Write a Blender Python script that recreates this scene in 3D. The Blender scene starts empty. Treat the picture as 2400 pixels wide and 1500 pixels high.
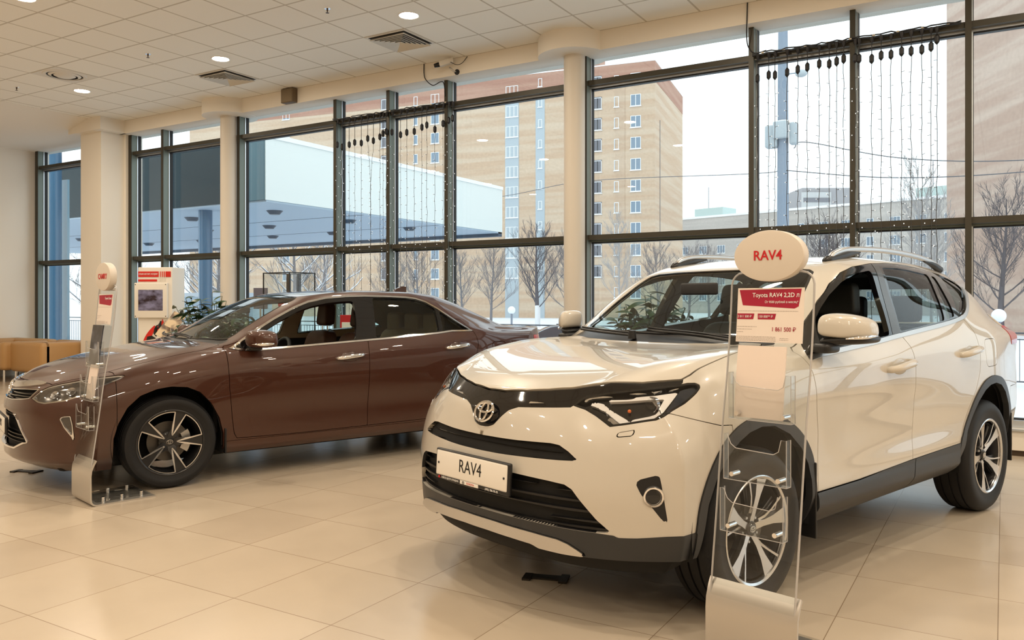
import bpy, bmesh, math, random
import numpy as np
from mathutils import Vector, Matrix

# ------------------------------------------------------------------ camera, world, exposure
scene = bpy.context.scene
CAM_H = 1.358
cam_d = bpy.data.cameras.new('camera')
cam = bpy.data.objects.new('camera', cam_d)
scene.collection.objects.link(cam)
cam.location = (0, 0, CAM_H)
cam.rotation_euler = (math.radians(90), 0, math.radians(31.163))
cam_d.sensor_width = 36
cam_d.lens = 1905 / 2400 * 36
cam_d.shift_y = -42 / 2400
cam_d.clip_start = .05
cam_d.clip_end = 600
scene.camera = cam
scene.view_settings.view_transform = 'Standard'
scene.view_settings.look = 'None'
scene.view_settings.gamma = 1
scene.view_settings.use_curve_mapping = False
scene.view_settings.exposure = 0.0
scene.cycles.use_denoising = True
scene.cycles.max_bounces = 12
scene.cycles.transparent_max_bounces = 24
scene.cycles.diffuse_bounces = 5
scene.cycles.glossy_bounces = 5
scene.cycles.sample_clamp_indirect = 6.0
scene.cycles.caustics_reflective = False
scene.cycles.caustics_refractive = False

world = bpy.data.worlds.new('overcast_sky')
scene.world = world
world.use_nodes = True
WN = world.node_tree
wbg = WN.nodes['Background']
wbg.inputs[0].default_value = (.95, .975, 1.0, 1)
wbg.inputs[1].default_value = 2.1
LAMP_STRENGTH = 360.0            # radiance of each recessed downlight (they carry their own light in their builder)
# ------------------------------------------------------------------ helpers
COL = bpy.context.scene.collection


def link(o, parent=None):
    COL.objects.link(o)
    if parent is not None:
        o.parent = parent
    return o


def tag(o, label=None, cat=None, group=None, kind=None):
    if label:
        o['label'] = label
    if cat:
        o['category'] = cat
    if group:
        o['group'] = group
    if kind:
        o['kind'] = kind
    return o


def empty(name, loc=(0, 0, 0), rz=0.0, parent=None):
    o = bpy.data.objects.new(name, None)
    o.location = loc
    o.rotation_euler = (0, 0, rz)
    o.empty_display_size = 0.1
    return link(o, parent)


def copy_tree(o, parent=None):
    c = o.copy()
    link(c, parent)
    for ch in list(o.children):
        copy_tree(ch, c)
    return c


MATS = {}


def mat(name, col=(.8, .8, .8), rough=.5, metal=0., coat=0., spec=.5, emit=None, estr=0., alpha=1., trans=0., ior=1.45, coat_rough=.03, noise=0., nscale=40., bump=0.):
    if name in MATS:
        return MATS[name]
    m = bpy.data.materials.new(name)
    m.use_nodes = True
    nt = m.node_tree
    b = nt.nodes['Principled BSDF']
    b.inputs['Base Color'].default_value = (*col, 1)
    b.inputs['Roughness'].default_value = rough
    b.inputs['Metallic'].default_value = metal
    b.inputs['Coat Weight'].default_value = coat
    b.inputs['Coat Roughness'].default_value = coat_rough
    b.inputs['Specular IOR Level'].default_value = spec
    b.inputs['IOR'].default_value = ior
    b.inputs['Transmission Weight'].default_value = trans
    b.inputs['Alpha'].default_value = alpha
    if emit:
        b.inputs['Emission Color'].default_value = (*emit, 1)
        b.inputs['Emission Strength'].default_value = estr
    if noise or bump:
        tc = nt.nodes.new('ShaderNodeTexCoord')
        n = nt.nodes.new('ShaderNodeTexNoise')
        n.inputs['Scale'].default_value = nscale
        n.inputs['Detail'].default_value = 4
        nt.links.new(tc.outputs['Object'], n.inputs['Vector'])
        if noise:
            mx = nt.nodes.new('ShaderNodeMixRGB')
            mx.blend_type = 'MULTIPLY'
            mx.inputs[0].default_value = noise
            mx.inputs[1].default_value = (*col, 1)
            nt.links.new(n.outputs['Color'], mx.inputs[2])
            hs = nt.nodes.new('ShaderNodeRGBToBW')
            nt.links.new(n.outputs['Color'], hs.inputs[0])
            nt.links.new(hs.outputs[0], mx.inputs[2])
            nt.links.new(mx.outputs[0], b.inputs['Base Color'])
        if bump:
            bp = nt.nodes.new('ShaderNodeBump')
            bp.inputs['Strength'].default_value = bump
            bp.inputs['Distance'].default_value = .01
            nt.links.new(n.outputs['Fac'], bp.inputs['Height'])
            nt.links.new(bp.outputs[0], b.inputs['Normal'])
    MATS[name] = m
    return m


def glass_mat(name, tint=(.9, .95, .94), ior=1.5, rough=0.0, mult=1.0):
    """thin sheet glass: clear transmission without refraction plus a Fresnel reflection"""
    if name in MATS:
        return MATS[name]
    m = bpy.data.materials.new(name)
    m.use_nodes = True
    nt = m.node_tree
    nt.nodes.remove(nt.nodes['Principled BSDF'])
    out = nt.nodes['Material Output']
    tr = nt.nodes.new('ShaderNodeBsdfTransparent')
    tr.inputs[0].default_value = (*tint, 1)
    gl = nt.nodes.new('ShaderNodeBsdfGlossy')
    gl.inputs['Roughness'].default_value = rough
    lw = nt.nodes.new('ShaderNodeLayerWeight')
    lw.inputs['Blend'].default_value = .5
    pw = nt.nodes.new('ShaderNodeMath')
    pw.operation = 'POWER'
    pw.inputs[1].default_value = 5
    nt.links.new(lw.outputs['Facing'], pw.inputs[0])
    r0 = ((ior - 1) / (ior + 1))**2
    mu = nt.nodes.new('ShaderNodeMath')
    mu.operation = 'MULTIPLY_ADD'
    mu.inputs[1].default_value = (1 - r0) * mult
    mu.inputs[2].default_value = r0 * mult
    nt.links.new(pw.outputs[0], mu.inputs[0])
    mx = nt.nodes.new('ShaderNodeMixShader')
    nt.links.new(mu.outputs[0], mx.inputs[0])
    nt.links.new(tr.outputs[0], mx.inputs[1])
    nt.links.new(gl.outputs[0], mx.inputs[2])
    nt.links.new(mx.outputs[0], out.inputs[0])
    MATS[name] = m
    return m


def mesh_obj(name, V, F, m=None, parent=None, smooth=False, normals=None, auto=None):
    me = bpy.data.meshes.new(name)
    V = np.asarray(V, float)
    if isinstance(F, np.ndarray):
        F = F.tolist()
    me.from_pydata(V.tolist(), [], F)
    if m is not None:
        me.materials.append(m)
    if smooth or normals is not None or auto is not None:
        me.polygons.foreach_set('use_smooth', [True] * len(me.polygons))
    if auto is not None:
        me.set_sharp_from_angle(angle=math.radians(auto))
    if normals is not None:
        me.normals_split_custom_set_from_vertices([tuple(n) for n in normals])
    me.update()
    o = bpy.data.objects.new(name, me)
    return link(o, parent)


class MB:
    """collects boxes, tubes, lathes ... and links them as ONE mesh object"""

    def __init__(s):
        s.V = []
        s.F = []

    def add(s, V, F):
        b = len(s.V)
        s.V += [tuple(map(float, v)) for v in V]
        s.F += [tuple(int(i) + b for i in f) for f in F]
        return s

    def box(s, x0, x1, y0, y1, z0, z1):
        V = [(x, y, z) for z in (z0, z1) for y in (y0, y1) for x in (x0, x1)]
        return s.add(V, [(0, 2, 3, 1), (4, 5, 7, 6), (0, 1, 5, 4), (2, 6, 7, 3), (0, 4, 6, 2), (1, 3, 7, 5)])

    def rbox(s, x0, x1, y0, y1, z0, z1, r=.01, seg=3):
        bm = bmesh.new()
        bmesh.ops.create_cube(bm, size=1)
        for v in bm.verts:
            v.co = ((x0 + x1) / 2 + v.co.x * (x1 - x0), (y0 + y1) / 2 + v.co.y * (y1 - y0), (z0 + z1) / 2 + v.co.z * (z1 - z0))
        bmesh.ops.bevel(bm, geom=bm.edges[:], offset=r, segments=seg, affect='EDGES', profile=.5)
        bm.verts.index_update()
        s.add([v.co[:] for v in bm.verts], [[v.index for v in f.verts] for f in bm.faces])
        bm.free()
        return s

    def tube(s, pts, r, n=8, cap=True, up=None):
        P = np.asarray(pts, float)
        m = len(P)
        R = np.full(m, r, float) if np.isscalar(r) else np.asarray(r, float)
        T = np.gradient(P, axis=0)
        T /= np.linalg.norm(T, axis=1)[:, None] + 1e-12
        u = np.array([0, 0, 1.]) if up is None else np.asarray(up, float)
        if abs(T[0] @ u) > .95:
            u = np.array([1., 0, 0])
        V = []
        a = np.arange(n) * 2 * math.pi / n
        N = u - T[0] * (u @ T[0])
        for i in range(m):
            N = N - T[i] * (N @ T[i])
            N /= np.linalg.norm(N) + 1e-12
            B = np.cross(T[i], N)
            for k in range(n):
                V.append(P[i] + R[i] * (math.cos(a[k]) * N + math.sin(a[k]) * B))
        F = [(i * n + k, i * n + (k + 1) % n, (i + 1) * n + (k + 1) % n, (i + 1) * n + k) for i in range(m - 1) for k in range(n)]
        if cap:
            F += [tuple(range(n))[::-1], tuple((m - 1) * n + k for k in range(n))]
        return s.add(V, F)

    def lathe(s, prof, n=32, axis='z', o=(0, 0, 0), a0=0., a1=2 * math.pi):
        """prof: (radius, height) list"""
        full = abs(a1 - a0 - 2 * math.pi) < 1e-6
        m = n if full else n + 1
        V = []
        for r, h in prof:
            for k in range(m):
                t = a0 + (a1 - a0) * k / n
                c, d = r * math.cos(t), r * math.sin(t)
                p = {'z': (c, d, h), 'y': (c, h, d), 'x': (h, c, d)}[axis]
                V.append((p[0] + o[0], p[1] + o[1], p[2] + o[2]))
        F = []
        for i in range(len(prof) - 1):
            for k in range(n):
                k2 = (k + 1) % m
                f = (i * m + k, i * m + k2, (i + 1) * m + k2, (i + 1) * m + k)
                F.append(f if axis != 'y' else f[::-1])
        return s.add(V, F)

    def prism(s, poly, h0, h1, axis='z'):
        """poly: 2D outline; extruded along axis"""
        n = len(poly)
        mk = {'z': lambda a, b, h: (a, b, h), 'y': lambda a, b, h: (a, h, b), 'x': lambda a, b, h: (h, a, b)}[axis]
        V = [mk(a, b, h0) for a, b in poly] + [mk(a, b, h1) for a, b in poly]
        F = [tuple(range(n))[::-1], tuple(range(n, 2 * n))] + [(i, (i + 1) % n, n + (i + 1) % n, n + i) for i in range(n)]
        return s.add(V, F)

    def sphere(s, c, r, nu=16, nv=10):
        rr = (r, r, r) if np.isscalar(r) else r
        V = []
        for j in range(nv + 1):
            th = math.pi * j / nv
            for i in range(nu):
                ph = 2 * math.pi * i / nu
                V.append((c[0] + rr[0] * math.sin(th) * math.cos(ph), c[1] + rr[1] * math.sin(th) * math.sin(ph), c[2] + rr[2] * math.cos(th)))
        F = [(j * nu + i, (j + 1) * nu + i, (j + 1) * nu + (i + 1) % nu, j * nu + (i + 1) % nu) for j in range(nv) for i in range(nu)]
        return s.add(V, F)

    def xf(s, M):
        s.V = [tuple(M @ Vector(v)) for v in s.V]
        return s

    def build(s, name, m=None, parent=None, smooth=False, auto=None):
        me = bpy.data.meshes.new(name)
        me.from_pydata(s.V, [], s.F)
        bm = bmesh.new()
        bm.from_mesh(me)
        bmesh.ops.remove_doubles(bm, verts=bm.verts[:], dist=1e-6)
        bmesh.ops.dissolve_degenerate(bm, edges=bm.edges[:], dist=1e-7)
        bmesh.ops.recalc_face_normals(bm, faces=bm.faces[:])
        bm.to_mesh(me)
        bm.free()
        if m is not None:
            me.materials.append(m)
        if smooth or auto is not None:
            me.polygons.foreach_set('use_smooth', [True] * len(me.polygons))
        if auto is not None:
            me.set_sharp_from_angle(angle=math.radians(auto))
        me.update()
        return link(bpy.data.objects.new(name, me), parent)


def sub_obj(name, V, F, m, parent=None, level=2, crease=None, mirror=None):
    """control cage -> Catmull-Clark surface"""
    me = bpy.data.meshes.new(name)
    me.from_pydata([tuple(v) for v in V], [], [tuple(f) for f in F])
    me.materials.append(m)
    me.polygons.foreach_set('use_smooth', [True] * len(me.polygons))
    o = link(bpy.data.objects.new(name, me), parent)
    md = o.modifiers.new('sub', 'SUBSURF')
    md.levels = level
    md.render_levels = level
    return o


def cage_box(x0, x1, y0, y1, z0, z1, nx=2, ny=2, nz=2, fn=None):
    """boxy control cage with inner loops, fn(p)->p deforms it"""
    bm = bmesh.new()
    bmesh.ops.create_cube(bm, size=1)
    bmesh.ops.subdivide_edges(bm, edges=bm.edges[:], cuts=max(nx, ny, nz) - 1, use_grid_fill=True)
    for v in bm.verts:
        p = ((x0 + x1) / 2 + v.co.x * (x1 - x0), (y0 + y1) / 2 + v.co.y * (y1 - y0), (z0 + z1) / 2 + v.co.z * (z1 - z0))
        v.co = fn(p) if fn else p
    bm.verts.index_update()
    V = [v.co[:] for v in bm.verts]
    F = [[v.index for v in f.verts] for f in bm.faces]
    bm.free()
    return V, F


_txt = {}


def text_mesh(name, s, size, m, parent=None, extrude=.001, loc=(0, 0, 0), rot=(0, 0, 0), align='CENTER', sx=1., shear=0., bold=0.):
    cu = bpy.data.curves.new('tmp', 'FONT')
    cu.body = s
    cu.size = size
    cu.extrude = extrude
    cu.align_x = align
    cu.align_y = 'CENTER'
    cu.shear = shear
    cu.offset = bold
    cu.resolution_u = 3
    o = bpy.data.objects.new('tmp', cu)
    COL.objects.link(o)
    dg = bpy.context.evaluated_depsgraph_get()
    me = bpy.data.meshes.new_from_object(o.evaluated_get(dg))
    bpy.data.objects.remove(o)
    me.name = name
    me.materials.clear()
    me.materials.append(m)
    for v in me.vertices:
        v.co.x *= sx
    ob = link(bpy.data.objects.new(name, me), parent)
    ob.location = loc
    ob.rotation_euler = rot
    return ob
# ------------------------------------------------------------------ the showroom shell
CEIL, SOFF, GLASS_Y, MUL_Y = 4.42, 4.207, 8.665, 8.50
X0, X1, Y0 = -15.76, 7.4, -6.4


def nodes_of(name):
    m = bpy.data.materials.new(name)
    m.use_nodes = True
    MATS[name] = m
    return m, m.node_tree, m.node_tree.nodes['Principled BSDF']


def grid_mask(nt, ox, oy, pitch, width):
    """1 on the joints of a square grid in world x, y"""
    g = nt.nodes.new('ShaderNodeNewGeometry')
    sp = nt.nodes.new('ShaderNodeSeparateXYZ')
    nt.links.new(g.outputs['Position'], sp.inputs[0])

    def math_(op, a, b=None, c=None):
        n = nt.nodes.new('ShaderNodeMath')
        n.operation = op
        for i, v in enumerate((a, b, c)):
            if v is None:
                continue
            if isinstance(v, (int, float)):
                n.inputs[i].default_value = v
            else:
                nt.links.new(v, n.inputs[i])
        return n.outputs[0]
    outs, cells = [], []
    for ax, o in (('X', ox), ('Y', oy)):
        t = math_('DIVIDE', math_('SUBTRACT', sp.outputs[ax], o), pitch)
        fr = math_('FRACT', t)
        d = math_('ABSOLUTE', math_('SUBTRACT', fr, .5))
        outs.append(math_('GREATER_THAN', d, .5 - width / pitch / 2))
        cells.append(math_('FLOOR', t))
    return math_('MAXIMUM', outs[0], outs[1]), cells, g


def floor_material():
    m, nt, b = nodes_of('floor_tiles')
    mask, cells, g = grid_mask(nt, -.02, .13, .6, .0038)
    cv = nt.nodes.new('ShaderNodeCombineXYZ')
    nt.links.new(cells[0], cv.inputs[0])
    nt.links.new(cells[1], cv.inputs[1])
    wn = nt.nodes.new('ShaderNodeTexWhiteNoise')
    wn.noise_dimensions = '3D'
    nt.links.new(cv.outputs[0], wn.inputs['Vector'])
    nz = nt.nodes.new('ShaderNodeTexNoise')
    nz.inputs['Scale'].default_value = 1.6
    nz.inputs['Detail'].default_value = 6
    nt.links.new(g.outputs['Position'], nz.inputs['Vector'])
    r1 = nt.nodes.new('ShaderNodeMixRGB')
    r1.inputs[1].default_value = (.56, .468, .362, 1)
    r1.inputs[2].default_value = (.64, .545, .428, 1)
    nt.links.new(wn.outputs['Value'], r1.inputs[0])
    r2 = nt.nodes.new('ShaderNodeMixRGB')
    r2.blend_type = 'MULTIPLY'
    r2.inputs[0].default_value = .22
    nt.links.new(r1.outputs[0], r2.inputs[1])
    nt.links.new(nz.outputs['Fac'], r2.inputs[2])
    mx = nt.nodes.new('ShaderNodeMixRGB')
    mx.inputs[2].default_value = (.27, .20, .135, 1)
    nt.links.new(mask, mx.inputs[0])
    nt.links.new(r2.outputs[0], mx.inputs[1])
    nt.links.new(mx.outputs[0], b.inputs['Base Color'])
    b.inputs['Roughness'].default_value = .24
    b.inputs['Specular IOR Level'].default_value = .42
    bp = nt.nodes.new('ShaderNodeBump')
    bp.inputs['Strength'].default_value = .5
    bp.inputs['Distance'].default_value = .001
    bp.invert = True
    nt.links.new(mask, bp.inputs['Height'])
    nt.links.new(bp.outputs[0], b.inputs['Normal'])
    return m


def ceiling_material():
    m, nt, b = nodes_of('ceiling_tiles')
    mask, cells, g = grid_mask(nt, -8.137, 5.36, .6, .022)
    nz = nt.nodes.new('ShaderNodeTexNoise')
    nz.inputs['Scale'].default_value = 60
    nt.links.new(g.outputs['Position'], nz.inputs['Vector'])
    mx = nt.nodes.new('ShaderNodeMixRGB')
    mx.inputs[1].default_value = (.86, .83, .76, 1)
    mx.inputs[2].default_value = (.56, .51, .43, 1)
    nt.links.new(mask, mx.inputs[0])
    nt.links.new(mx.outputs[0], b.inputs['Base Color'])
    b.inputs['Roughness'].default_value = .85
    bp = nt.nodes.new('ShaderNodeBump')
    bp.inputs['Strength'].default_value = .25
    bp.inputs['Distance'].default_value = .004
    nt.links.new(mask, bp.inputs['Height'])
    nt.links.new(bp.outputs[0], b.inputs['Normal'])
    return m


def struct(o, name=None):
    o['kind'] = 'structure'
    return o


def build_room():
    plaster = mat('plaster', (.82, .77, .69), .75, bump=.03, nscale=30)
    frame = mat('anodised_frame', (.17, .205, .185), .38, metal=.3)
    frame_d = mat('anodised_front', (.045, .040, .028), .45, metal=.2)
    gasket = mat('gasket', (.006, .007, .009), .5)
    alu = mat('bare_aluminium', (.62, .66, .70), .3, metal=.8)
    struct(MB().box(X0 - .2, X1, Y0, 8.80, -.12, 0).build('floor', floor_material()))
    # ceiling: tiled field and the smooth plaster margin along the left side
    ct = ceiling_material()
    ce = MB().box(-13.10, X1, Y0, 8.37, CEIL, CEIL + .08).build('ceiling', ct)
    struct(ce)
    # plaster bulkhead: beam above the glazing with a half-round drum over each column, lowered margin on the left
    mb = MB()
    mb.box(-13.6, X1, 8.365, 8.80, SOFF, 4.75)
    mb.box(-13.62, -12.70, 7.93, 8.40, SOFF, 4.60)
    mb.build('ceiling_beam', plaster)
    struct(bpy.data.objects['ceiling_beam'])
    # left margin: a cove rising from the soffit to the tiles
    mb = MB()
    prof = [(-15.9, SOFF), (-14.3, SOFF), (-13.9, SOFF + .03), (-13.5, SOFF + .10), (-13.2, SOFF + .175), (-13.06, CEIL - .004), (-13.06, CEIL + .2), (-15.9, CEIL + .2)]
    n = len(prof)
    V = [(x, Y0, z) for x, z in prof] + [(x, 8.8, z) for x, z in prof]
    F = [(i, (i + 1) % n, n + (i + 1) % n, n + i) for i in range(n)] + [tuple(range(n)), tuple(range(n, 2 * n))[::-1]]
    mb.add(V, F)
    struct(mb.build('ceiling_cove', plaster, auto=40))
    for k, cx in enumerate((-4.29, -10.2)):
        c = MB().lathe([(0, SOFF - .002), (.41, SOFF - .002), (.41, CEIL + .02), (0, CEIL + .02)], 48, 'z', (cx, 8.47, 0)).build('trim_%d' % (k + 1), plaster, auto=40)
        struct(c)
        cc = MB().lathe([(.124, -.01), (.124, SOFF + .01)], 48, 'z', (cx + (.03 if k == 0 else 0), 8.445, 0)).build('pillar', mat('column_paint', (.66, .61, .54), .5), auto=40)
        struct(cc)
    struct(MB().box(-13.44, -12.86, 8.04, 8.80, 0, 4.3).build('pillar', plaster))
    # walls
    struct(MB().box(X0 - .2, X0, Y0, 8.80, 0, 4.6).build('wall_left', plaster))
    struct(MB().box(X0 - .2, X1, Y0 - .2, Y0, 0, 4.6).build('wall_back', mat('back_wall_paint', (.62, .56, .48), .7)))
    struct(MB().box(X1, X1 + .2, Y0, 8.80, 0, 4.6).build('wall_right', mat('back_wall_paint', (.62, .56, .48), .7)))
    # parapet under the glazing
    p = MB().box(X0, X1, 8.42, 8.78, .052, .236).build('wall_front', plaster)
    struct(p)
    struct(MB().box(X0, X1, 8.445, 8.70, 0, .052).build('baseboard_front', mat('plinth', (.07, .045, .028), .5)))
    struct(MB().box(X0, X1, 8.40, 8.43, .222, .240).build('trim_3', alu))
    # windows: one bay between two mullions
    xs = [-15.687, -12.807, -11.918, -10.073, -8.077, -7.117, -6.154, -4.180, -2.265, -1.284, -.300, 1.62, 3.55, 5.45, 7.35]
    glass = glass_mat('window_glass', (.90, .955, .965), 1.5, mult=1.25)
    for k in range(len(xs) - 1):
        a, b = xs[k], xs[k + 1]
        w = empty('window_%d' % (k + 1), ((a + b) / 2, MUL_Y, .236))
        struct(w)
        off = Vector(w.location)

        def add(name, x0, x1, y0, y1, z0, z1, m):
            o = MB().box(x0 - off.x, x1 - off.x, y0 - off.y, y1 - off.y, z0 - off.z, z1 - off.z).build(name, m, w)
            return o
        ww = .050
        if k in (0, 1):
            ww = .085
        mu = add('mullion', a, a + ww, MUL_Y, GLASS_Y + .02, .236, SOFF + .02, frame)
        add('mullion_cap', a - .001, a + ww + .001, MUL_Y - .006, MUL_Y + .004, .236, SOFF + .02, frame_d).parent = w
        add('mullion_gasket', a + ww, a + ww + .014, GLASS_Y - .045, GLASS_Y + .01, .27, SOFF, gasket)
        add('mullion_bead', a + ww + .0, a + ww + .010, GLASS_Y - .065, GLASS_Y - .045, .27, SOFF, alu)
        if k == len(xs) - 2 or (b in (-12.807,)):
            pass
        for z in (2.105, 3.895):
            add('transom', a + ww, b, MUL_Y + .02, GLASS_Y + .015, z - .028, z + .030, frame_d)
            add('transom_sill', a + ww, b, GLASS_Y - .07, GLASS_Y + .01, z - .050, z - .028, alu if z > 3 else frame)
            add('transom_gasket', a + ww, b, GLASS_Y - .05, GLASS_Y + .012, z - .064, z - .050, gasket)
        add('bottom_rail', a + ww, b, MUL_Y + .03, GLASS_Y + .02, .236, .300, alu)
        add('bottom_gasket', a + ww, b, GLASS_Y - .05, GLASS_Y + .012, .300, .312, gasket)
        for z0, z1 in ((.305, 2.05), (2.135, 3.84), (3.925, SOFF + .01)):
            add('pane', a + ww - .005, b + .005, GLASS_Y - .004, GLASS_Y + .004, z0, z1, glass)
    # cladding that closes the wall strip beside the pier
    struct(MB().box(-12.862, -12.80, 8.45, 8.72, .0, SOFF + .02).build('trim_4', plaster))


def build_lights():
    """recessed downlights on the ceiling grid; each carries its own light"""
    em = mat('lamp_diffuser', (1, 1, 1), .5, emit=(1.0, .85, .66), estr=LAMP_STRENGTH)
    ring = mat('downlight_ring', (.80, .77, .72), .4)
    proto = None
    vis = {(-5.437, 6.86): 'round recessed downlight above the white column, beside the square ceiling grille', (-8.437, 6.86): 'round recessed downlight near the middle of the ceiling, above the second ceiling grille',
           (-11.437, 6.86): 'round recessed downlight next to the round ceiling diffuser', (-8.437, 4.46): 'round recessed downlight at the upper left corner, cut by the frame'}
    n = 0
    for j in range(5):
        for i in range(-2, 6):
            x, y = -8.437 + 3 * i, 6.86 - 2.4 * j
            if not (X0 + 2.8 < x < X1 - .3 and y > Y0 + .3):
                continue
            key = (round(x, 3), round(y, 2))
            d = empty('downlight', (x, y, CEIL))
            n += 1
            lab = vis.get(key, 'round recessed downlight in the tiled ceiling outside the picture')
            tag(d, lab, 'ceiling light', 'recessed downlights in the tiled ceiling')
            if proto is None:
                r = MB().lathe([(.098, .01), (.098, -.002), (.106, -.006), (.116, -.004), (.118, .002)], 40, 'z').build('downlight_rim', ring, d, auto=50)
                e = MB().lathe([(0, -.0015), (.06, -.0015), (.098, -.0015)], 24, 'z').build('lamp_diffuser', em, d)
                for p in e.data.polygons:
                    pass
                e.data.flip_normals() if e.data.polygons[0].normal.z > 0 else None
                proto = (r, e)
            else:
                for q in proto:
                    c = q.copy()
                    link(c, d)


def build_ceiling_fittings():
    white = mat('fitting_white', (.72, .68, .61), .5)
    dark = mat('vent_dark', (.012, .011, .010), .7)
    for x, lab in ((-6.037, 'square ceiling air grille near the white column, right of the pair'), (-9.037, 'square ceiling air grille below the middle downlight, left of the pair')):
        g = empty('ceiling_grille', (x, 7.46, CEIL))
        tag(g, lab, 'air vent', 'square air grilles in the ceiling')
        MB().box(-.295, .295, -.295, .295, -.006, .0).build('grille_plate', white, g)
        MB().box(-.262, .262, -.262, .262, -.0085, -.006).build('grille_cavity', dark, g)
        for k in range(6):
            a = .255 - .042 * k
            mb = MB()
            w = .021
            V = []
            for (r, z) in ((a, -.036), (a - w, -.012), (a - w - .003, -.014), (a - .003, -.038)):
                V += [(-r, -r, z), (r, -r, z), (r, r, z), (-r, r, z)]
            F = [(4 * q + i, 4 * q + (i + 1) % 4, 4 * ((q + 1) % 4) + (i + 1) % 4, 4 * ((q + 1) % 4) + i) for q in range(4) for i in range(4)]
            mb.add(V, F)
            mb.build('grille_blade', white, g)
    g = empty('ceiling_diffuser', (-10.837, 6.26, CEIL))
    tag(g, 'round ceiling air diffuser with stepped rings, left side of the ceiling', 'air vent')
    MB().box(-.292, .292, -.292, .292, -.004, .0).build('diffuser_plate', white, g)
    MB().lathe([(.27, -.004), (.262, -.012), (.225, -.014), (.222, -.006)], 48, 'z').build('diffuser_ring', white, g, auto=40)
    MB().lathe([(0, -.005), (.222, -.005)], 48, 'z').build('diffuser_cavity', dark, g)
    MB().lathe([(.200, -.008), (.165, -.022), (.160, -.02)], 48, 'z').build('diffuser_ring', white, g, auto=40)
    MB().lathe([(.135, -.012), (.095, -.030), (.0, -.032)], 48, 'z').build('diffuser_core', white, g, auto=40)
    for x, y, lab in ((-6.037, 6.26, 'small ceiling sprinkler nearest the white column'), (-9.037, 6.26, 'small ceiling sprinkler in the middle of the row of three'), (-12.037, 6.26, 'small ceiling sprinkler at the far left of the row of three')):
        s = empty('sprinkler', (x, y, CEIL))
        tag(s, lab, 'sprinkler', 'sprinklers in the ceiling')
        MB().lathe([(0, -.004), (.032, -.004), (.034, 0)], 24, 'z').build('escutcheon', MATS['chrome'], s, auto=40)
        MB().lathe([(.010, 0), (.009, -.022), (.005, -.03), (.005, -.042), (.0, -.043)], 12, 'z').build('sprinkler_body', mat('brass_dark', (.10, .07, .05), .4, metal=.8), s, auto=40)
        MB().lathe([(0, -.043), (.018, -.044), (.018, -.046), (0, -.047)], 16, 'z').build('deflector', mat('brass_dark', (.10, .07, .05), .4), s, auto=40)
    # speaker, camera and cables on the beam
    x, z = -9.07, 4.33
    sp = empty('wall_speaker', (-8.76, 8.365, 4.31))
    tag(sp, 'small brown box speaker on the face of the beam', 'speaker')
    MB().rbox(-.115, .115, -.10, 0, -.10, .10, .006).build('speaker_case', mat('speaker_brown', (.16, .115, .07), .6), sp, auto=40)
    MB().rbox(-.105, .105, -.106, -.095, -.09, .09, .004).build('speaker_cloth', mat('speaker_cloth', (.22, .17, .11), .9, bump=.3, nscale=300), sp, auto=40)
    cm = empty('security_camera', (-5.92, 8.365, 4.27))
    tag(cm, 'small security camera on a bracket on the beam, pointing left', 'security camera')
    MB().tube([(.06, 0, -.03), (.05, -.05, -.03), (.0, -.09, .02)], .009, 8).build('camera_bracket', MATS['satin_metal'], cm, smooth=True)
    MB().lathe([(0, -.012), (.035, -.012), (.035, 0), (0, 0)], 20, 'y', (.06, 0, -.03)).build('bracket_base', MATS['trim_dark'], cm, auto=40)
    b = MB().rbox(-.09, .09, -.035, .035, -.032, .032, .006).build('camera_body', white, cm, auto=40)
    b.location = (-.02, -.12, .075)
    b.rotation_euler = (0, math.radians(-14), math.radians(25))
    l = MB().lathe([(0, -.16), (.024, -.16), (.030, -.12), (.030, -.085), (.0, -.085)], 20, 'x').build('camera_lens', MATS['gloss_black'], cm, auto=40)
    l.location = b.location
    l.rotation_euler = b.rotation_euler
    MB().tube(spl([(.06, -.15, .06), (.12, -.10, .03), (.16, -.04, .06), (.22, -.01, .14)], 6), .004, 6).build('camera_cable', MATS['trim_dark'], cm, smooth=True)
    bk = MATS['trim_dark']
    o = MB().tube(spl([(-6.375, 8.355, 4.43), (-6.375, 8.355, 4.30), (-6.35, 8.36, 4.215), (-6.29, 8.43, 4.15), (-6.20, 8.47, 4.19), (-6.16, 8.492, 4.17), (-6.135, 8.49, 4.0)], 8), .006, 6).build('cable', bk, smooth=True)
    tag(o, 'black cable looping from the ceiling beside the security camera to the window post', 'cable')
    o = MB().tube(spl([(-2.24, 8.355, 4.43), (-2.245, 8.355, 4.25), (-2.26, 8.40, 4.10), (-2.26, 8.46, 4.0), (-2.20, 8.485, 3.93), (-2.08, 8.47, 3.935)], 8), .006, 6).build('cable', bk, smooth=True)
    tag(o, 'black cable hanging from the ceiling edge to the right hand light curtain', 'cable')
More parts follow.
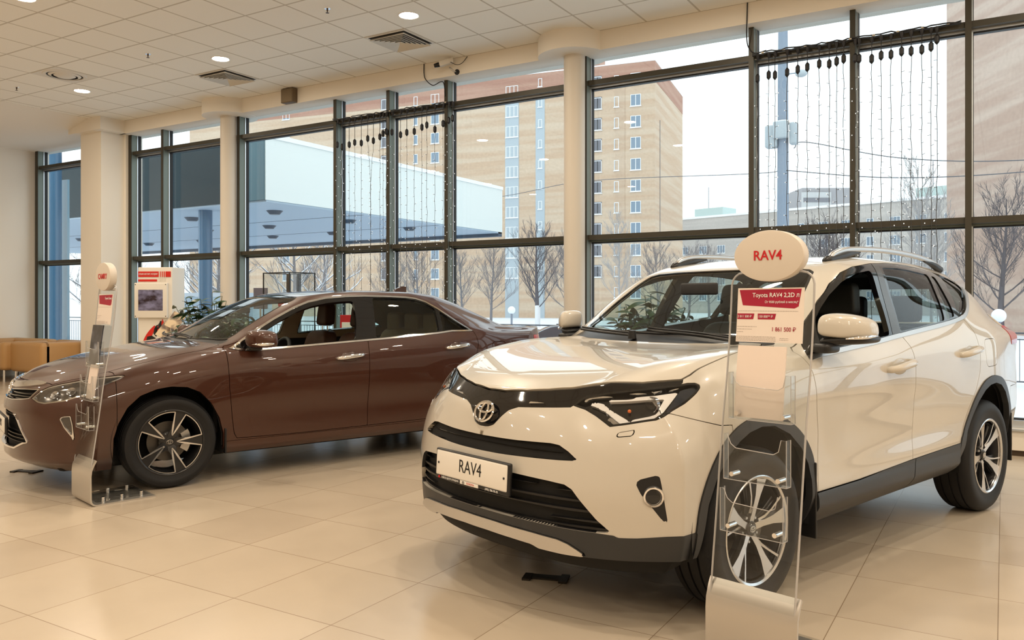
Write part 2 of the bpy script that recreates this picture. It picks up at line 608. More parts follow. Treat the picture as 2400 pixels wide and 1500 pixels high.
# ------------------------------------------------------------------ car surfaces
def pchip(xk, yk, x):
    xk = np.asarray(xk, float)
    yk = np.asarray(yk, float)
    x = np.asarray(x, float)
    if xk[0] > xk[-1]:
        xk, yk = xk[::-1], yk[::-1]
    n = len(xk)
    h = np.diff(xk)
    d = np.diff(yk, axis=0) / (h[:, None] if yk.ndim > 1 else h)
    m = np.zeros_like(yk)
    if n == 2:
        m[:] = d[0]
    else:
        H = h[:, None] if yk.ndim > 1 else h
        w1 = 2 * H[1:] + H[:-1]
        w2 = H[1:] + 2 * H[:-1]
        with np.errstate(divide='ignore', invalid='ignore'):
            mm = (w1 + w2) / (w1 / d[:-1] + w2 / d[1:])
        m[1:-1] = np.where(d[:-1] * d[1:] > 0, mm, 0)
        m[0] = d[0]
        m[-1] = d[-1]
    i = np.clip(np.searchsorted(xk, x, side='right') - 1, 0, n - 2)
    t = np.clip((x - xk[i]) / h[i], -.2, 1.2)
    hh = h[i]
    if yk.ndim > 1:
        t = t[:, None]
        hh = hh[:, None]
    return (2 * t**3 - 3 * t**2 + 1) * yk[i] + (t**3 - 2 * t**2 + t) * hh * m[i] + (-2 * t**3 + 3 * t**2) * yk[i + 1] + (t**3 - t**2) * hh * m[i + 1]


def smst(x, a, b):
    t = np.clip((x - a) / (b - a), 0, 1)
    return t * t * (3 - 2 * t)


def rows_dense(G, sub):
    """G: (ns, nr, 3); interpolate across rows -> (ns, (nr-1)*sub+1, 3) with chord-length PCHIP per station"""
    ns, nr, _ = G.shape
    out = np.zeros((ns, (nr - 1) * sub + 1, 3))
    for i in range(ns):
        P = G[i]
        dl = np.linalg.norm(np.diff(P, axis=0), axis=1) + 1e-4
        k = np.concatenate([[0], np.cumsum(dl)])
        q = np.concatenate([np.linspace(k[j], k[j + 1], sub, endpoint=False) for j in range(nr - 1)] + [[k[-1]]])
        out[i] = pchip(k, P, q)
    return out


def smooth_grid(D, it, lock_edges=True, sym_last=True):
    for _ in range(it):
        E = D.copy()
        E[1:-1] = .25 * D[:-2] + .5 * D[1:-1] + .25 * D[2:]
        D2 = E.copy()
        D2[:, 1:-1] = .25 * E[:, :-2] + .5 * E[:, 1:-1] + .25 * E[:, 2:]
        if sym_last:
            mir = E[:, -2].copy()
            mir[:, 1] *= -1
            D2[:, -1] = .25 * E[:, -2] + .5 * E[:, -1] + .25 * mir
        D = D2
    return D


class Surf:
    """triangle surface with per-vertex attributes: xyz, normal, u, v"""

    def __init__(s, A, T):
        s.A = A
        s.T = T

    @property
    def P(s):
        return s.A[:, :3]

    @property
    def N(s):
        return s.A[:, 3:6]

    @staticmethod
    def grid(D, u, v):
        ns, nv, _ = D.shape
        du = np.gradient(D, axis=0)
        dv = np.gradient(D, axis=1)
        N = np.cross(du, dv)
        N /= np.linalg.norm(N, axis=2)[..., None] + 1e-12
        U = np.repeat(np.asarray(u)[:, None], nv, 1)
        W = np.repeat(np.asarray(v)[None, :], ns, 0)
        A = np.concatenate([D, N, U[..., None], W[..., None]], 2).reshape(-1, 8)
        I = np.arange(ns * nv).reshape(ns, nv)
        a, b, c, d = I[:-1, :-1].ravel(), I[1:, :-1].ravel(), I[1:, 1:].ravel(), I[:-1, 1:].ravel()
        T = np.concatenate([np.stack([a, b, c], 1), np.stack([a, c, d], 1)])
        # drop degenerate
        e = np.linalg.norm(np.cross(A[T[:, 1], :3] - A[T[:, 0], :3], A[T[:, 2], :3] - A[T[:, 0], :3]), axis=1)
        return Surf(A, T[e > 1e-10])

    def clip(s, f, want=-1):
        """keep the part where f*want > 0 ; f array per vertex"""
        g = np.asarray(f, float) * want
        g = np.where(np.abs(g) < 1e-9, 1e-9, g)
        ins = g > 0
        k = ins[s.T].sum(1)
        keep = s.T[k == 3]
        mix = s.T[(k == 1) | (k == 2)]
        if len(mix) == 0:
            return Surf(s.A, keep).compact()
        mi = ins[mix]
        one = mi.sum(1) == 1
        odd = np.where(one, mi.argmax(1), (~mi).argmax(1))
        r = np.arange(len(mix))
        a = mix[r, odd]
        b = mix[r, (odd + 1) % 3]
        c = mix[r, (odd + 2) % 3]
        E = np.concatenate([np.stack([a, b], 1), np.stack([a, c], 1)])
        Es = np.sort(E, 1)
        uq, inv = np.unique(Es, axis=0, return_inverse=True)
        inv = inv.ravel()
        t = g[uq[:, 0]] / (g[uq[:, 0]] - g[uq[:, 1]])
        nA = s.A[uq[:, 0]] * (1 - t[:, None]) + s.A[uq[:, 1]] * t[:, None]
        base = len(s.A)
        ab = base + inv[:len(mix)]
        ac = base + inv[len(mix):]
        o = one
        tr = [keep, np.stack([a[o], ab[o], ac[o]], 1), np.stack([ab[~o], b[~o], c[~o]], 1), np.stack([ab[~o], c[~o], ac[~o]], 1)]
        return Surf(np.concatenate([s.A, nA]), np.concatenate(tr)).compact()

    def compact(s):
        if len(s.T) == 0:
            return Surf(s.A[:0], s.T)
        uq, inv = np.unique(s.T, return_inverse=True)
        return Surf(s.A[uq], inv.reshape(-1, 3))

    def offset(s, d):
        A = s.A.copy()
        A[:, :3] += A[:, 3:6] * (d if np.isscalar(d) else d[:, None])
        return Surf(A, s.T)

    def mirror(s):
        A = s.A.copy()
        A[:, 1] *= -1
        A[:, 4] *= -1
        return Surf(A, s.T[:, ::-1])

    def join(s, o):
        return Surf(np.concatenate([s.A, o.A]), np.concatenate([s.T, o.T + len(s.A)]))

    def boundary(s):
        E = np.concatenate([s.T[:, [0, 1]], s.T[:, [1, 2]], s.T[:, [2, 0]]])
        Es = np.sort(E, 1)
        key = Es[:, 0].astype(np.int64) * (len(s.A) + 1) + Es[:, 1]
        uq, idx, cnt = np.unique(key, return_index=True, return_counts=True)
        return E[idx[cnt == 1]]

    def build(s, name, m, parent, lip=0., lift=0., back=False):
        """link as one mesh; lip>0 folds the open edges inwards by that depth"""
        A = s.A.copy()
        if lift:
            A[:, :3] += A[:, 3:6] * lift
        V = A[:, :3]
        N = A[:, 3:6]
        T = s.T
        if len(T) == 0:
            return None
        if lip:
            Bd = s.boundary()
            n0 = len(V)
            idx = np.unique(Bd)
            mp = np.full(n0, -1)
            mp[idx] = np.arange(len(idx))
            Va = V[idx]
            Vb = Va - N[idx] * lip
            # outward direction in the surface for shading of the fold
            dirn = np.zeros((len(idx), 3))
            e = V[Bd[:, 1]] - V[Bd[:, 0]]
            nn = np.cross(e, N[Bd[:, 0]])
            np.add.at(dirn, mp[Bd[:, 0]], nn)
            np.add.at(dirn, mp[Bd[:, 1]], nn)
            dirn /= np.linalg.norm(dirn, axis=1)[:, None] + 1e-12
            k = len(idx)
            a = n0 + mp[Bd[:, 0]]
            b = n0 + mp[Bd[:, 1]]
            Q = np.concatenate([np.stack([b, a, a + k], 1), np.stack([b, a + k, b + k], 1)])
            V = np.concatenate([V, Va, Vb])
            N = np.concatenate([N, dirn, dirn])
            T = np.concatenate([T, Q])
        return mesh_obj(name, V, T, m, parent, normals=N)


def poly_sdf(P, poly):
    """signed distance to a closed 2D polygon, negative inside"""
    P = np.asarray(P, float)
    Q = np.asarray(poly, float)
    n = len(Q)
    d2 = np.full(len(P), 1e18)
    ins = np.zeros(len(P), bool)
    for i in range(n):
        a = Q[i]
        b = Q[(i + 1) % n]
        e = b - a
        w = P - a
        L = e @ e + 1e-18
        t = np.clip((w @ e) / L, 0, 1)
        q = w - t[:, None] * e
        d2 = np.minimum(d2, (q * q).sum(1))
        c = (a[1] > P[:, 1]) != (b[1] > P[:, 1])
        if e[1] != 0:
            ins ^= c & (P[:, 0] < a[0] + (P[:, 1] - a[1]) * e[0] / e[1])
    d = np.sqrt(d2)
    return np.where(ins, -d, d)


def line_sdf(P, pts):
    """distance to an open polyline"""
    P = np.asarray(P, float)
    Q = np.asarray(pts, float)
    d2 = np.full(len(P), 1e18)
    for i in range(len(Q) - 1):
        a = Q[i]
        e = Q[i + 1] - a
        w = P - a
        t = np.clip((w @ e) / (e @ e + 1e-18), 0, 1)
        q = w - t[:, None] * e
        d2 = np.minimum(d2, (q * q).sum(1))
    return np.sqrt(d2)


def spl(pts, n=8, closed=False):
    """Catmull-Rom through points"""
    P = np.asarray(pts, float)
    if closed:
        P = np.vstack([P[-1:], P, P[:2]])
    else:
        P = np.vstack([2 * P[0] - P[1], P, 2 * P[-1] - P[-2]])
    out = []
    for i in range(1, len(P) - 2):
        for k in range(n):
            t = k / n
            out.append(.5 * ((2 * P[i]) + (-P[i - 1] + P[i + 1]) * t + (2 * P[i - 1] - 5 * P[i] + 4 * P[i + 1] - P[i + 2]) * t * t + (-P[i - 1] + 3 * P[i] - 3 * P[i + 1] + P[i + 2]) * t**3))
    if not closed:
        out.append(P[-2])
    return np.array(out)


def round_poly(pts, r, n=4):
    """polygon with rounded corners"""
    P = np.asarray(pts, float)
    m = len(P)
    out = []
    for i in range(m):
        p, a, b = P[i], P[i - 1], P[(i + 1) % m]
        ra = min(r, .45 * np.linalg.norm(a - p), .45 * np.linalg.norm(b - p))
        p0 = p + (a - p) / (np.linalg.norm(a - p) + 1e-9) * ra
        p1 = p + (b - p) / (np.linalg.norm(b - p) + 1e-9) * ra
        for k in range(n + 1):
            t = k / n
            out.append((1 - t)**2 * p0 + 2 * t * (1 - t) * p + t * t * p1)
    return np.array(out)


def weld(S, tol=2e-5):
    k = np.round(S.A[:, :3] / tol).astype(np.int64)
    uq, idx, inv = np.unique(k, axis=0, return_index=True, return_inverse=True)
    inv = inv.ravel()
    A = S.A[idx].copy()
    N = np.zeros((len(idx), 3))
    np.add.at(N, inv, S.A[:, 3:6])
    A[:, 3:6] = N / (np.linalg.norm(N, axis=1)[:, None] + 1e-12)
    T = inv[S.T]
    ok = (T[:, 0] != T[:, 1]) & (T[:, 1] != T[:, 2]) & (T[:, 0] != T[:, 2])
    return Surf(A, T[ok])


def both(S):
    """left half + mirrored right half as one surface"""
    A = S.A.copy()
    m = np.abs(A[:, 1]) < 3e-4
    A[m, 1] = 0
    A[m, 4] = 0
    S = Surf(A, S.T)
    return weld(S.join(S.mirror()))


def wrapc(S):
    """(angle around the nose, height)"""
    P = S.P
    return np.stack([np.arctan2(np.abs(P[:, 1]), P[:, 0] + .3), P[:, 2]], 1)


def make_loft(rows, top, xf, xr, wf, wr, ns=340, sub=10, smooth=3):
    """rows: longitudinal curves from the sill (0) to the roof edge; top: centre line."""
    Xref = np.linspace(xf, xr, ns)
    R = []
    for row in list(rows) + [top]:
        K = np.array(row, float)
        x = Xref + (K[0, 0] - xf) * smst(Xref, *wf) + (K[-1, 0] - xr) * smst(-Xref, *wr)
        yz = pchip(K[:, 0], K[:, 1:], x)
        R.append(np.concatenate([x[:, None], yz], 1))
    edge, cen = R[-2], R[-1]
    mids = []
    for f in (.78, .52, .26):
        m = edge * f + cen * (1 - f)
        m[:, 2] = cen[:, 2] + (edge[:, 2] - cen[:, 2]) * f**2.2
        m[:, 0] = cen[:, 0] + (edge[:, 0] - cen[:, 0]) * f**2
        mids.append(m)
    G = np.stack(R[:-1] + mids + [cen], 1)
    D = smooth_grid(rows_dense(G, sub), smooth)
    return Surf.grid(D, Xref, np.linspace(0, G.shape[1] - 1, D.shape[1])), G, D


def make_end(P, edge_side, edge_top, sub=10, smooth=2):
    """P: (ncol, nrow, 3) control points of an end patch; its first column and last row are pulled onto the given dense edges"""
    P = np.asarray(P, float)
    D = rows_dense(P, sub)
    D = rows_dense(D.transpose(1, 0, 2), sub).transpose(1, 0, 2)
    D = smooth_grid(D.transpose(1, 0, 2), smooth).transpose(1, 0, 2)
    # symmetric smoothing across the centre line
    n, m, _ = D.shape
    d = edge_side - D[0]
    w = (np.clip(1 - np.arange(n) / (2.2 * sub), 0, 1)**2)[:, None, None]
    D = D + d[None] * w
    d = edge_top - D[:, -1]
    w = (np.clip(1 - np.arange(m)[::-1] / (2.2 * sub), 0, 1)**2)[None, :, None]
    D = D + d[:, None] * w
    D[-1, :, 1] = 0
    return D


def car_half(rows, top, xf, xr, wf, wr, front_fn, rear_fn, ns=420, sub=10, smooth=3):
    loft, G, D = make_loft(rows, top, xf, xr, wf, wr, ns, sub, smooth)
    nb = 7 * sub
    P = front_fn(G[0])
    F = make_end(P, D[0, :nb + 1], D[0, nb:], sub, 3)
    fr = Surf.grid(F[::-1], np.linspace(7, 0, F.shape[0]), np.zeros(F.shape[1]))
    P = rear_fn(G[-1])
    B = make_end(P, D[-1, :nb + 1], D[-1, nb:], sub, 2)
    re = Surf.grid(B, np.linspace(-7, -14, B.shape[0]), np.zeros(B.shape[1]))
    return weld(loft.join(fr).join(re))
# ------------------------------------------------------------------ shared car pieces
def car_mats():
    mat('tyre_rubber', (.012, .012, .013), .55, spec=.35, bump=.15, nscale=300)
    mat('gloss_black', (.004, .004, .005), .06, coat=.5)
    mat('satin_black', (.012, .012, .013), .35)
    mat('matte_plastic', (.030, .031, .033), .42, bump=.08, nscale=400)
    mat('chrome', (.86, .86, .87), .06, metal=1.)
    mat('satin_metal', (.62, .61, .60), .32, metal=1.)
    mat('alloy', (.70, .70, .71), .22, metal=1., coat=.6)
    mat('dark_alloy', (.02, .02, .022), .3, metal=.3, coat=.3)
    mat('brake_iron', (.11, .10, .09), .4, metal=.7)
    mat('under_black', (.006, .006, .006), .8)
    mat('lamp_inside', (.55, .55, .56), .12, metal=1.)
    mat('lamp_black', (.008, .008, .009), .15, coat=.4)
    mat('lamp_white', (.82, .80, .78), .25, coat=.5)
    mat('amber', (.75, .16, .03), .15, coat=.4)
    mat('red_lens', (.55, .02, .03), .1, coat=1.)
    glass_mat('lens_clear', (.93, .94, .95), 1.45)
    glass_mat('car_glass', (.62, .74, .70), 1.52)
    glass_mat('car_glass_front', (.80, .88, .85), 1.52)
    glass_mat('privacy_glass', (.34, .40, .39), 1.52)
    mat('seat_black', (.014, .014, .016), .55, bump=.1, nscale=200)
    mat('seat_beige', (.42, .30, .19), .5, bump=.1, nscale=200)
    mat('seat_brown', (.085, .036, .022), .5, bump=.1, nscale=200)
    mat('trim_dark', (.018, .018, .02), .6)
    mat('trim_beige', (.50, .40, .29), .7)
    mat('plate_white', (.80, .77, .72), .35)
    mat('ink_black', (.012, .012, .012), .5)
    mat('ink_red', (.55, .012, .02), .4)
    mat('ink_white', (.85, .84, .83), .5)


def path_ribbon(mb, pts, w, t, n0):
    """flat bar following pts (in the x-z plane, facing +y at height n0)"""
    P = np.asarray(pts, float)
    T = np.gradient(P, axis=0)
    T /= np.linalg.norm(T, axis=1)[:, None] + 1e-9
    Nn = np.stack([-T[:, 1], T[:, 0]], 1)
    W = np.full(len(P), w) if np.isscalar(w) else np.asarray(w)
    a = P + Nn * W[:, None] / 2
    b = P - Nn * W[:, None] / 2
    V, F = [], []
    for k in range(len(P)):
        V += [(a[k, 0], n0, a[k, 1]), (b[k, 0], n0, b[k, 1]), (a[k, 0], n0 - t, a[k, 1]), (b[k, 0], n0 - t, b[k, 1])]
    for k in range(len(P) - 1):
        i = 4 * k
        F += [(i, i + 1, i + 5, i + 4), (i, i + 4, i + 6, i + 2), (i + 1, i + 3, i + 7, i + 5), (i + 2, i + 6, i + 7, i + 3)]
    F += [(0, 2, 3, 1), (4 * len(P) - 4, 4 * len(P) - 3, 4 * len(P) - 1, 4 * len(P) - 2)]
    return mb.add(V, F)


def polar(r, deg):
    return (r * math.cos(math.radians(deg)), r * math.sin(math.radians(deg)))


def badge_mb(rx, rz, t=.006):
    """three overlapping oval rings in the x-z plane"""
    mb = MB()

    def ring(cx, cz, ax, az, w):
        n = 40
        V, F = [], []
        for k in range(n):
            a = 2 * math.pi * k / n
            c, s = math.cos(a), math.sin(a)
            for q, (dw, dy) in enumerate(((w, 0), (w * .3, t), (-w * .3, t), (-w, 0))):
                V.append((cx + (ax + dw) * c, dy, cz + (az + dw) * s))
        for k in range(n):
            k2 = (k + 1) % n
            for q in range(3):
                F.append((4 * k + q, 4 * k2 + q, 4 * k2 + q + 1, 4 * k + q + 1))
        mb.add(V, F)
    ring(0, 0, rx, rz, rx * .085)
    ring(0, rz * .40, rx * .80, rz * .47, rx * .085)
    ring(0, 0, rx * .36, rz * .93, rx * .085)
    return mb


def tyre_part(R, rim, w, parent):
    h = w / 2
    s = R - rim
    prof = [(rim - .012, -h * .80), (rim + .01, -h * .92), (rim + s * .45, -h), (rim + s * .80, -h * .96), (R - .012, -h * .84), (R - .002, -h * .70)]
    for yy in (-.42, -.38, -.06, .0, .06, .38, .42):
        pass
    tread = []
    for c in (-.45, 0., .45):
        tread += [(R, h * (c - .05)), (R - .008, h * (c - .04)), (R - .008, h * (c + .04)), (R, h * (c + .05))]
    prof += tread
    prof += [(R - .002, h * .70), (R - .012, h * .84), (rim + s * .80, h * .96), (rim + s * .62, h * 1.0), (rim + s * .42, h * .995), (rim + s * .40, h * .985), (rim + s * .12, h * .95), (rim + .006, h * .93), (rim - .012, h * .86)]
    mb = MB().lathe(prof, 72, 'y')
    # tread blocks
    return mb.build('tyre', MATS['tyre_rubber'], parent, auto=35)


def wheel_common(parent, R, rim, w, name='wheel'):
    wh = empty(name, parent=parent)
    tyre_part(R, rim, w, wh)
    h = w / 2
    MB().lathe([(rim - .006, -h * .8), (rim - .030, -h * .7), (rim - .040, -.02), (rim - .030, h * .55), (rim - .022, h * .80)], 64, 'y').build('rim_barrel', MATS['dark_alloy'], wh, auto=40)
    MB().lathe([(.0, .0), (.145, .0), (.145, -.012), (.06, -.012), (.06, -.03), (0, -.03)], 40, 'y').build('brake_disc', MATS['brake_iron'], wh, auto=40)
    mb = MB()
    a0 = 150
    prof = []
    for k in range(9):
        prof.append(polar(.158, a0 + k * 8))
    for k in range(8, -1, -1):
        prof.append(polar(.098, a0 + k * 8))
    mb.prism(prof, -.02, .028, 'y')
    mb.build('brake_caliper', MATS['satin_metal'], wh, auto=30)
    return wh


def lug_nuts(wh, y, r=.057, ph=0., m='satin_metal'):
    mb = MB()
    for k in range(5):
        x, z = polar(r, ph + 72 * k)
        mb.lathe([(.0, y + .012), (.006, y + .012), (.0095, y + .006), (.0095, y - .012)], 6, 'y', (x, 0, z))
    mb.build('lug_nut', MATS[m], wh, auto=30)


def suv_wheel(parent, w=.235):
    R, rim = .360, .232
    wh = wheel_common(parent, R, rim, w)
    h = w / 2
    y = h * .90
    lip = MB().lathe([(rim + .008, y - .012), (rim + .009, y + .006), (rim + .004, y + .009), (rim - .006, y + .004), (rim - .010, y - .014)], 72, 'y')
    lip.build('rim_lip', MATS['alloy'], wh, auto=40)
    sp, dk = MB(), MB()

    def spoke(mb, pts0, pts1, y0, y1, t):
        """ruled bar: left edge pts0, right edge pts1 (polar r,deg) ; y0 at the hub, y1 at the rim"""
        n = len(pts0)
        V, F = [], []
        for k in range(n):
            f = k / (n - 1)
            yy = y0 + (y1 - y0) * f
            for (r, a) in (pts0[k], pts1[k]):
                x, z = polar(r, a)
                V.append((x, yy, z))
            for (r, a) in (pts0[k], pts1[k]):
                x, z = polar(r, a)
                V.append((x, yy - t, z))
        for k in range(n - 1):
            i = 4 * k
            F += [(i, i + 1, i + 5, i + 4), (i, i + 4, i + 6, i + 2), (i + 1, i + 3, i + 7, i + 5), (i + 2, i + 6, i + 7, i + 3)]
        F += [(0, 2, 3, 1), (4 * n - 4, 4 * n - 3, 4 * n - 1, 4 * n - 2)]
        mb.add(V, F)
    for k in range(5):
        a = 97 - 72 * k
        R1 = rim - .006
        spoke(sp, [(.036, a + 26), (.085, a + 9.5), (.15, a + 8.5), (R1, a + 11)], [(.036, a - 26), (.085, a - 9), (.15, a - 6), (R1, a - 7.5)], y - .030, y - .002, .022)
        spoke(sp, [(.070, a - 10), (.105, a - 10), (.15, a - 15.5), (R1, a - 20.5)], [(.070, a - 20), (.105, a - 17), (.15, a - 19), (R1, a - 23.5)], y - .034, y - .002, .02)
        spoke(dk, [(.05, a + 16), (.12, a + 10), (R1 - .01, a + 13)], [(.05, a - 26), (.12, a - 22), (R1 - .01, a - 27)], y - .058, y - .030, .02)
    sp.build('spoke_face', MATS['alloy'], wh, auto=30)
    dk.build('spoke_back', MATS['dark_alloy'], wh, auto=30)
    MB().lathe([(0, y - .024), (.030, y - .024), (.034, y - .028), (.034, y - .06), (.078, y - .062), (.078, y - .08), (0, y - .08)], 40, 'y').build('hub', MATS['dark_alloy'], wh, auto=30)
    lug_nuts(wh, y - .045, .057, 61)
    MB().lathe([(0, y - .020), (.024, y - .021), (.027, y - .026)], 32, 'y').build('centre_cap', MATS['gloss_black'], wh, auto=30)
    b = badge_mb(.018, .013, .0015).build('emblem', MATS['chrome'], wh, auto=40)
    b.location = (0, y - .0205, 0)
    return wh


def sedan_wheel(parent, w=.215):
    R, rim = .334, .238
    wh = wheel_common(parent, R, rim, w)
    h = w / 2
    y = h * .90
    MB().lathe([(rim + .003, y - .012), (rim + .003, y + .004), (rim - .004, y + .006), (rim - .010, y + .002), (rim - .012, y - .014)], 72, 'y').build('rim_lip', MATS['dark_alloy'], wh, auto=40)
    bl, br = MB(), MB()
    for k in range(5):
        a = 180 - 72 * k
        R1 = rim - .004
        hx = .058

        def L(r, d, yy):
            x, z = polar(r, d)
            return (x, yy, z)
        ysec = [(.034, 36), (.058, 33), (.10, 12), (.15, 9), (R1, 10.5)]
        V, F = [], []
        for q, (r, da) in enumerate(ysec):
            f = q / (len(ysec) - 1)
            yy = y - .036 + .028 * f
            V += [L(r, a + da, yy), L(r, a - da, yy), L(r, a + da, yy - .022), L(r, a - da, yy - .022)]
        for q in range(len(ysec) - 1):
            i = 4 * q
            F += [(i, i + 1, i + 5, i + 4), (i, i + 4, i + 6, i + 2), (i + 1, i + 3, i + 7, i + 5), (i + 2, i + 6, i + 7, i + 3)]
        n = len(ysec)
        F += [(0, 2, 3, 1), (4 * n - 4, 4 * n - 3, 4 * n - 1, 4 * n - 2)]
        bl.add(V, F)
        # machined edges of the spoke and the rim arc between two spokes
        for sg in (1, -1):
            pts = []
            for r, da in ((.052, 3), (.085, 7.), (.12, 8.6), (.16, 9.4), (R1 - .011, 10.2)):
                pts.append((polar(r, a + sg * da), r))
            P = [p[0] for p in pts]
            ws = [.004, .011, .013, .010, .007]
            Pd = spl(P, 5)
            wd = np.interp(np.linspace(0, 1, len(Pd)), np.linspace(0, 1, 5), ws)
            path_ribbon(br, Pd, wd, .004, 0)
        arc = [polar(R1 - .013, a - 10.2 - (72 - 20.4) * t / 14) for t in range(15)]
        path_ribbon(br, arc, .006, .004, 0)
    # lift the machined lines onto the dished spoke faces
    V2 = []
    for x, yy, z in br.V:
        r = math.hypot(x, z)
        f = min(1, max(0, (r - .034) / (R1 - .034)))
        V2.append((x, yy + y - .032 + .032 * f + .003, z))
    br.V = V2
    bl.build('spoke', MATS['dark_alloy'], wh, auto=30)
    br.build('machined_edge', MATS['alloy'], wh, auto=30)
    MB().lathe([(0, y - .034), (.030, y - .034), (.072, y - .046), (.074, y - .07), (0, y - .07)], 40, 'y').build('hub', MATS['dark_alloy'], wh, auto=30)
    lug_nuts(wh, y - .036, .053, 36)
    b = badge_mb(.022, .015, .002).build('emblem', MATS['chrome'], wh, auto=40)
    b.location = (0, y - .032, 0)
    return wh


def seat_parts(parent, x, y, zc, m, w=.50, head=True, recl=.22, name='seat', headname='headrest', wide_head=.25, back_h=.60, gap=.05):
    """front seat: cushion, backrest, headrest on two posts. x = rear of the cushion, seat faces +x"""
    t = empty(name, (x, y, zc), 0, parent)
    V, F = cage_box(-.02, .52, -w / 2, w / 2, -.16, .02, 3, 3, 3, lambda p: (p[0], p[1] * (1 - .06 * abs(p[0] / .5)), p[2] + .035 * (p[0] / .5) + (.03 if abs(p[1]) > w * .3 and p[2] > -.05 else 0)))
    sub_obj('cushion', V, F, m, t)

    def bk(p):
        u = p[2] / back_h
        ww = 1 - .22 * max(0, u - .3)
        xx = p[0] - recl * p[2] + (.03 if (abs(p[1]) > w * .3 and p[0] > 0) else 0)
        return (xx, p[1] * ww, p[2])
    V, F = cage_box(-.09, .05, -w / 2, w / 2, -.02, back_h, 3, 3, 3, bk)
    sub_obj('backrest', V, F, m, t)
    if head:
        zt = back_h + gap
        xo = -recl * (back_h + .1) - .01

        def hd(p):
            u = (p[2] - zt) / .20
            return (p[0] + xo - .02 * u, p[1] * (1 - .18 * u), p[2])
        V, F = cage_box(-.055, .055, -wide_head / 2, wide_head / 2, zt, zt + .21, 3, 3, 3, hd)
        h = sub_obj(headname, V, F, m, t)
        mb = MB()
        for s in (-1, 1):
            mb.tube([(xo - .0, s * .06, back_h - .05), (xo - .0, s * .06, zt + .05)], .006, 8)
        mb.build('headrest_post', MATS['chrome'], h, auto=40)
    return t


def steering_wheel(parent, loc, tilt=.45):
    t = empty('steering_wheel', loc, 0, parent)
    t.rotation_euler = (0, -tilt, 0)
    n = 40
    pts = [(0, .185 * math.cos(2 * math.pi * k / n), .185 * math.sin(2 * math.pi * k / n)) for k in range(n + 1)]
    MB().tube(pts, .016, 10, cap=False, up=(1, 0, 0)).build('steering_rim', MATS['trim_dark'], t, auto=60)
    MB().rbox(-.02, .03, -.08, .08, -.07, .06, .02).build('airbag_cover', MATS['trim_dark'], t, auto=40)
    mb = MB()
    for a in (0, 180, 270):
        c, s = math.cos(math.radians(a)), math.sin(math.radians(a))
        mb.tube([(0, .05 * c, .05 * s), (0, .18 * c, .18 * s)], .014, 8)
    mb.build('steering_spoke', MATS['satin_metal'], t, auto=40)


def ring_surface_patch(S, uv, poly, band):
    """strip of a surface lying within `band` inside the outline"""
    f = poly_sdf(uv(S), poly)
    a = S.clip(f, -1)
    f = poly_sdf(uv(a), poly)
    return a.clip(f + band, 1)
# ------------------------------------------------------------------ white SUV: surface tables (x forward from the front axle, y left, z up)
SUV_ROWS = [
    [(.50, .80, .23), (.3, .82, .26), (-.4, .83, .29), (-2.2, .83, .32), (-2.9, .82, .33), (-3.35, .76, .36)],
    [(.50, .862, .33), (0, .885, .36), (-.5, .872, .36), (-1.5, .872, .37), (-2.2, .875, .38), (-2.66, .89, .40), (-3.35, .80, .44)],
    [(.50, .880, .44), (0, .912, .47), (-.5, .905, .46), (-1.5, .905, .478), (-2.2, .910, .495), (-2.66, .918, .51), (-3.35, .825, .56)],
    [(.50, .883, .57), (0, .916, .62), (-.5, .898, .62), (-1.5, .888, .63), (-2.2, .902, .64), (-2.66, .922, .65), (-3.35, .84, .68)],
    [(.50, .880, .70), (0, .918, .77), (-.5, .900, .78), (-1.5, .888, .79), (-2.2, .906, .80), (-2.66, .924, .81), (-3.35, .838, .82)],
    [(.50, .835, .82), (.25, .890, .86), (0, .912, .89), (-.5, .906, .92), (-1.5, .898, .94), (-2.2, .910, .95), (-2.66, .920, .97), (-3.35, .832, .97)],
    [(.50, .755, .91), (.25, .850, .965), (0, .882, 1.005), (-.5, .895, 1.015), (-1., .90, 1.03), (-1.5, .902, 1.05), (-2.2, .905, 1.08), (-2.66, .905, 1.10), (-3.35, .84, 1.12)],
    [(.47, .69, .995), (.2, .795, 1.052), (0, .818, 1.08), (-.3, .838, 1.095), (-.566, .850, 1.097), (-1.3, .856, 1.15), (-1.5, .856, 1.187), (-2.0, .853, 1.235), (-2.42, .842, 1.285), (-2.7, .822, 1.29), (-3.0, .775, 1.265), (-3.3, .715, 1.21)],
    [(.50, .645, 1.008), (.2, .75, 1.082), (-.2, .790, 1.122), (-.45, .80, 1.122), (-.60, .805, 1.165), (-.8, .795, 1.25), (-1.1, .778, 1.34), (-1.5, .770, 1.385), (-2., .765, 1.41), (-2.5, .748, 1.425), (-2.8, .72, 1.42), (-3.17, .655, 1.34)],
    [(.53, .60, 1.014), (.2, .705, 1.098), (-.2, .75, 1.138), (-.47, .775, 1.135), (-.60, .772, 1.195), (-.80, .745, 1.335), (-.95, .716, 1.435), (-1.126, .69, 1.515), (-1.353, .672, 1.560), (-1.6, .665, 1.580), (-1.83, .663, 1.582), (-2.1, .66, 1.568), (-2.4, .655, 1.541), (-2.785, .64, 1.49), (-3.07, .60, 1.42)],
    [(.57, .54, 1.018), (.2, .63, 1.105), (-.2, .67, 1.145), (-.43, .70, 1.148), (-.6, .70, 1.225), (-.8, .665, 1.365), (-1.07, .60, 1.535), (-1.25, .575, 1.592), (-1.6, .56, 1.622), (-2.2, .56, 1.612), (-2.7, .555, 1.57), (-3.03, .54, 1.51)],
]
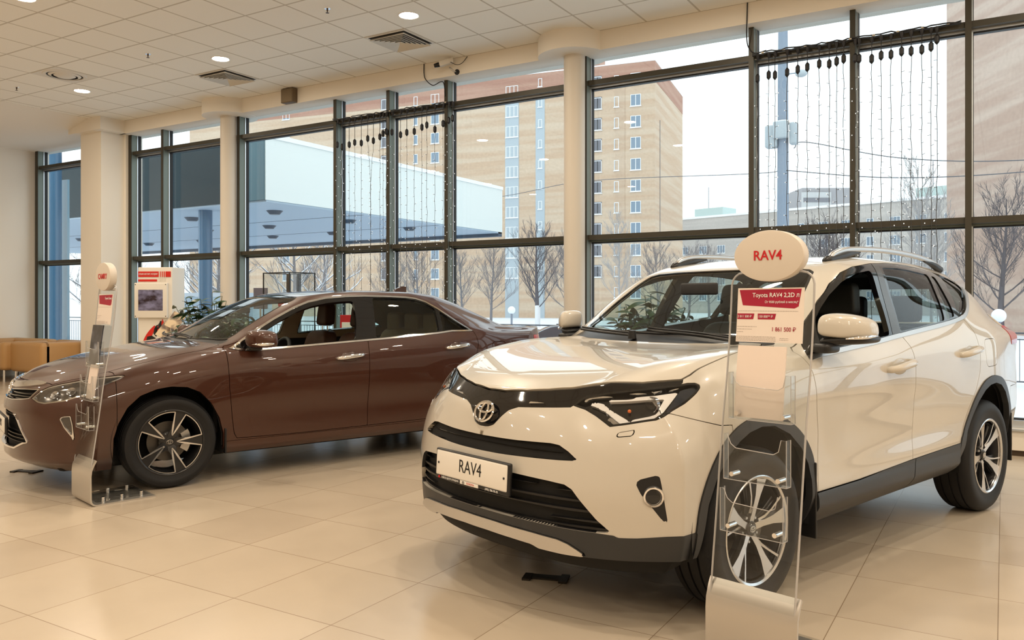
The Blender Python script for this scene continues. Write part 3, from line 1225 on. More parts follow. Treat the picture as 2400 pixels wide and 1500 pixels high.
SUV_TOP = [(.735, 0, .968), (.6, 0, 1.015), (.3, 0, 1.08), (0, 0, 1.115), (-.2, 0, 1.13), (-.27, 0, 1.138), (-.35, 0, 1.165), (-.7, 0, 1.352), (-1.0, 0, 1.505), (-1.15, 0, 1.572), (-1.4, 0, 1.630), (-1.8, 0, 1.652), (-2.3, 0, 1.645), (-2.8, 0, 1.605), (-3.05, 0, 1.575)]




def suv_front(g0):
    # fascia columns from the wheel-side seam (0) to the centre line (7)
    py = [0, .808, .722, .62, .50, .35, .18, 0]
    px = [0, .59, .672, .74, .797, .838, .865, .874]
    iny = [0, .62, .50, .36, .22, .12, .06, 0]          # share of the plan normal along y
    zr = [.225, .315, .42, .56, .68, .79, .875]
    ins_c = [.10, .02, .02, .0, .02, .05, .075]
    ins_s = [.07, .02, .005, .0, .012, .045, .11]
    P = np.zeros((8, 8, 3))
    P[0] = g0[:8]
    for k in range(1, 8):
        w = k / 7
        ny = iny[k]
        nx = math.sqrt(1 - ny * ny)
        for r in range(7):
            d = ins_s[r] * (1 - w) + ins_c[r] * w
            z = g0[r, 2] * max(0, 1 - k / 3) + zr[r] * min(1, k / 3)
            P[k, r] = (px[k] - nx * d, py[k] - ny * d, z)
        P[k, 7] = g0[7 + k]
    return P


def suv_rear(gN):
    P = np.zeros((8, 8, 3))
    P[0] = gN[:8]
    bx = [0, -3.52, -3.61, -3.67, -3.70, -3.72, -3.73, -3.735]
    by = [0, .74, .66, .55, .43, .30, .15, 0]
    for k in range(1, 8):
        for r in range(7):
            P[k, r] = (bx[k] + [.06, .0, .0, 0, .02, .05, .09][r], by[k], gN[r, 2])
        P[k, 7] = gN[7 + k]
    return P


def suv_half():
    return car_half(SUV_ROWS, SUV_TOP, .50, -3.35, (-.25, .5), (2.3, 3.35), suv_front, suv_rear)
# ------------------------------------------------------------------ white SUV: panels cut out of the body surface
def side(S):
    return S.P[:, [0, 2]]


def topc(S):
    return np.stack([S.P[:, 0], np.abs(S.P[:, 1])], 1)


def ballish(p, k):
    v = Vector(p)
    n = v.length
    if n < 1e-6:
        return p
    q = v / n * 1.22
    return tuple(v * (1 - k) + q * k)


class Cutter:
    def __init__(s, S):
        s.S = S

    def take(s, fn, gap=0.):
        f = fn(s.S)
        a = s.S.clip(f + gap / 2, -1)
        s.S = s.S.clip(f - gap / 2, 1)
        return a

    def drop(s, fn):
        s.S = s.S.clip(fn(s.S), 1)


def lr(S, name, m, parent, **k):
    a = S.build(name, m, parent, **k)
    b = S.mirror().build(name, m, parent, **k)
    return a, b


SUV_DLO_BOT = [(-.50, 1.100), (-.612, 1.112), (-.93, 1.136), (-1.245, 1.162), (-1.488, 1.187), (-1.80, 1.214), (-2.094, 1.240), (-2.289, 1.264), (-2.40, 1.287), (-2.50, 1.325), (-2.60, 1.373), (-2.74, 1.432), (-2.80, 1.46)]
SUV_DLO = [(-.50, 1.100), (-.534, 1.144), (-.588, 1.193), (-.667, 1.255), (-.738, 1.304), (-.826, 1.365), (-.976, 1.456), (-1.127, 1.519), (-1.291, 1.556), (-1.521, 1.582), (-1.754, 1.592), (-2.026, 1.588), (-2.271, 1.57), (-2.523, 1.545), (-2.76, 1.513), (-2.825, 1.486)] + SUV_DLO_BOT[:0:-1]
SUV_WF = [(-.655, 1.122), (-.672, 1.20), (-.717, 1.27), (-.80, 1.33), (-.909, 1.396), (-1.078, 1.469), (-1.261, 1.517), (-1.455, 1.540), (-1.408, 1.40), (-1.362, 1.176), (-1.245, 1.167), (-.93, 1.141)]
SUV_WR = [(-1.617, 1.560), (-1.80, 1.562), (-1.95, 1.556), (-2.245, 1.532), (-2.167, 1.40), (-2.085, 1.247), (-1.80, 1.222), (-1.484, 1.195), (-1.525, 1.32)]
SUV_WS = [(-2.300, 1.526), (-2.350, 1.520), (-2.240, 1.270), (-2.118, 1.252)]
SUV_WQ = [(-2.500, 1.535), (-2.62, 1.523), (-2.73, 1.503), (-2.775, 1.480), (-2.74, 1.448), (-2.60, 1.394), (-2.50, 1.348), (-2.42, 1.310), (-2.32, 1.282), (-2.305, 1.30)]
SUV_AF_O = [(.45, .20), (.445, .32), (.43, .425), (.41, .538), (.355, .655), (.28, .754), (.197, .816), (.116, .85), (.02, .868), (-.10, .862), (-.251, .806), (-.37, .728), (-.446, .633), (-.468, .535), (-.474, .44), (-.474, .20)]
SUV_AF_I = [(.40, .10), (.40, .30), (.385, .42), (.365, .53), (.315, .63), (.245, .715), (.17, .77), (.10, .802), (.015, .818), (-.09, .811), (-.22, .762), (-.33, .685), (-.395, .605), (-.425, .52), (-.432, .40), (-.434, .10)]
SUV_AR_O = [(-2.150, .20), (-2.158, .46), (-2.208, .555), (-2.30, .663), (-2.387, .765), (-2.496, .844), (-2.589, .875), (-2.683, .883), (-2.82, .862), (-2.95, .80), (-3.06, .70), (-3.13, .58), (-3.15, .42), (-3.15, .20)]
SUV_AR_I = [(-2.20, .10), (-2.21, .44), (-2.26, .56), (-2.35, .66), (-2.43, .74), (-2.52, .80), (-2.60, .828), (-2.69, .836), (-2.80, .815), (-2.91, .76), (-3.01, .67), (-3.07, .56), (-3.09, .42), (-3.09, .10)]
SUV_HOOD = [(.744, -.1), (.744, 0), (.742, .06), (.723, .187), (.69, .297), (.65, .40), (.59, .515), (.475, .645), (.40, .70), (.338, .742), (.29, .752), (.20, .755), (.09, .754), (-.04, .750), (-.21, .728), (-.336, .69), (-.41, .655), (-.36, .55), (-.315, .44), (-.293, .25), (-.29, 0), (-.29, -.1)]
SUV_WSH = [(-.395, -.1), (-.395, 0), (-.405, .20), (-.443, .443), (-.50, .62), (-.56, .678), (-.64, .668), (-.8, .640), (-.932, .608), (-1.045, .576), (-1.082, .53), (-1.097, .40), (-1.10, .2), (-1.10, -.1)]
SUV_HL = [(.419, .923), (.447, .945), (.474, .962), (.567, .979), (.701, .997), (.862, 1.012), (.885, 1.016), (.919, 1.016), (.936, 1.008), (.935, .996), (.909, .972), (.859, .937), (.808, .911), (.774, .890), (.745, .875), (.689, .866), (.618, .853), (.578, .846), (.554, .863), (.521, .885), (.477, .907), (.431, .918)]
SUV_STRIP = [(-.02, .795), (.025, .795), (.060, .806), (.098, .850), (.129, .878), (.172, .894), (.242, .899), (.346, .906), (.42, .912), (.447, .945), (.474, .962), (.567, .979), (.701, .997), (.862, 1.012), (.878, 1.05), (.80, 1.2), (-.02, 1.2)]
SUV_SLOT = [(-.02, .757), (.10, .758), (.20, .760), (.36, .766), (.396, .762), (.434, .741), (.476, .707), (.40, .702), (.29, .698), (.117, .692), (-.02, .691)]
SUV_GRILLE = [(-.02, .632), (.10, .628), (.219, .624), (.36, .616), (.428, .609), (.456, .593), (.483, .555), (.543, .477), (.594, .428), (.54, .424), (.40, .428), (.2, .432), (-.02, .433)]
SUV_CLAD = [(-.02, .432), (.2, .431), (.40, .427), (.54, .423), (.600, .419), (.614, .411), (.677, .413), (.772, .422), (.895, .428), (1.2, .44), (1.2, .0), (-.02, 0)]
SUV_SKID = [(-.02, .397), (.12, .396), (.294, .388), (.40, .380), (.44, .368), (.472, .350), (.508, .327), (.49, .322), (.42, .322), (.324, .326), (.293, .337), (.20, .343), (.068, .347), (-.02, .347)]
SUV_FOG = [(.673, .632), (.683, .648), (.742, .666), (.753, .660), (.759, .624), (.779, .480), (.775, .475), (.759, .490), (.724, .543), (.690, .591)]
SUV_DF = [(-.44, 1.12), (-.462, 1.06), (-.470, 1.0), (-.485, .847), (-.503, .735), (-.500, .60), (-.495, .461), (-.50, .30), (-1.53, .30), (-1.518, .478), (-1.55, .65), (-1.581, .872), (-1.566, 1.0), (-1.526, 1.105), (-1.46, 1.19), (-1.40, 1.30), (-.8, 1.30)]
SUV_DR = [(-1.40, 1.30), (-1.46, 1.19), (-1.526, 1.105), (-1.566, 1.0), (-1.581, .872), (-1.55, .65), (-1.518, .478), (-1.53, .30), (-2.17, .30), (-2.17, .50), (-2.215, .59), (-2.30, .70), (-2.40, .81), (-2.455, .92), (-2.475, 1.05), (-2.45, 1.16), (-2.38, 1.23), (-2.31, 1.28), (-2.2, 1.35)]


def build_suv(x, y, th):
    car = empty('suv', (x, y, 0), th)
    tag(car, 'pearl white SUV with RAV4 number plate, black wheel arches and silver roof rails', 'car')
    M = MATS
    paint = mat('pearl_white_paint', (.56, .525, .465), .28, coat=1., coat_rough=.015, spec=.4)
    half = suv_half()
    C = Cutter(half)
    # --- openings
    C.drop(lambda S: np.maximum(poly_sdf(side(S), SUV_AF_I), .4 - S.P[:, 1]))
    C.drop(lambda S: np.maximum(poly_sdf(side(S), SUV_AR_I), .4 - S.P[:, 1]))
    C.drop(lambda S: np.maximum(S.P[:, 2] - np.interp(wrapc(S)[:, 0], [0, .2, .293, .324, .5, .52], [.345, .340, .334, .322, .318, .318]), .30 - S.P[:, 0]))
    sd = lambda S: np.maximum((S.A[:, 7] - 9.7) * .03, .45 - S.P[:, 1])

    # --- side glazing
    belt = C.take(lambda S: np.maximum(line_sdf(side(S), spl([(a, b - .012) for a, b in SUV_DLO_BOT], 6)) - .0115, sd(S)))
    dlo = Cutter(C.take(lambda S: np.maximum(poly_sdf(side(S), SUV_DLO), sd(S)), .003))
    wf = dlo.take(lambda S: poly_sdf(side(S), round_poly(SUV_WF, .03)))
    wr = dlo.take(lambda S: poly_sdf(side(S), round_poly(SUV_WR, .02)))
    ws = dlo.take(lambda S: poly_sdf(side(S), round_poly(SUV_WS, .012)))
    wq = dlo.take(lambda S: poly_sdf(side(S), round_poly(SUV_WQ, .02)))
    # tape strip on the door pillar is a lighter satin foil
    tape = dlo.take(lambda S: poly_sdf(side(S), [(-1.54, 1.60), (-1.60, 1.60), (-1.535, 1.42), (-1.47, 1.17), (-1.385, 1.16), (-1.43, 1.32), (-1.48, 1.46)]))
    lr(belt, 'belt_molding', M['satin_metal'], car, lip=.008, lift=.004)
    lr(dlo.S, 'window_frame', M['gloss_black'], car, lip=.03)
    lr(tape, 'pillar_trim', mat('pillar_foil', (.045, .05, .056), .22, coat=.3), car, lip=.03, lift=.0015)
    for S_, nm, g in ((wr, 'rear_door_glass', 'car_glass_front'), (ws, 'fixed_side_glass', 'car_glass'), (wq, 'quarter_glass', 'privacy_glass')):
        lr(S_, nm, M[g], car, lift=-.006)
    wf.mirror().build('front_door_glass', M['car_glass_front'], car, lift=-.006)

    # --- windscreen, hood, cowl
    tz = lambda S: np.maximum((8.0 - S.A[:, 7]) * .03, S.P[:, 0] - .3)
    wsh = C.take(lambda S: np.maximum(poly_sdf(topc(S), SUV_WSH), tz(S)), .002)
    Cw = Cutter(wsh)
    wg = Cw.take(lambda S: poly_sdf(topc(S), SUV_WSH) + .016)
    both(wg).build('windscreen', M['car_glass_front'], car, lift=-.003)
    both(Cw.S).build('windscreen_seal', M['gloss_black'], car, lip=.01)
    rw = C.take(lambda S: np.maximum(np.maximum(S.P[:, 0] + 3.08, np.abs(S.P[:, 1]) - .56), np.maximum(1.20 - S.P[:, 2], S.P[:, 2] - 1.48)), .003)
    both(rw).build('rear_window', M['privacy_glass'], car, lift=-.003)
    hood = C.take(lambda S: np.maximum(poly_sdf(topc(S), SUV_HOOD), .80 - S.P[:, 2]), .006)
    both(hood).build('hood', paint, car, lip=.02)
    cowl = C.take(lambda S: np.maximum(np.maximum(-.62 - S.P[:, 0], S.P[:, 0] + .27), np.maximum(np.abs(S.P[:, 1]) - .70 - .6 * np.minimum(0, S.P[:, 0] + .45), (8. - S.A[:, 7]) * .03)))
    both(cowl).build('cowl', M['satin_black'], car, lip=.02, lift=-.004)

    # --- front end
    strip = C.take(lambda S: np.maximum(poly_sdf(wrapc(S), SUV_STRIP), .2 - S.P[:, 0]))
    both(strip).build('upper_grille_strip', M['gloss_black'], car, lip=.02, lift=-.004)
    hl = C.take(lambda S: np.maximum(poly_sdf(wrapc(S), SUV_HL), .1 - S.P[:, 0]), .002)
    slot = C.take(lambda S: np.maximum(poly_sdf(wrapc(S), SUV_SLOT), .3 - S.P[:, 0]))
    gr = C.take(lambda S: np.maximum(poly_sdf(wrapc(S), SUV_GRILLE), .3 - S.P[:, 0]))
    fog = C.take(lambda S: np.maximum(poly_sdf(wrapc(S), round_poly(SUV_FOG, .012)), .3 - S.P[:, 0]))
    cl = Cutter(C.take(lambda S: np.maximum(poly_sdf(wrapc(S), SUV_CLAD), .425 - S.P[:, 0])))
    skid = cl.take(lambda S: poly_sdf(wrapc(S), SUV_SKID), .002)

    def curve_out(S, d):                      # smooth bulge so that the dark valance reads as its own piece
        return S.offset(d)
    both(cl.S).build('front_valance', M['matte_plastic'], car, lip=.03, lift=.002)
    both(skid).build('skid_plate', M['satin_metal'], car, lip=.02, lift=.014)
    # lower grille: recessed backing and horizontal blades
    def louvre(S, zs, hw, name, m, parent, back, lift, vert=()):
        g = both(S).build(name, MATS['under_black'], parent, lip=0, lift=-back)
        rim = both(S).build('grille_frame', MATS['satin_black'], g, lip=back)
        me = rim.data                                    # keep only the folded rim
        bm = bmesh.new()
        bm.from_mesh(me)
        nkeep = len(both(S).T)
        bm.faces.ensure_lookup_table()
        bmesh.ops.delete(bm, geom=bm.faces[:nkeep], context='FACES')
        bm.to_mesh(me)
        bm.free()
        for z in zs:
            b = S.clip(np.abs(S.P[:, 2] - z - .05 * (S.P[:, 0] - .86)) - hw, -1)
            if len(b.T):
                both(b).build('grille_blade', m, g, lip=.022, lift=lift)
        for a in vert:
            b = S.clip(np.abs(wrapc(S)[:, 0] - a) - .0016, -1)
            if len(b.T):
                both(b).build('grille_bar', m, g, lip=.015, lift=lift - .006)
        return g
    louvre(gr, (.592, .548, .508, .470, .440), .0055, 'lower_grille', M['satin_black'], car, .055, -.016)
    louvre(slot, (.738, .722, .706), .0018, 'upper_grille', M['gloss_black'], car, .022, -.014, [.06 + .075 * k for k in range(6)])
    # headlights
    for sgn in (1, -1):
        hd = empty('headlight', (0, 0, 0), 0, car)
        F = (lambda s: s) if sgn > 0 else (lambda s: s.mirror())
        F(hl).build('lamp_housing', M['lamp_black'], hd, lift=-.030)
        rim = hl.clip(poly_sdf(wrapc(hl), SUV_HL) + .0075, 1)
        F(rim).build('lamp_edge', M['gloss_black'], hd, lip=.03, lift=-.001)

        def det(poly, name, m, lift, lip=.012):
            a = hl.clip(poly_sdf(wrapc(hl), poly), -1)
            if len(a.T):
                F(a).build(name, m, hd, lift=lift, lip=lip)
        det([(.462, .938), (.472, .957), (.846, .999), (.858, .996), (.49, .951), (.474, .938)], 'chrome_trim', M['chrome'], -.006)
        det([(.555, .942), (.575, .955), (.70, .968), (.842, .985), (.774, .909), (.728, .879), (.653, .867), (.645, .876), (.724, .892), (.744, .901), (.783, .960), (.576, .945)], 'light_guide', M['lamp_white'], -.010, .02)
        det([(.462, .936), (.504, .943), (.543, .936), (.574, .913), (.655, .869), (.619, .859), (.554, .905), (.512, .924)], 'running_light', M['lamp_white'], -.012, .02)
        det([(.852, .994), (.924, 1.010), (.932, 1.001), (.891, .966), (.802, .911), (.781, .908)], 'corner_reflector', mat('dark_reflector', (.06, .07, .09), .12, metal=.7), -.014)
        det([(.545, .890), (.575, .890), (.625, .860), (.60, .855)], 'lower_reflector', M['lamp_inside'], -.022, .01)
        pj = MB().sphere((.484, .700 * 1, .930), .026, 20, 14)
        o = pj.build('projector_lens', M['lens_clear'], hd, smooth=True)
        q = MB().lathe([(.0, -.012), (.026, -.012), (.031, .002), (.034, .002), (.034, -.016)], 28, 'x', (.484, .70, .930)).build('projector_ring', M['lamp_inside'], hd, auto=40)
        a = MB().sphere((.566, .652, .905), .008, 12, 8).build('turn_signal', M['amber'], hd, smooth=True)
        if sgn < 0:
            for ob in (o, q, a):
                for v in ob.data.vertices:
                    v.co.y *= -1
                ob.data.flip_normals()
        F(hl).build('lamp_cover', M['lens_clear'], hd, lift=.001)
    # chrome bar in the strip, emblem
    bar = strip.clip(np.maximum(np.abs(wrapc(strip)[:, 1] - (.915 + (wrapc(strip)[:, 0] - .22) * .085)) - .0035, np.maximum(.222 - wrapc(strip)[:, 0], wrapc(strip)[:, 0] - .416)), -1)
    lr(bar, 'chrome_bar', M['chrome'], car, lip=.012, lift=.006)
    em = badge_mb(.063, .047, .005).build('emblem', M['chrome'], car, auto=50)
    em.location = (.816, .0, .862)
    em.rotation_euler = (math.radians(24), 0, math.radians(-90))
    # fog lamps
    for sgn in (1, -1):
        F = (lambda s: s) if sgn > 0 else (lambda s: s.mirror())
        fb = F(fog).build('fog_lamp_bezel', M['satin_black'], car, lip=.012, lift=-.002)
        n = Vector((.70, .70 * sgn, -.05)).normalized()
        c = Vector((.594, .803 * sgn, .582)) - n * .002
        rot = n.to_track_quat('Z', 'Y').to_euler()
        ring = MB().lathe([(.030, -.01), (.033, .008), (.040, .010), (.043, .002), (.043, -.012)], 40, 'z').build('fog_lamp_ring', M['chrome'], fb, auto=50)
        cup = MB().lathe([(0, -.016), (.02, -.012), (.032, .004)], 32, 'z').build('fog_lamp_reflector', M['lamp_inside'], fb, auto=60)
        ln = MB().lathe([(0, .010), (.02, .008), (.031, .003)], 32, 'z').build('fog_lamp_lens', M['lens_clear'], fb, smooth=True)
        for o in (ring, cup, ln):
            o.location = c
            o.rotation_euler = rot
    # washer covers
    wsr = C.take(lambda S: np.maximum(poly_sdf(wrapc(S), round_poly([(.604, .808), (.609, .825), (.670, .838), (.660, .815)], .005)), .3 - S.P[:, 0]), .003)
    lr(wsr, 'headlight_washer_cover', paint, car, lip=.004, lift=.002)
    # number plate
    pl = empty('number_plate', (.895, 0, .605), 0, car)
    pl.rotation_euler = (0, math.radians(-3), 0)
    MB().rbox(-.022, .0, -.268, .268, -.075, .066, .008).build('plate_holder', M['satin_black'], pl, auto=40)
    MB().rbox(-.004, .003, -.257, .257, -.056, .058, .006).build('plate_face', M['plate_white'], pl, auto=40)
    MB().rbox(-.006, .003, -.07, .062, -.073, -.0575, .001).build('dealer_strip', M['plate_white'], pl, auto=40)
    rt = (math.radians(90), 0, math.radians(90))
    text_mesh('plate_text', 'RAV4', .082, M['ink_black'], pl, .0006, (.0035, 0, .004), rt, sx=.86)
    text_mesh('dealer_text', 'ТОЙОТА ЦЕНТР ОТРАДНОЕ', .0115, M['ink_white'], pl, .0004, (.0022, -.148, -.066), rt, sx=.85)
    text_mesh('brand_text', 'TOYOTA', .0135, M['ink_red'], pl, .0004, (.0035, .006, -.0655), rt)
    text_mesh('phone_text', '(495) 780-78-78', .0135, M['ink_white'], pl, .0004, (.0022, .155, -.066), rt)
    MB().lathe([(0, .001), (.006, .001), (.006, -.001)], 16, 'x', (.002, -.232, -.066)).build('dealer_logo', M['ink_red'], pl)
    mb = MB()
    for s in (-1, 1):
        mb.lathe([(0, .0045), (.005, .0035), (.005, .0)], 12, 'x', (.002, s * .238, -.0))
    mb.build('plate_screw', M['trim_dark'], pl)
    badge_mb(.008, .006, .0005).build('plate_emblem', M['ink_black'], pl).matrix_local = Matrix.Translation((.0035, -.045, -.0655)) @ Matrix.Rotation(math.radians(-90), 4, 'Z')

    # --- wheel arch cladding and sills
    for O, I in ((SUV_AF_O, SUV_AF_I), (SUV_AR_O, SUV_AR_I)):
        a = C.take(lambda S: np.maximum(poly_sdf(side(S), spl(O, 4)), .45 - S.P[:, 1]), .002)
        lr(a, 'wheel_arch_trim', M['matte_plastic'], car, lip=.035, lift=.008)
    sill = C.take(lambda S: np.maximum(S.P[:, 2] - np.interp(S.P[:, 0], [-2.2, -1.492, -.9, -.45], [.500, .481, .458, .455]), np.maximum(S.P[:, 0] + .45, np.maximum(-2.20 - S.P[:, 0], .45 - S.P[:, 1]))), .002)
    zz = sill.P[:, 2]
    prof = np.interp(zz, [.28, .31, .385, .400, .46, .51], [.012, .012, .034, .034, .008, .004])
    sill = sill.offset(prof)
    sp_ = Cutter(sill)
    s1 = sp_.take(lambda S: S.P[:, 0] + 1.535 - .02 * np.sin((S.P[:, 2] - .3) * 20), .008)
    for S_ in (s1, sp_.S):
        # rebuild facet normals for the folded sill
        e1 = S_.P[S_.T[:, 1]] - S_.P[S_.T[:, 0]]
        e2 = S_.P[S_.T[:, 2]] - S_.P[S_.T[:, 0]]
        fn = np.cross(e1, e2)
        N = np.zeros_like(S_.P)
        for k in range(3):
            np.add.at(N, S_.T[:, k], fn)
        S_.A[:, 3:6] = N / (np.linalg.norm(N, axis=1)[:, None] + 1e-12)
        lr(S_, 'sill_trim', M['matte_plastic'], car, lip=.02)
    # --- doors, fenders, bumpers
    df = C.take(lambda S: np.maximum(poly_sdf(side(S), SUV_DF), np.maximum((S.A[:, 7] - 9.) * .03, .45 - S.P[:, 1])), .0045)
    dr = C.take(lambda S: np.maximum(poly_sdf(side(S), SUV_DR), np.maximum((S.A[:, 7] - 9.) * .03, .45 - S.P[:, 1])), .0045)
    tl = C.take(lambda S: np.maximum(np.maximum(S.P[:, 0] + 3.16 - .6 * (S.P[:, 2] - 1.12), .30 - np.abs(S.P[:, 1])), np.maximum(1.065 - S.P[:, 2], S.P[:, 2] - 1.19)), .003)
    lr(tl, 'tail_light', M['red_lens'], car, lip=.02, lift=.003)
    fl = C.take(lambda S: np.maximum(poly_sdf(side(S), round_poly([(-2.56, .94), (-2.56, 1.12), (-2.76, 1.12), (-2.76, .95)], .05)), .45 - S.P[:, 1]), .003)
    lr(fl, 'fuel_flap', paint, car, lip=.004)
    fb = C.take(lambda S: np.maximum(S.P[:, 2] - np.interp(wrapc(S)[:, 0], [0, .8, 1.005, 1.3], [1.0, .900, .844, .83]), .20 - S.P[:, 0]), .0035)
    fbo = both(fb).build('front_bumper', paint, car, lip=.02)
    rb = C.take(lambda S: np.maximum(S.P[:, 0] + 3.12, S.P[:, 2] - .78), .004)
    rb2 = Cutter(rb)
    rbl = rb2.take(lambda S: S.P[:, 2] - .55)
    both(rb2.S).build('rear_bumper', paint, car, lip=.02)
    both(rbl).build('rear_valance', M['satin_metal'], car, lip=.02)
    for sgn in (1, -1):
        F = (lambda s: s) if sgn > 0 else (lambda s: s.mirror())
        for D_, nm, hx, hz in ((df, 'front_door', -1.36, 1.012), (dr, 'rear_door', -2.31, 1.052)):
            d = F(D_).build(nm, paint, car, lip=.025)
            mb = MB()
            yy = .905
            pts = [(hx + .135, yy - .012, hz - .018), (hx + .125, yy + .012, hz - .015), (hx + .09, yy + .036, hz - .008), (hx, yy + .042, hz + .004), (hx - .09, yy + .036, hz + .012), (hx - .125, yy + .012, hz + .014), (hx - .135, yy - .012, hz + .014)]
            P = spl(pts, 5)
            R = np.interp(np.linspace(0, 1, len(P)), [0, .15, .5, .85, 1], [.014, .019, .021, .019, .014])
            mb.tube(P, R, 12, up=(0, 0, 1))
            V = np.array(mb.V)
            h = mb.build('door_handle', paint, d, smooth=True)
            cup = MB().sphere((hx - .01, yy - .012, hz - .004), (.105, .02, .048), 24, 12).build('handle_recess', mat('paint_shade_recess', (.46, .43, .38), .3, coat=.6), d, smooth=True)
            if sgn < 0:
                for o in (h, cup):
                    for v in o.data.vertices:
                        v.co.y *= -1
                    o.data.flip_normals()
    lr(C.S, 'body_side', paint, car, lip=.02) if False else both(C.S).build('body_shell', paint, car, lip=.02)
    # spoiler lip over the tailgate
    mb = MB()
    prof = spl([(-2.93, -.50, 1.520), (-3.06, -.42, 1.545), (-3.10, 0, 1.560), (-3.06, .42, 1.545), (-2.93, .50, 1.520)], 8)
    mb.tube(prof, .022, 10)
    mb.build('roof_spoiler', paint, car, smooth=True)

    # --- roof rails
    for s in (1, -1):
        rail = empty('roof_rail', (0, 0, 0), 0, car)
        P = spl([(-1.27, .545, 1.606), (-1.33, .548, 1.640), (-1.50, .552, 1.668), (-1.9, .555, 1.678), (-2.3, .553, 1.664), (-2.6, .548, 1.636), (-2.76, .545, 1.600)], 8)
        w = np.full(len(P), .017)
        mb = MB().tube(P, w, 10, up=(0, 1, 0))
        c = P.mean(0)
        o1 = mb.build('rail_bar', M['satin_metal'], rail, smooth=True)
        o2 = MB().tube(spl([(-1.22, .54, 1.592), (-1.30, .545, 1.606), (-1.48, .55, 1.640), (-1.62, .552, 1.655)], 6), np.interp(np.linspace(0, 1, 19), [0, .15, .6, 1], [.012, .026, .024, .006]), 10, up=(0, 1, 0)).build('rail_foot', M['satin_black'], rail, smooth=True)
        o3 = MB().tube(spl([(-2.50, .552, 1.632), (-2.62, .55, 1.618), (-2.74, .547, 1.590), (-2.80, .545, 1.572)], 6), np.interp(np.linspace(0, 1, 19), [0, .5, .85, 1], [.006, .024, .026, .012]), 10, up=(0, 1, 0)).build('rail_foot', M['satin_black'], rail, smooth=True)
        if s < 0:
            for o in (o1, o2, o3):
                for v in o.data.vertices:
                    v.co.y *= -1
                o.data.flip_normals()
    # --- mirrors
    for s in (1, -1):
        mi = empty('door_mirror', (0, 0, 0), 0, car)

        def mcap(p):
            u, v, w = ballish(p, .45)
            # u: along x (front +), v: outwards, w: up
            f = 1 - .35 * max(0, v - .2)
            return (-.625 + u * (.090 if u < 0 else .120) * f - .070 * (v + 1), s * (.960 + .092 * v), 1.208 + w * (.082 if w > 0 else .036) * (1 - .22 * max(0, v)) + .010 * (1 - v))
        V, F = cage_box(-1, 1, -1, 1, -1, 1, 3, 3, 3, mcap)
        sub_obj('mirror_cap', V, F, paint, mi)

        def mlow(p):
            u, v, w = ballish(p, .45)
            return (-.635 + u * .10 - .070 * (v + 1), s * (.956 + .091 * v), 1.172 + w * .022 + .006 * v)
        V, F = cage_box(-1, 1, -1, 1, -1, 1, 3, 3, 3, mlow)
        sub_obj('mirror_base', V, F, M['satin_black'], mi)
        V, F = cage_box(-1, 1, -1, 1, -1, 1, 2, 2, 2, lambda p: (-.60 + p[0] * .07, s * (.885 + .05 * p[1]), 1.135 + .026 * p[2]))
        sub_obj('mirror_stalk', V, F, M['satin_black'], mi)
        MB().tube(spl([(-.60, s * .985, 1.182), (-.66, s * 1.035, 1.188), (-.79, s * 1.048, 1.194)], 6), np.interp(np.linspace(0, 1, 13), [0, .7, 1], [.003, .012, .006]), 8).build('mirror_signal', M['lens_clear'] if False else M['chrome'], mi, smooth=True)
    # --- wipers
    for (a, b, c) in (((-.33, .55, 1.165), (-.36, .30, 1.185), (-.385, -.05, 1.203)), ((-.315, -.10, 1.175), (-.34, -.35, 1.185), (-.40, -.58, 1.195))):
        P = spl([a, b, c], 6)
        mb = MB().tube(P, .008, 6).tube(P + np.array([-.012, 0, .012]), .006, 6)
        mb.lathe([(0, .03), (.02, .025), (.024, -.02)], 14, 'z', a)
        mb.build('wiper', M['satin_black'], car, auto=60)
    # --- wheels
    proto = suv_wheel(car)
    proto.location = (0, .785, .360)
    proto.rotation_euler = (0, math.radians(-1.5), 0)
    for xx, s in ((-2.66, 1), (0, -1), (-2.66, -1)):
        w = copy_tree(proto, car)
        w.location = (xx, s * .785, .360)
        w.rotation_euler = (0, 0.5 * (xx < -1), 0 if s > 0 else math.pi)
    # --- mud flaps, underbody, wheel wells
    for xx, z0, yy in ((-.455, .24, .83), (-3.105, .27, .80)):
        for s in (1, -1):
            MB().rbox(xx - .012, xx, s * yy - .085, s * yy + .085, z0, .60, .005).build('mud_flap', M['satin_black'], car, auto=40)
    MB().rbox(-3.55, .52, -.66, .66, .25, .42, .05).build('underbody', M['under_black'], car, auto=40)
    for xx in (0., -2.66):
        for s in (1, -1):
            mb = MB().lathe([(.0, s * .55), (.455, s * .55), (.455, s * .885)], 40, 'y', (xx, 0, .40), math.radians(-12), math.radians(192))
            mb.build('wheel_liner', M['under_black'], car, auto=60)
    inner_cabin(car, car_half_coarse(SUV_ROWS, SUV_TOP, .50, -3.35, (-.25, .5), (2.3, 3.35), suv_front, suv_rear),
                [SUV_WF, SUV_WR, SUV_WS, SUV_WQ], [(a - .012 * (a < -.6) + .012 * (a > -.6), b) for a, b in SUV_WSH], (SUV_AF_I, SUV_AR_I), 'trim_dark', (3.08, .56, 1.20, 1.48), zf=1.0, xf=-.40)
    # --- seats and dash
    seat_parts(car, -1.55, .37, .62, M['seat_black'])
    seat_parts(car, -1.55, -.37, .62, M['seat_black'])
    V, F = cage_box(-2.40, -1.95, -.62, .62, .50, .68, 3, 3, 3)
    sub_obj('rear_cushion', V, F, M['seat_black'], car)
    V, F = cage_box(-.08, .08, -.62, .62, 0, .58, 3, 3, 3, lambda p: (p[0] - 2.38 - .3 * p[2], p[1], .62 + p[2]))
    rs = sub_obj('rear_seat_back', V, F, M['seat_black'], car)
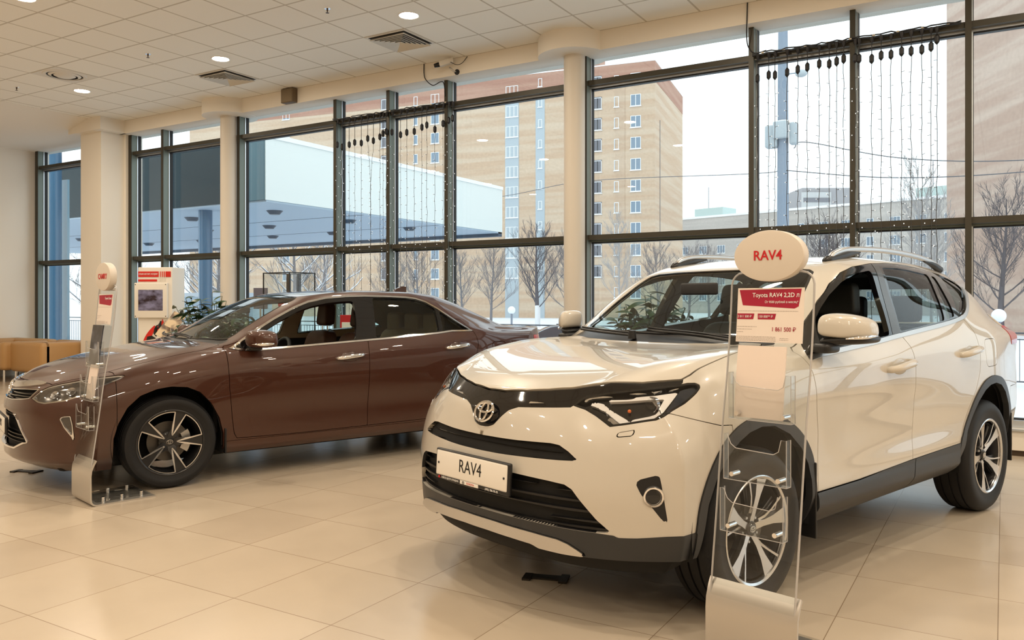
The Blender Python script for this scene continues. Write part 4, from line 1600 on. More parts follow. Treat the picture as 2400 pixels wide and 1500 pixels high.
    for yy in (-.38, 0, .38):
        V, F = cage_box(-.05, .05, -.12, .12, 0, .18, 3, 3, 3, lambda p: (p[0] - 2.58, p[1] + yy, 1.22 + p[2]))
        sub_obj('rear_headrest', V, F, M['seat_black'], rs)
    V, F = cage_box(-.85, -.42, -.70, .70, .72, 1.06, 3, 3, 3, lambda p: (p[0], p[1], p[2] + (.04 if p[0] < -.6 and p[2] > 1 else 0)))
    sub_obj('dashboard', V, F, M['trim_dark'], car)
    steering_wheel(car, (-.93, .37, .98))
    MB().rbox(-.80, -.775, -.13, .13, 1.40, 1.47, .012).build('rear_view_mirror', M['trim_dark'], car, auto=40)
    return car


def car_half_coarse(rows, top, xf, xr, wf, wr, ff, rf):
    return car_half(rows, top, xf, xr, wf, wr, ff, rf, ns=150, sub=4, smooth=1)


def inner_cabin(car, half, side_win, wsh, arches, trim, rearw, zf, xf):
    """dark inner skin with the same openings: door cards, headliner and bulkheads"""
    C = Cutter(half)
    for A in arches:
        C.drop(lambda S: np.maximum(poly_sdf(side(S), A), .4 - S.P[:, 1]))
    for W in side_win:
        C.drop(lambda S: np.maximum(np.maximum(poly_sdf(side(S), W) - .006, (S.A[:, 7] - 9.9) * .03), .4 - S.P[:, 1]))
    C.drop(lambda S: np.maximum(np.maximum(poly_sdf(topc(S), wsh), (8.0 - S.A[:, 7]) * .03), S.P[:, 0] - .2))
    C.drop(lambda S: np.maximum(np.maximum(S.P[:, 0] + rearw[0] - .02, np.abs(S.P[:, 1]) - rearw[1]), np.maximum(rearw[2] - S.P[:, 2], S.P[:, 2] - rearw[3])) if rearw else np.ones(len(S.P)))
    S = C.S
    fr = Cutter(S)
    engine = fr.take(lambda S: xf - S.P[:, 0])            # ahead of the cowl: black
    both(engine).build('engine_bay', MATS['under_black'], car, lift=-.034)
    low = fr.take(lambda S: S.P[:, 2] - 1.0)
    both(low).build('door_card', MATS['trim_dark'], car, lift=-.05)
    both(fr.S).build('headliner', MATS[trim], car, lift=-.028)
    MB().box(xf - .03, xf, -.74, .74, .35, zf).build('bulkhead', MATS['under_black'], car)
# ------------------------------------------------------------------ brown sedan: surface tables
SED_ROWS = [
    [(.48, .80, .17), (0, .82, .19), (-.5, .83, .205), (-2.2, .835, .21), (-2.9, .82, .22), (-3.4, .76, .25)],
    [(.48, .855, .26), (0, .885, .27), (-.5, .868, .25), (-2.2, .87, .255), (-2.775, .885, .28), (-3.4, .80, .33)],
    [(.48, .868, .36), (0, .903, .37), (-.5, .878, .34), (-1.3, .876, .335), (-2.2, .882, .34), (-2.775, .905, .38), (-3.4, .82, .42)],
    [(.48, .872, .47), (0, .908, .50), (-.5, .885, .48), (-1.3, .878, .48), (-2.2, .885, .49), (-2.775, .91, .52), (-3.4, .83, .55)],
    [(.48, .872, .58), (0, .910, .64), (-.5, .902, .64), (-1.3, .90, .64), (-2.2, .905, .65), (-2.775, .912, .67), (-3.4, .835, .69)],
    [(.48, .860, .68), (0, .905, .76), (-.5, .908, .79), (-1.3, .91, .80), (-2.2, .912, .82), (-2.775, .908, .83), (-3.4, .835, .84)],
    [(.48, .825, .765), (.2, .862, .83), (0, .882, .87), (-.5, .893, .915), (-1.3, .896, .93), (-2.2, .898, .96), (-2.775, .892, .975), (-3.4, .82, .96)],
    [(.44, .74, .83), (.2, .785, .895), (0, .81, .93), (-.25, .84, .965), (-.437, .862, .985), (-.64, .868, .975), (-1.03, .87, .998), (-1.6, .87, 1.027), (-2.29, .868, 1.069), (-2.55, .862, 1.085), (-2.775, .85, 1.085), (-3.1, .825, 1.06), (-3.45, .78, 1.05)],
    [(.47, .68, .845), (.2, .73, .91), (-.2, .78, .985), (-.42, .82, 1.0), (-.52, .845, 1.02), (-.8, .83, 1.10), (-1.2, .795, 1.2), (-1.67, .785, 1.23), (-2.1, .785, 1.24), (-2.4, .79, 1.22), (-2.6, .795, 1.18), (-2.8, .785, 1.14), (-3.1, .75, 1.09), (-3.55, .70, 1.08)],
    [(.50, .61, .855), (.2, .68, .925), (-.2, .735, 1.0), (-.38, .79, 1.015), (-.519, .835, 1.055), (-.649, .806, 1.143), (-.815, .76, 1.231), (-1.007, .712, 1.324), (-1.135, .69, 1.367), (-1.295, .674, 1.398), (-1.487, .666, 1.413), (-1.67, .663, 1.418), (-1.92, .667, 1.413), (-2.18, .673, 1.40), (-2.4, .69, 1.35), (-2.6, .70, 1.28), (-2.8, .71, 1.20), (-3.0, .70, 1.14), (-3.66, .62, 1.095)],
    [(.53, .53, .865), (.2, .61, .935), (-.2, .66, 1.015), (-.40, .72, 1.035), (-.60, .735, 1.14), (-.8, .695, 1.25), (-1.0, .65, 1.345), (-1.2, .61, 1.415), (-1.4, .59, 1.44), (-1.7, .585, 1.452), (-2.1, .585, 1.448), (-2.4, .58, 1.425), (-2.6, .585, 1.37), (-2.8, .59, 1.295), (-3.0, .60, 1.215), (-3.2, .60, 1.14), (-3.45, .585, 1.09), (-3.76, .50, 1.105)],
]
SED_TOP = [(.84, 0, .79), (.77, 0, .84), (.62, 0, .895), (.39, 0, .952), (.07, 0, 1.01), (-.1, 0, 1.032), (-.2, 0, 1.042), (-.26, 0, 1.06), (-.6, 0, 1.235), (-.85, 0, 1.36), (-.97, 0, 1.408), (-1.15, 0, 1.44), (-1.45, 0, 1.462), (-1.75, 0, 1.472), (-2.2, 0, 1.464), (-2.45, 0, 1.44), (-2.62, 0, 1.40), (-2.9, 0, 1.30), (-3.2, 0, 1.175), (-3.33, 0, 1.12), (-3.45, 0, 1.095), (-3.7, 0, 1.095), (-3.85, 0, 1.105)]


def sed_front(g0):
    py = [0, .81, .735, .63, .50, .35, .18, 0]
    px = [0, .60, .705, .79, .86, .91, .94, .952]
    iny = [0, .62, .50, .36, .24, .14, .07, 0]
    zr = [.17, .25, .34, .46, .58, .68, .755]
    ins_c = [.15, .0, .0, .005, .0, .03, .06]
    ins_s = [.10, .01, .0, .0, .01, .04, .10]
    P = np.zeros((8, 8, 3))
    P[0] = g0[:8]
    for k in range(1, 8):
        w = k / 7
        ny = iny[k]
        nx = math.sqrt(1 - ny * ny)
        for r in range(7):
            d = ins_s[r] * (1 - w) + ins_c[r] * w
            z = g0[r, 2] * max(0, 1 - k / 3) + zr[r] * min(1, k / 3)
            P[k, r] = (px[k] - nx * d, py[k] - ny * d, z)
        P[k, 7] = g0[7 + k]
    return P


def sed_rear(gN):
    P = np.zeros((8, 8, 3))
    P[0] = gN[:8]
    bx = [0, -3.60, -3.70, -3.78, -3.83, -3.86, -3.88, -3.885]
    by = [0, .73, .65, .54, .42, .28, .14, 0]
    for k in range(1, 8):
        for r in range(7):
            P[k, r] = (bx[k] + [.08, .03, .0, 0, .0, .02, .03][r], by[k], gN[r, 2])
        P[k, 7] = gN[7 + k]
    return P


def sed_half():
    return car_half(SED_ROWS, SED_TOP, .48, -3.4, (-.25, .48), (2.6, 3.4), sed_front, sed_rear)
# ------------------------------------------------------------------ brown sedan: panels cut out of the body surface
SED_DLO_T = [(-.437, 1.0), (-.519, 1.058), (-.649, 1.143), (-.815, 1.231), (-1.007, 1.322), (-1.135, 1.367), (-1.295, 1.398), (-1.487, 1.413), (-1.672, 1.418), (-1.923, 1.414), (-2.084, 1.408), (-2.179, 1.397), (-2.278, 1.366), (-2.383, 1.305), (-2.523, 1.207), (-2.667, 1.113), (-2.706, 1.088)]
SED_DLO_B = [(-2.68, 1.084), (-2.463, 1.086), (-2.293, 1.069), (-1.814, 1.038), (-1.604, 1.027), (-1.03, .997), (-.80, .985), (-.638, .976), (-.531, .982)]
SED_WF = [(-.66, .998), (-.66, 1.06), (-.72, 1.125), (-.84, 1.195), (-1.02, 1.280), (-1.15, 1.322), (-1.30, 1.350), (-1.45, 1.363), (-1.545, 1.366), (-1.53, 1.20), (-1.495, 1.042), (-1.03, 1.016)]
SED_WR = [(-1.735, 1.392), (-1.92, 1.391), (-2.08, 1.385), (-2.17, 1.373), (-2.262, 1.345), (-2.350, 1.295), (-2.325, 1.092), (-1.814, 1.060), (-1.685, 1.052)]
SED_WS = [(-2.390, 1.272), (-2.52, 1.180), (-2.645, 1.108), (-2.463, 1.106), (-2.365, 1.098)]
SED_AF_I = [(.382, .05), (.384, .31), (.382, .398), (.354, .497), (.294, .611), (.209, .69), (.10, .731), (.0, .744), (-.113, .732), (-.205, .69), (-.286, .602), (-.349, .487), (-.381, .366), (-.388, .05)]
SED_AR_I = [(-2.775 + a, b) for a, b in [(.385, .05), (.386, .31), (.382, .398), (.354, .497), (.294, .600), (.209, .675), (.10, .716), (.0, .727), (-.113, .717), (-.205, .68), (-.286, .60), (-.349, .487), (-.381, .366), (-.388, .05)]]
SED_HOOD = [(.846, -.1), (.846, 0), (.838, .10), (.818, .22), (.776, .365), (.735, .50), (.715, .56), (.55, .655), (.40, .715), (.2, .748), (0, .770), (-.25, .782), (-.39, .752), (-.33, .60), (-.25, .36), (-.205, .15), (-.20, 0), (-.20, -.1)]
SED_WSH = [(-.262, -.1), (-.262, 0), (-.275, .18), (-.32, .42), (-.41, .62), (-.46, .695), (-.53, .712), (-.712, .682), (-.956, .630), (-1.06, .600), (-1.10, .555), (-1.085, .35), (-1.06, .15), (-1.055, 0), (-1.055, -.1)]
SED_RWN = [(-2.53, -.1), (-2.53, 0), (-2.54, .30), (-2.56, .48), (-2.62, .535), (-2.80, .550), (-3.0, .558), (-3.18, .545), (-3.25, .48), (-3.30, .25), (-3.31, 0), (-3.31, -.1)]
SED_HL = [(.396, .678), (.444, .727), (.495, .762), (.560, .782), (.688, .810), (.806, .828), (.90, .838), (.95, .836), (.93, .815), (.841, .769), (.733, .703), (.643, .667), (.517, .646), (.464, .652)]
SED_UPG = [(-.02, .722), (.096, .722), (.30, .736), (.441, .741), (.420, .715), (.385, .672), (.30, .660), (.152, .648), (-.02, .645)]
SED_CHR = [(-.02, .765), (.088, .770), (.30, .786), (.42, .788), (.452, .778), (.44, .768), (.32, .752), (.143, .735), (-.02, .730)]
SED_LG = [(-.02, .575), (.10, .572), (.259, .558), (.30, .520), (.343, .461), (.425, .368), (.384, .362), (.265, .312), (.10, .306), (-.02, .306)]
SED_FOG = [(.636, .552), (.654, .566), (.697, .570), (.711, .508), (.722, .392), (.714, .398), (.70, .430), (.662, .490)]
SED_DF = [(-.40, 1.01), (-.408, .944), (-.42, .736), (-.421, .70), (-.447, .474), (-.462, .36), (-.485, .316), (-.978, .307), (-1.594, .312), (-1.597, .64), (-1.600, .9), (-1.605, 1.06), (-1.4, 1.15), (-.5, 1.15)]
SED_DR = [(-1.605, 1.06), (-1.600, .9), (-1.597, .64), (-1.594, .312), (-2.164, .317), (-2.33, .325), (-2.36, .40), (-2.385, .52), (-2.44, .63), (-2.53, .74), (-2.64, .82), (-2.71, .88), (-2.737, .97), (-2.724, 1.045), (-2.70, 1.09), (-2.6, 1.2), (-1.8, 1.2)]


def build_sedan(x, y, th):
    car = empty('sedan', (x, y, 0), th)
    tag(car, 'metallic brown sedan with chrome window trim parked behind the white SUV', 'car')
    M = MATS
    m = mat('brown_metallic_paint', (.050, .0110, .0022), .40, metal=.15, coat=1., coat_rough=.012)
    paint = m
    C = Cutter(sed_half())
    C.drop(lambda S: np.maximum(poly_sdf(side(S), SED_AF_I), .4 - S.P[:, 1]))
    C.drop(lambda S: np.maximum(poly_sdf(side(S), SED_AR_I), .4 - S.P[:, 1]))
    sd = lambda S: np.maximum((S.A[:, 7] - 9.8) * .03, .45 - S.P[:, 1])
    DLO = SED_DLO_T + SED_DLO_B
    dlo0 = Cutter(C.take(lambda S: np.maximum(poly_sdf(side(S), DLO), sd(S)), .002))
    chrome = dlo0.take(lambda S: -(poly_sdf(side(S), DLO) + .015))
    lr(chrome, 'window_chrome_trim', M['chrome'], car, lip=.008, lift=.004)
    dlo = dlo0
    wf = dlo.take(lambda S: poly_sdf(side(S), round_poly(SED_WF, .03)))
    wr = dlo.take(lambda S: poly_sdf(side(S), round_poly(SED_WR, .02)))
    ws = dlo.take(lambda S: poly_sdf(side(S), round_poly(SED_WS, .012)))
    lr(dlo.S, 'window_frame', M['gloss_black'], car, lip=.03)
    wf.mirror().build('front_door_glass', M['car_glass_front'], car, lift=-.006)
    lr(wr, 'rear_door_glass', M['car_glass'], car, lift=-.006)
    lr(ws, 'quarter_glass', M['car_glass'], car, lift=-.006)
    tz = lambda S: np.maximum((7.9 - S.A[:, 7]) * .03, S.P[:, 0] - .3)
    Cw = Cutter(C.take(lambda S: np.maximum(poly_sdf(topc(S), SED_WSH), tz(S)), .002))
    wg = Cw.take(lambda S: poly_sdf(topc(S), SED_WSH) + .014)
    both(wg).build('windscreen', M['car_glass_front'], car, lift=-.003)
    both(Cw.S).build('windscreen_seal', M['gloss_black'], car, lip=.01)
    rw = C.take(lambda S: np.maximum(poly_sdf(topc(S), SED_RWN), np.maximum((7.9 - S.A[:, 7]) * .03, 1.0 - S.P[:, 2])), .003)
    both(rw).build('rear_window', M['car_glass'], car, lift=-.003)
    hood = C.take(lambda S: np.maximum(poly_sdf(topc(S), SED_HOOD), .68 - S.P[:, 2]), .005)
    # the front edge of the hood may reach the fascia patch; keep only the top face
    both(hood).build('hood', paint, car, lip=.02)
    cowl = C.take(lambda S: np.maximum(np.maximum(-.47 - S.P[:, 0], S.P[:, 0] + .17), np.maximum(np.abs(S.P[:, 1]) - .73, (7.9 - S.A[:, 7]) * .03)))
    both(cowl).build('cowl', M['satin_black'], car, lip=.02, lift=-.004)
    fr = lambda S: .1 - S.P[:, 0]
    hl = C.take(lambda S: np.maximum(poly_sdf(wrapc(S), SED_HL), fr(S)), .002)
    chv = C.take(lambda S: np.maximum(poly_sdf(wrapc(S), SED_CHR), fr(S)))
    upg = C.take(lambda S: np.maximum(poly_sdf(wrapc(S), SED_UPG), fr(S)))
    lg = C.take(lambda S: np.maximum(poly_sdf(wrapc(S), SED_LG), fr(S)))
    fog = C.take(lambda S: np.maximum(poly_sdf(wrapc(S), SED_FOG), fr(S)), .002)
    both(chv).build('grille_chrome', M['chrome'], car, lip=.02, lift=.010)
    g = both(upg).build('upper_grille', M['under_black'], car, lift=-.03)
    for z in (.70, .68, .662):
        b = upg.clip(np.abs(upg.P[:, 2] - z - .02 * (wrapc(upg)[:, 0])) - .0045, -1)
        both(b).build('grille_blade', M['gloss_black'], g, lip=.02, lift=-.008)
    f = poly_sdf(wrapc(upg), SED_UPG)
    both(upg.clip(np.maximum(f + .006, -1), 1)).build('grille_frame', M['chrome'], g, lip=.02, lift=.004)
    g = both(lg).build('lower_grille', M['under_black'], car, lift=-.05)
    for k in range(9):
        z = .335 + .026 * k
        b = lg.clip(np.abs(lg.P[:, 2] - z) - .004, -1)
        if len(b.T):
            both(b).build('grille_blade', M['satin_black'], g, lip=.02, lift=-.015)
    a = lg.clip(np.maximum(-(poly_sdf(wrapc(lg), SED_LG) + .008), .24 - wrapc(lg)[:, 0]), -1)
    lr(a, 'grille_chrome_edge', M['chrome'], car, lip=.02, lift=.008)
    a = lg.clip(np.maximum(-(poly_sdf(wrapc(lg), SED_LG) + .012), np.maximum(wrapc(lg)[:, 0] - .40, lg.P[:, 2] - .37)), -1)
    both(a).build('lower_chrome_lip', M['chrome'], car, lip=.02, lift=.010)
    for sgn in (1, -1):
        F = (lambda s: s) if sgn > 0 else (lambda s: s.mirror())
        hd = empty('headlight', (0, 0, 0), 0, car)
        F(hl).build('lamp_housing', M['lamp_inside'] if False else mat('lamp_shell', (.16, .15, .14), .15, metal=.8), hd, lift=-.028)
        b = hl.clip(-(poly_sdf(wrapc(hl), SED_HL) + .010), -1)
        F(b).build('lamp_edge', M['chrome'], hd, lip=.025, lift=-.004)
        for q, (ph, z, r) in enumerate(((.56, .712, .026), (.655, .735, .028), (.76, .770, .026))):
            # bowls sit just behind the cover
            i = np.argmin((wrapc(hl)[:, 0] - ph)**2 + (hl.P[:, 2] - z)**2)
            c = Vector(hl.P[i] - hl.N[i] * .020)
            n = Vector(hl.N[i])
            o = MB().lathe([(0, -.014), (r * .6, -.008), (r, .008), (r + .004, .010), (r + .004, -.01)], 28, 'z').build('lamp_bowl', M['lamp_inside'], hd, auto=50)
            p = MB().sphere((0, 0, .0), r * .62, 18, 12).build('lamp_bulb_lens', M['lens_clear'], hd, smooth=True)
            for ob in (o, p):
                ob.location = (c.x, c.y * sgn, c.z)
                ob.rotation_euler = Vector((n.x, n.y * sgn, n.z)).to_track_quat('Z', 'Y').to_euler()
        F(hl).build('lamp_cover', M['lens_clear'], hd, lift=.001)
        fb = F(fog).build('fog_lamp', mat('lamp_shell', (.16, .15, .14), .15), car, lip=.012, lift=-.012)
        F(fog.clip(-(poly_sdf(wrapc(fog), SED_FOG) + .006), -1)).build('fog_lamp_edge', M['chrome'], fb, lip=.015, lift=.003)
        F(fog).build('fog_lamp_cover', M['lens_clear'], fb, lift=0)
    em = badge_mb(.062, .043, .006).build('emblem', M['chrome'], car, auto=50)
    em.location = (.905, 0, .735)
    em.rotation_euler = (math.radians(20), 0, math.radians(-90))
    pl = empty('number_plate', (.972, 0, .47), 0, car)
    MB().rbox(-.02, .0, -.268, .268, -.066, .062, .008).build('plate_holder', M['satin_black'], pl, auto=40)
    MB().rbox(-.002, .004, -.257, .257, -.052, .054, .006).build('plate_face', M['plate_white'], pl, auto=40)
    text_mesh('plate_text', 'CAMRY', .075, M['ink_black'], pl, .0006, (.0045, 0, .002), (math.radians(90), 0, math.radians(90)), sx=.86)
    # doors and the rest of the paintwork
    df = C.take(lambda S: np.maximum(poly_sdf(side(S), SED_DF), np.maximum((S.A[:, 7] - 9.) * .03, .45 - S.P[:, 1])), .0045)
    dr = C.take(lambda S: np.maximum(poly_sdf(side(S), SED_DR), np.maximum((S.A[:, 7] - 9.) * .03, .45 - S.P[:, 1])), .0045)
    fl = C.take(lambda S: np.maximum(poly_sdf(side(S), round_poly([(-2.90, .83), (-2.90, .985), (-3.08, .985), (-3.08, .85)], .05)), .45 - S.P[:, 1]), .004)
    lr(fl, 'fuel_flap', paint, car, lip=.006)
    fb = C.take(lambda S: np.maximum(S.P[:, 2] - np.interp(wrapc(S)[:, 0], [0, .92, 1.0, 1.3], [1.0, .84, .76, .66]), .36 - S.P[:, 0]), .0035)
    both(fb).build('front_bumper', paint, car, lip=.02)
    tl = C.take(lambda S: np.maximum(np.maximum(S.P[:, 0] + 3.52, .40 - np.abs(S.P[:, 1])), np.maximum(.86 - S.P[:, 2], S.P[:, 2] - 1.03)), .003)
    lr(tl, 'tail_light', M['red_lens'], car, lip=.02, lift=.002)
    rb = C.take(lambda S: np.maximum(S.P[:, 0] + 3.15, S.P[:, 2] - .72), .004)
    both(rb).build('rear_bumper', paint, car, lip=.02)
    sk = C.take(lambda S: np.maximum(np.maximum(S.P[:, 2] - .30, S.P[:, 0] + .39), np.maximum(-2.39 - S.P[:, 0], .45 - S.P[:, 1])), .003)
    lr(sk, 'sill_panel', paint, car, lip=.02)
    for sgn in (1, -1):
        F = (lambda s: s) if sgn > 0 else (lambda s: s.mirror())
        for D_, nm, hx, hz in ((df, 'front_door', -1.425, .905), (dr, 'rear_door', -2.50, .955)):
            d = F(D_).build(nm, paint, car, lip=.025)
            yy = .905
            mb = MB()
            pts = [(hx + .125, yy - .012, hz - .012), (hx + .112, yy + .012, hz - .010), (hx + .08, yy + .036, hz - .006), (hx, yy + .042, hz + .003), (hx - .08, yy + .036, hz + .010), (hx - .112, yy + .012, hz + .012), (hx - .125, yy - .012, hz + .012)]
            P = spl(pts, 5)
            mb.tube(P, np.interp(np.linspace(0, 1, len(P)), [0, .15, .5, .85, 1], [.011, .016, .018, .016, .011]), 12)
            h = mb.build('door_handle', M['chrome'], d, smooth=True)
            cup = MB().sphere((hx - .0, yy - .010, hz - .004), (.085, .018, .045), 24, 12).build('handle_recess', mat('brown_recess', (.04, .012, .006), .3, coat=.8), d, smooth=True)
            if sgn < 0:
                for o in (h, cup):
                    for v in o.data.vertices:
                        v.co.y *= -1
                    o.data.flip_normals()
    both(C.S).build('body_shell', paint, car, lip=.02)
    # antenna fin
    mb = MB().prism([(-2.33, 1.455), (-2.36, 1.49), (-2.43, 1.515), (-2.47, 1.512), (-2.47, 1.44), (-2.33, 1.44)], -.018, .018, 'y')
    mb.build('antenna_fin', paint, car, auto=30)
    for s in (1, -1):
        mi = empty('door_mirror', (0, 0, 0), 0, car)

        def mcap(p):
            u, v, w = ballish(p, .45)
            f = 1 - .30 * max(0, v - .2)
            return (-.620 + u * (.075 if u < 0 else .10) * f - .035 * (v + 1), s * (.985 + .095 * v), 1.058 + w * (.078 if w > 0 else .058) * (1 - .15 * max(0, v)) + .006 * (1 - v))
        V, F_ = cage_box(-1, 1, -1, 1, -1, 1, 3, 3, 3, mcap)
        sub_obj('mirror_cap', V, F_, paint, mi)
        V, F_ = cage_box(-1, 1, -1, 1, -1, 1, 2, 2, 2, lambda p: (-.62 + p[0] * .055, s * (.885 + .05 * p[1]), 1.005 + .022 * p[2]))
        sub_obj('mirror_stalk', V, F_, M['satin_black'], mi)
        MB().tube(spl([(-.555, s * 1.01, 1.035), (-.60, s * 1.065, 1.035), (-.70, s * 1.080, 1.04)], 6), np.interp(np.linspace(0, 1, 13), [0, .7, 1], [.003, .016, .008]), 8).build('mirror_signal', M['chrome'], mi, smooth=True)
    for (a, b, c) in (((-.25, .50, 1.075), (-.27, .25, 1.085), (-.27, -.05, 1.09)), ((-.235, -.10, 1.075), (-.26, -.35, 1.08), (-.32, -.58, 1.085))):
        P = spl([a, b, c], 6)
        MB().tube(P, .007, 6).tube(P + np.array([-.01, 0, .01]), .005, 6).build('wiper', M['satin_black'], car, auto=60)
    proto = sedan_wheel(car)
    proto.location = (0, .792, .334)
    for xx, s in ((-2.775, 1), (0, -1), (-2.775, -1)):
        w = copy_tree(proto, car)
        w.location = (xx, s * .792, .334)
        w.rotation_euler = (0, .4 * (xx < -1), 0 if s > 0 else math.pi)
    MB().rbox(-3.7, .70, -.66, .66, .16, .36, .05).build('underbody', M['under_black'], car, auto=40)
    for xx in (0., -2.775):
        for s in (1, -1):
            MB().lathe([(.0, s * .55), (.40, s * .55), (.40, s * .885)], 40, 'y', (xx, 0, .35), math.radians(-20), math.radians(200)).build('wheel_liner', M['under_black'], car, auto=60)
    for s in (1, -1):
        MB().rbox(-.400, -.388, s * .84 - .06, s * .84 + .06, .21, .40, .004).build('mud_flap', M['satin_black'], car, auto=40)
    inner_cabin(car, car_half_coarse(SED_ROWS, SED_TOP, .48, -3.4, (-.25, .48), (2.6, 3.4), sed_front, sed_rear), [SED_WF, SED_WR, SED_WS], SED_WSH, (SED_AF_I, SED_AR_I), 'trim_beige', None, zf=.95, xf=-.35)
    # interior
    seat_parts(car, -1.62, .37, .50, M['seat_brown'], name='front_seat', back_h=.58)
    seat_parts(car, -1.62, -.37, .50, M['seat_brown'], name='front_seat', back_h=.58)
    V, F_ = cage_box(-2.45, -1.98, -.62, .62, .38, .56, 3, 3, 3)
    sub_obj('rear_cushion', V, F_, M['seat_beige'], car)
    V, F_ = cage_box(-.08, .08, -.62, .62, 0, .60, 3, 3, 3, lambda p: (p[0] - 2.42 - .3 * p[2], p[1], .50 + p[2]))
    rs = sub_obj('rear_seat_back', V, F_, M['seat_beige'], car)
    for yy in (-.36, 0, .36):
        V, F_ = cage_box(-.06, .06, -.13, .13, 0, .19, 3, 3, 3, lambda p: (p[0] - 2.58, p[1] + yy, 1.06 + p[2]))
        sub_obj('rear_headrest', V, F_, M['seat_beige'], rs)
    V, F_ = cage_box(-.92, -.36, -.72, .72, .62, .975, 3, 3, 3)
    sub_obj('dashboard', V, F_, M['trim_dark'], car)
    steering_wheel(car, (-1.0, .37, .88))
    MB().rbox(-.86, -.835, -.12, .12, 1.26, 1.32, .012).build('rear_view_mirror', M['trim_dark'], car, auto=40)
    return car
# ------------------------------------------------------------------ things in the room
def acrylic():
    glass_mat('acrylic', (.955, .965, .965), 1.49, mult=1.0)
    mat('acrylic_edge', (.72, .70, .70), .25, trans=.4)  # whitish colour stands in for light caught along the acrylic edges
    return MATS['acrylic'], MATS['acrylic_edge']


STAND_PROF = [(.004, .215), (.012, .28), (.050, .55), (.100, .91), (.132, 1.09), (.158, 1.30), (.172, 1.475)]


def stand_curve(z):
    P = np.array(STAND_PROF)
    return float(pchip(P[:, 1], P[:, 0], [z])[0])


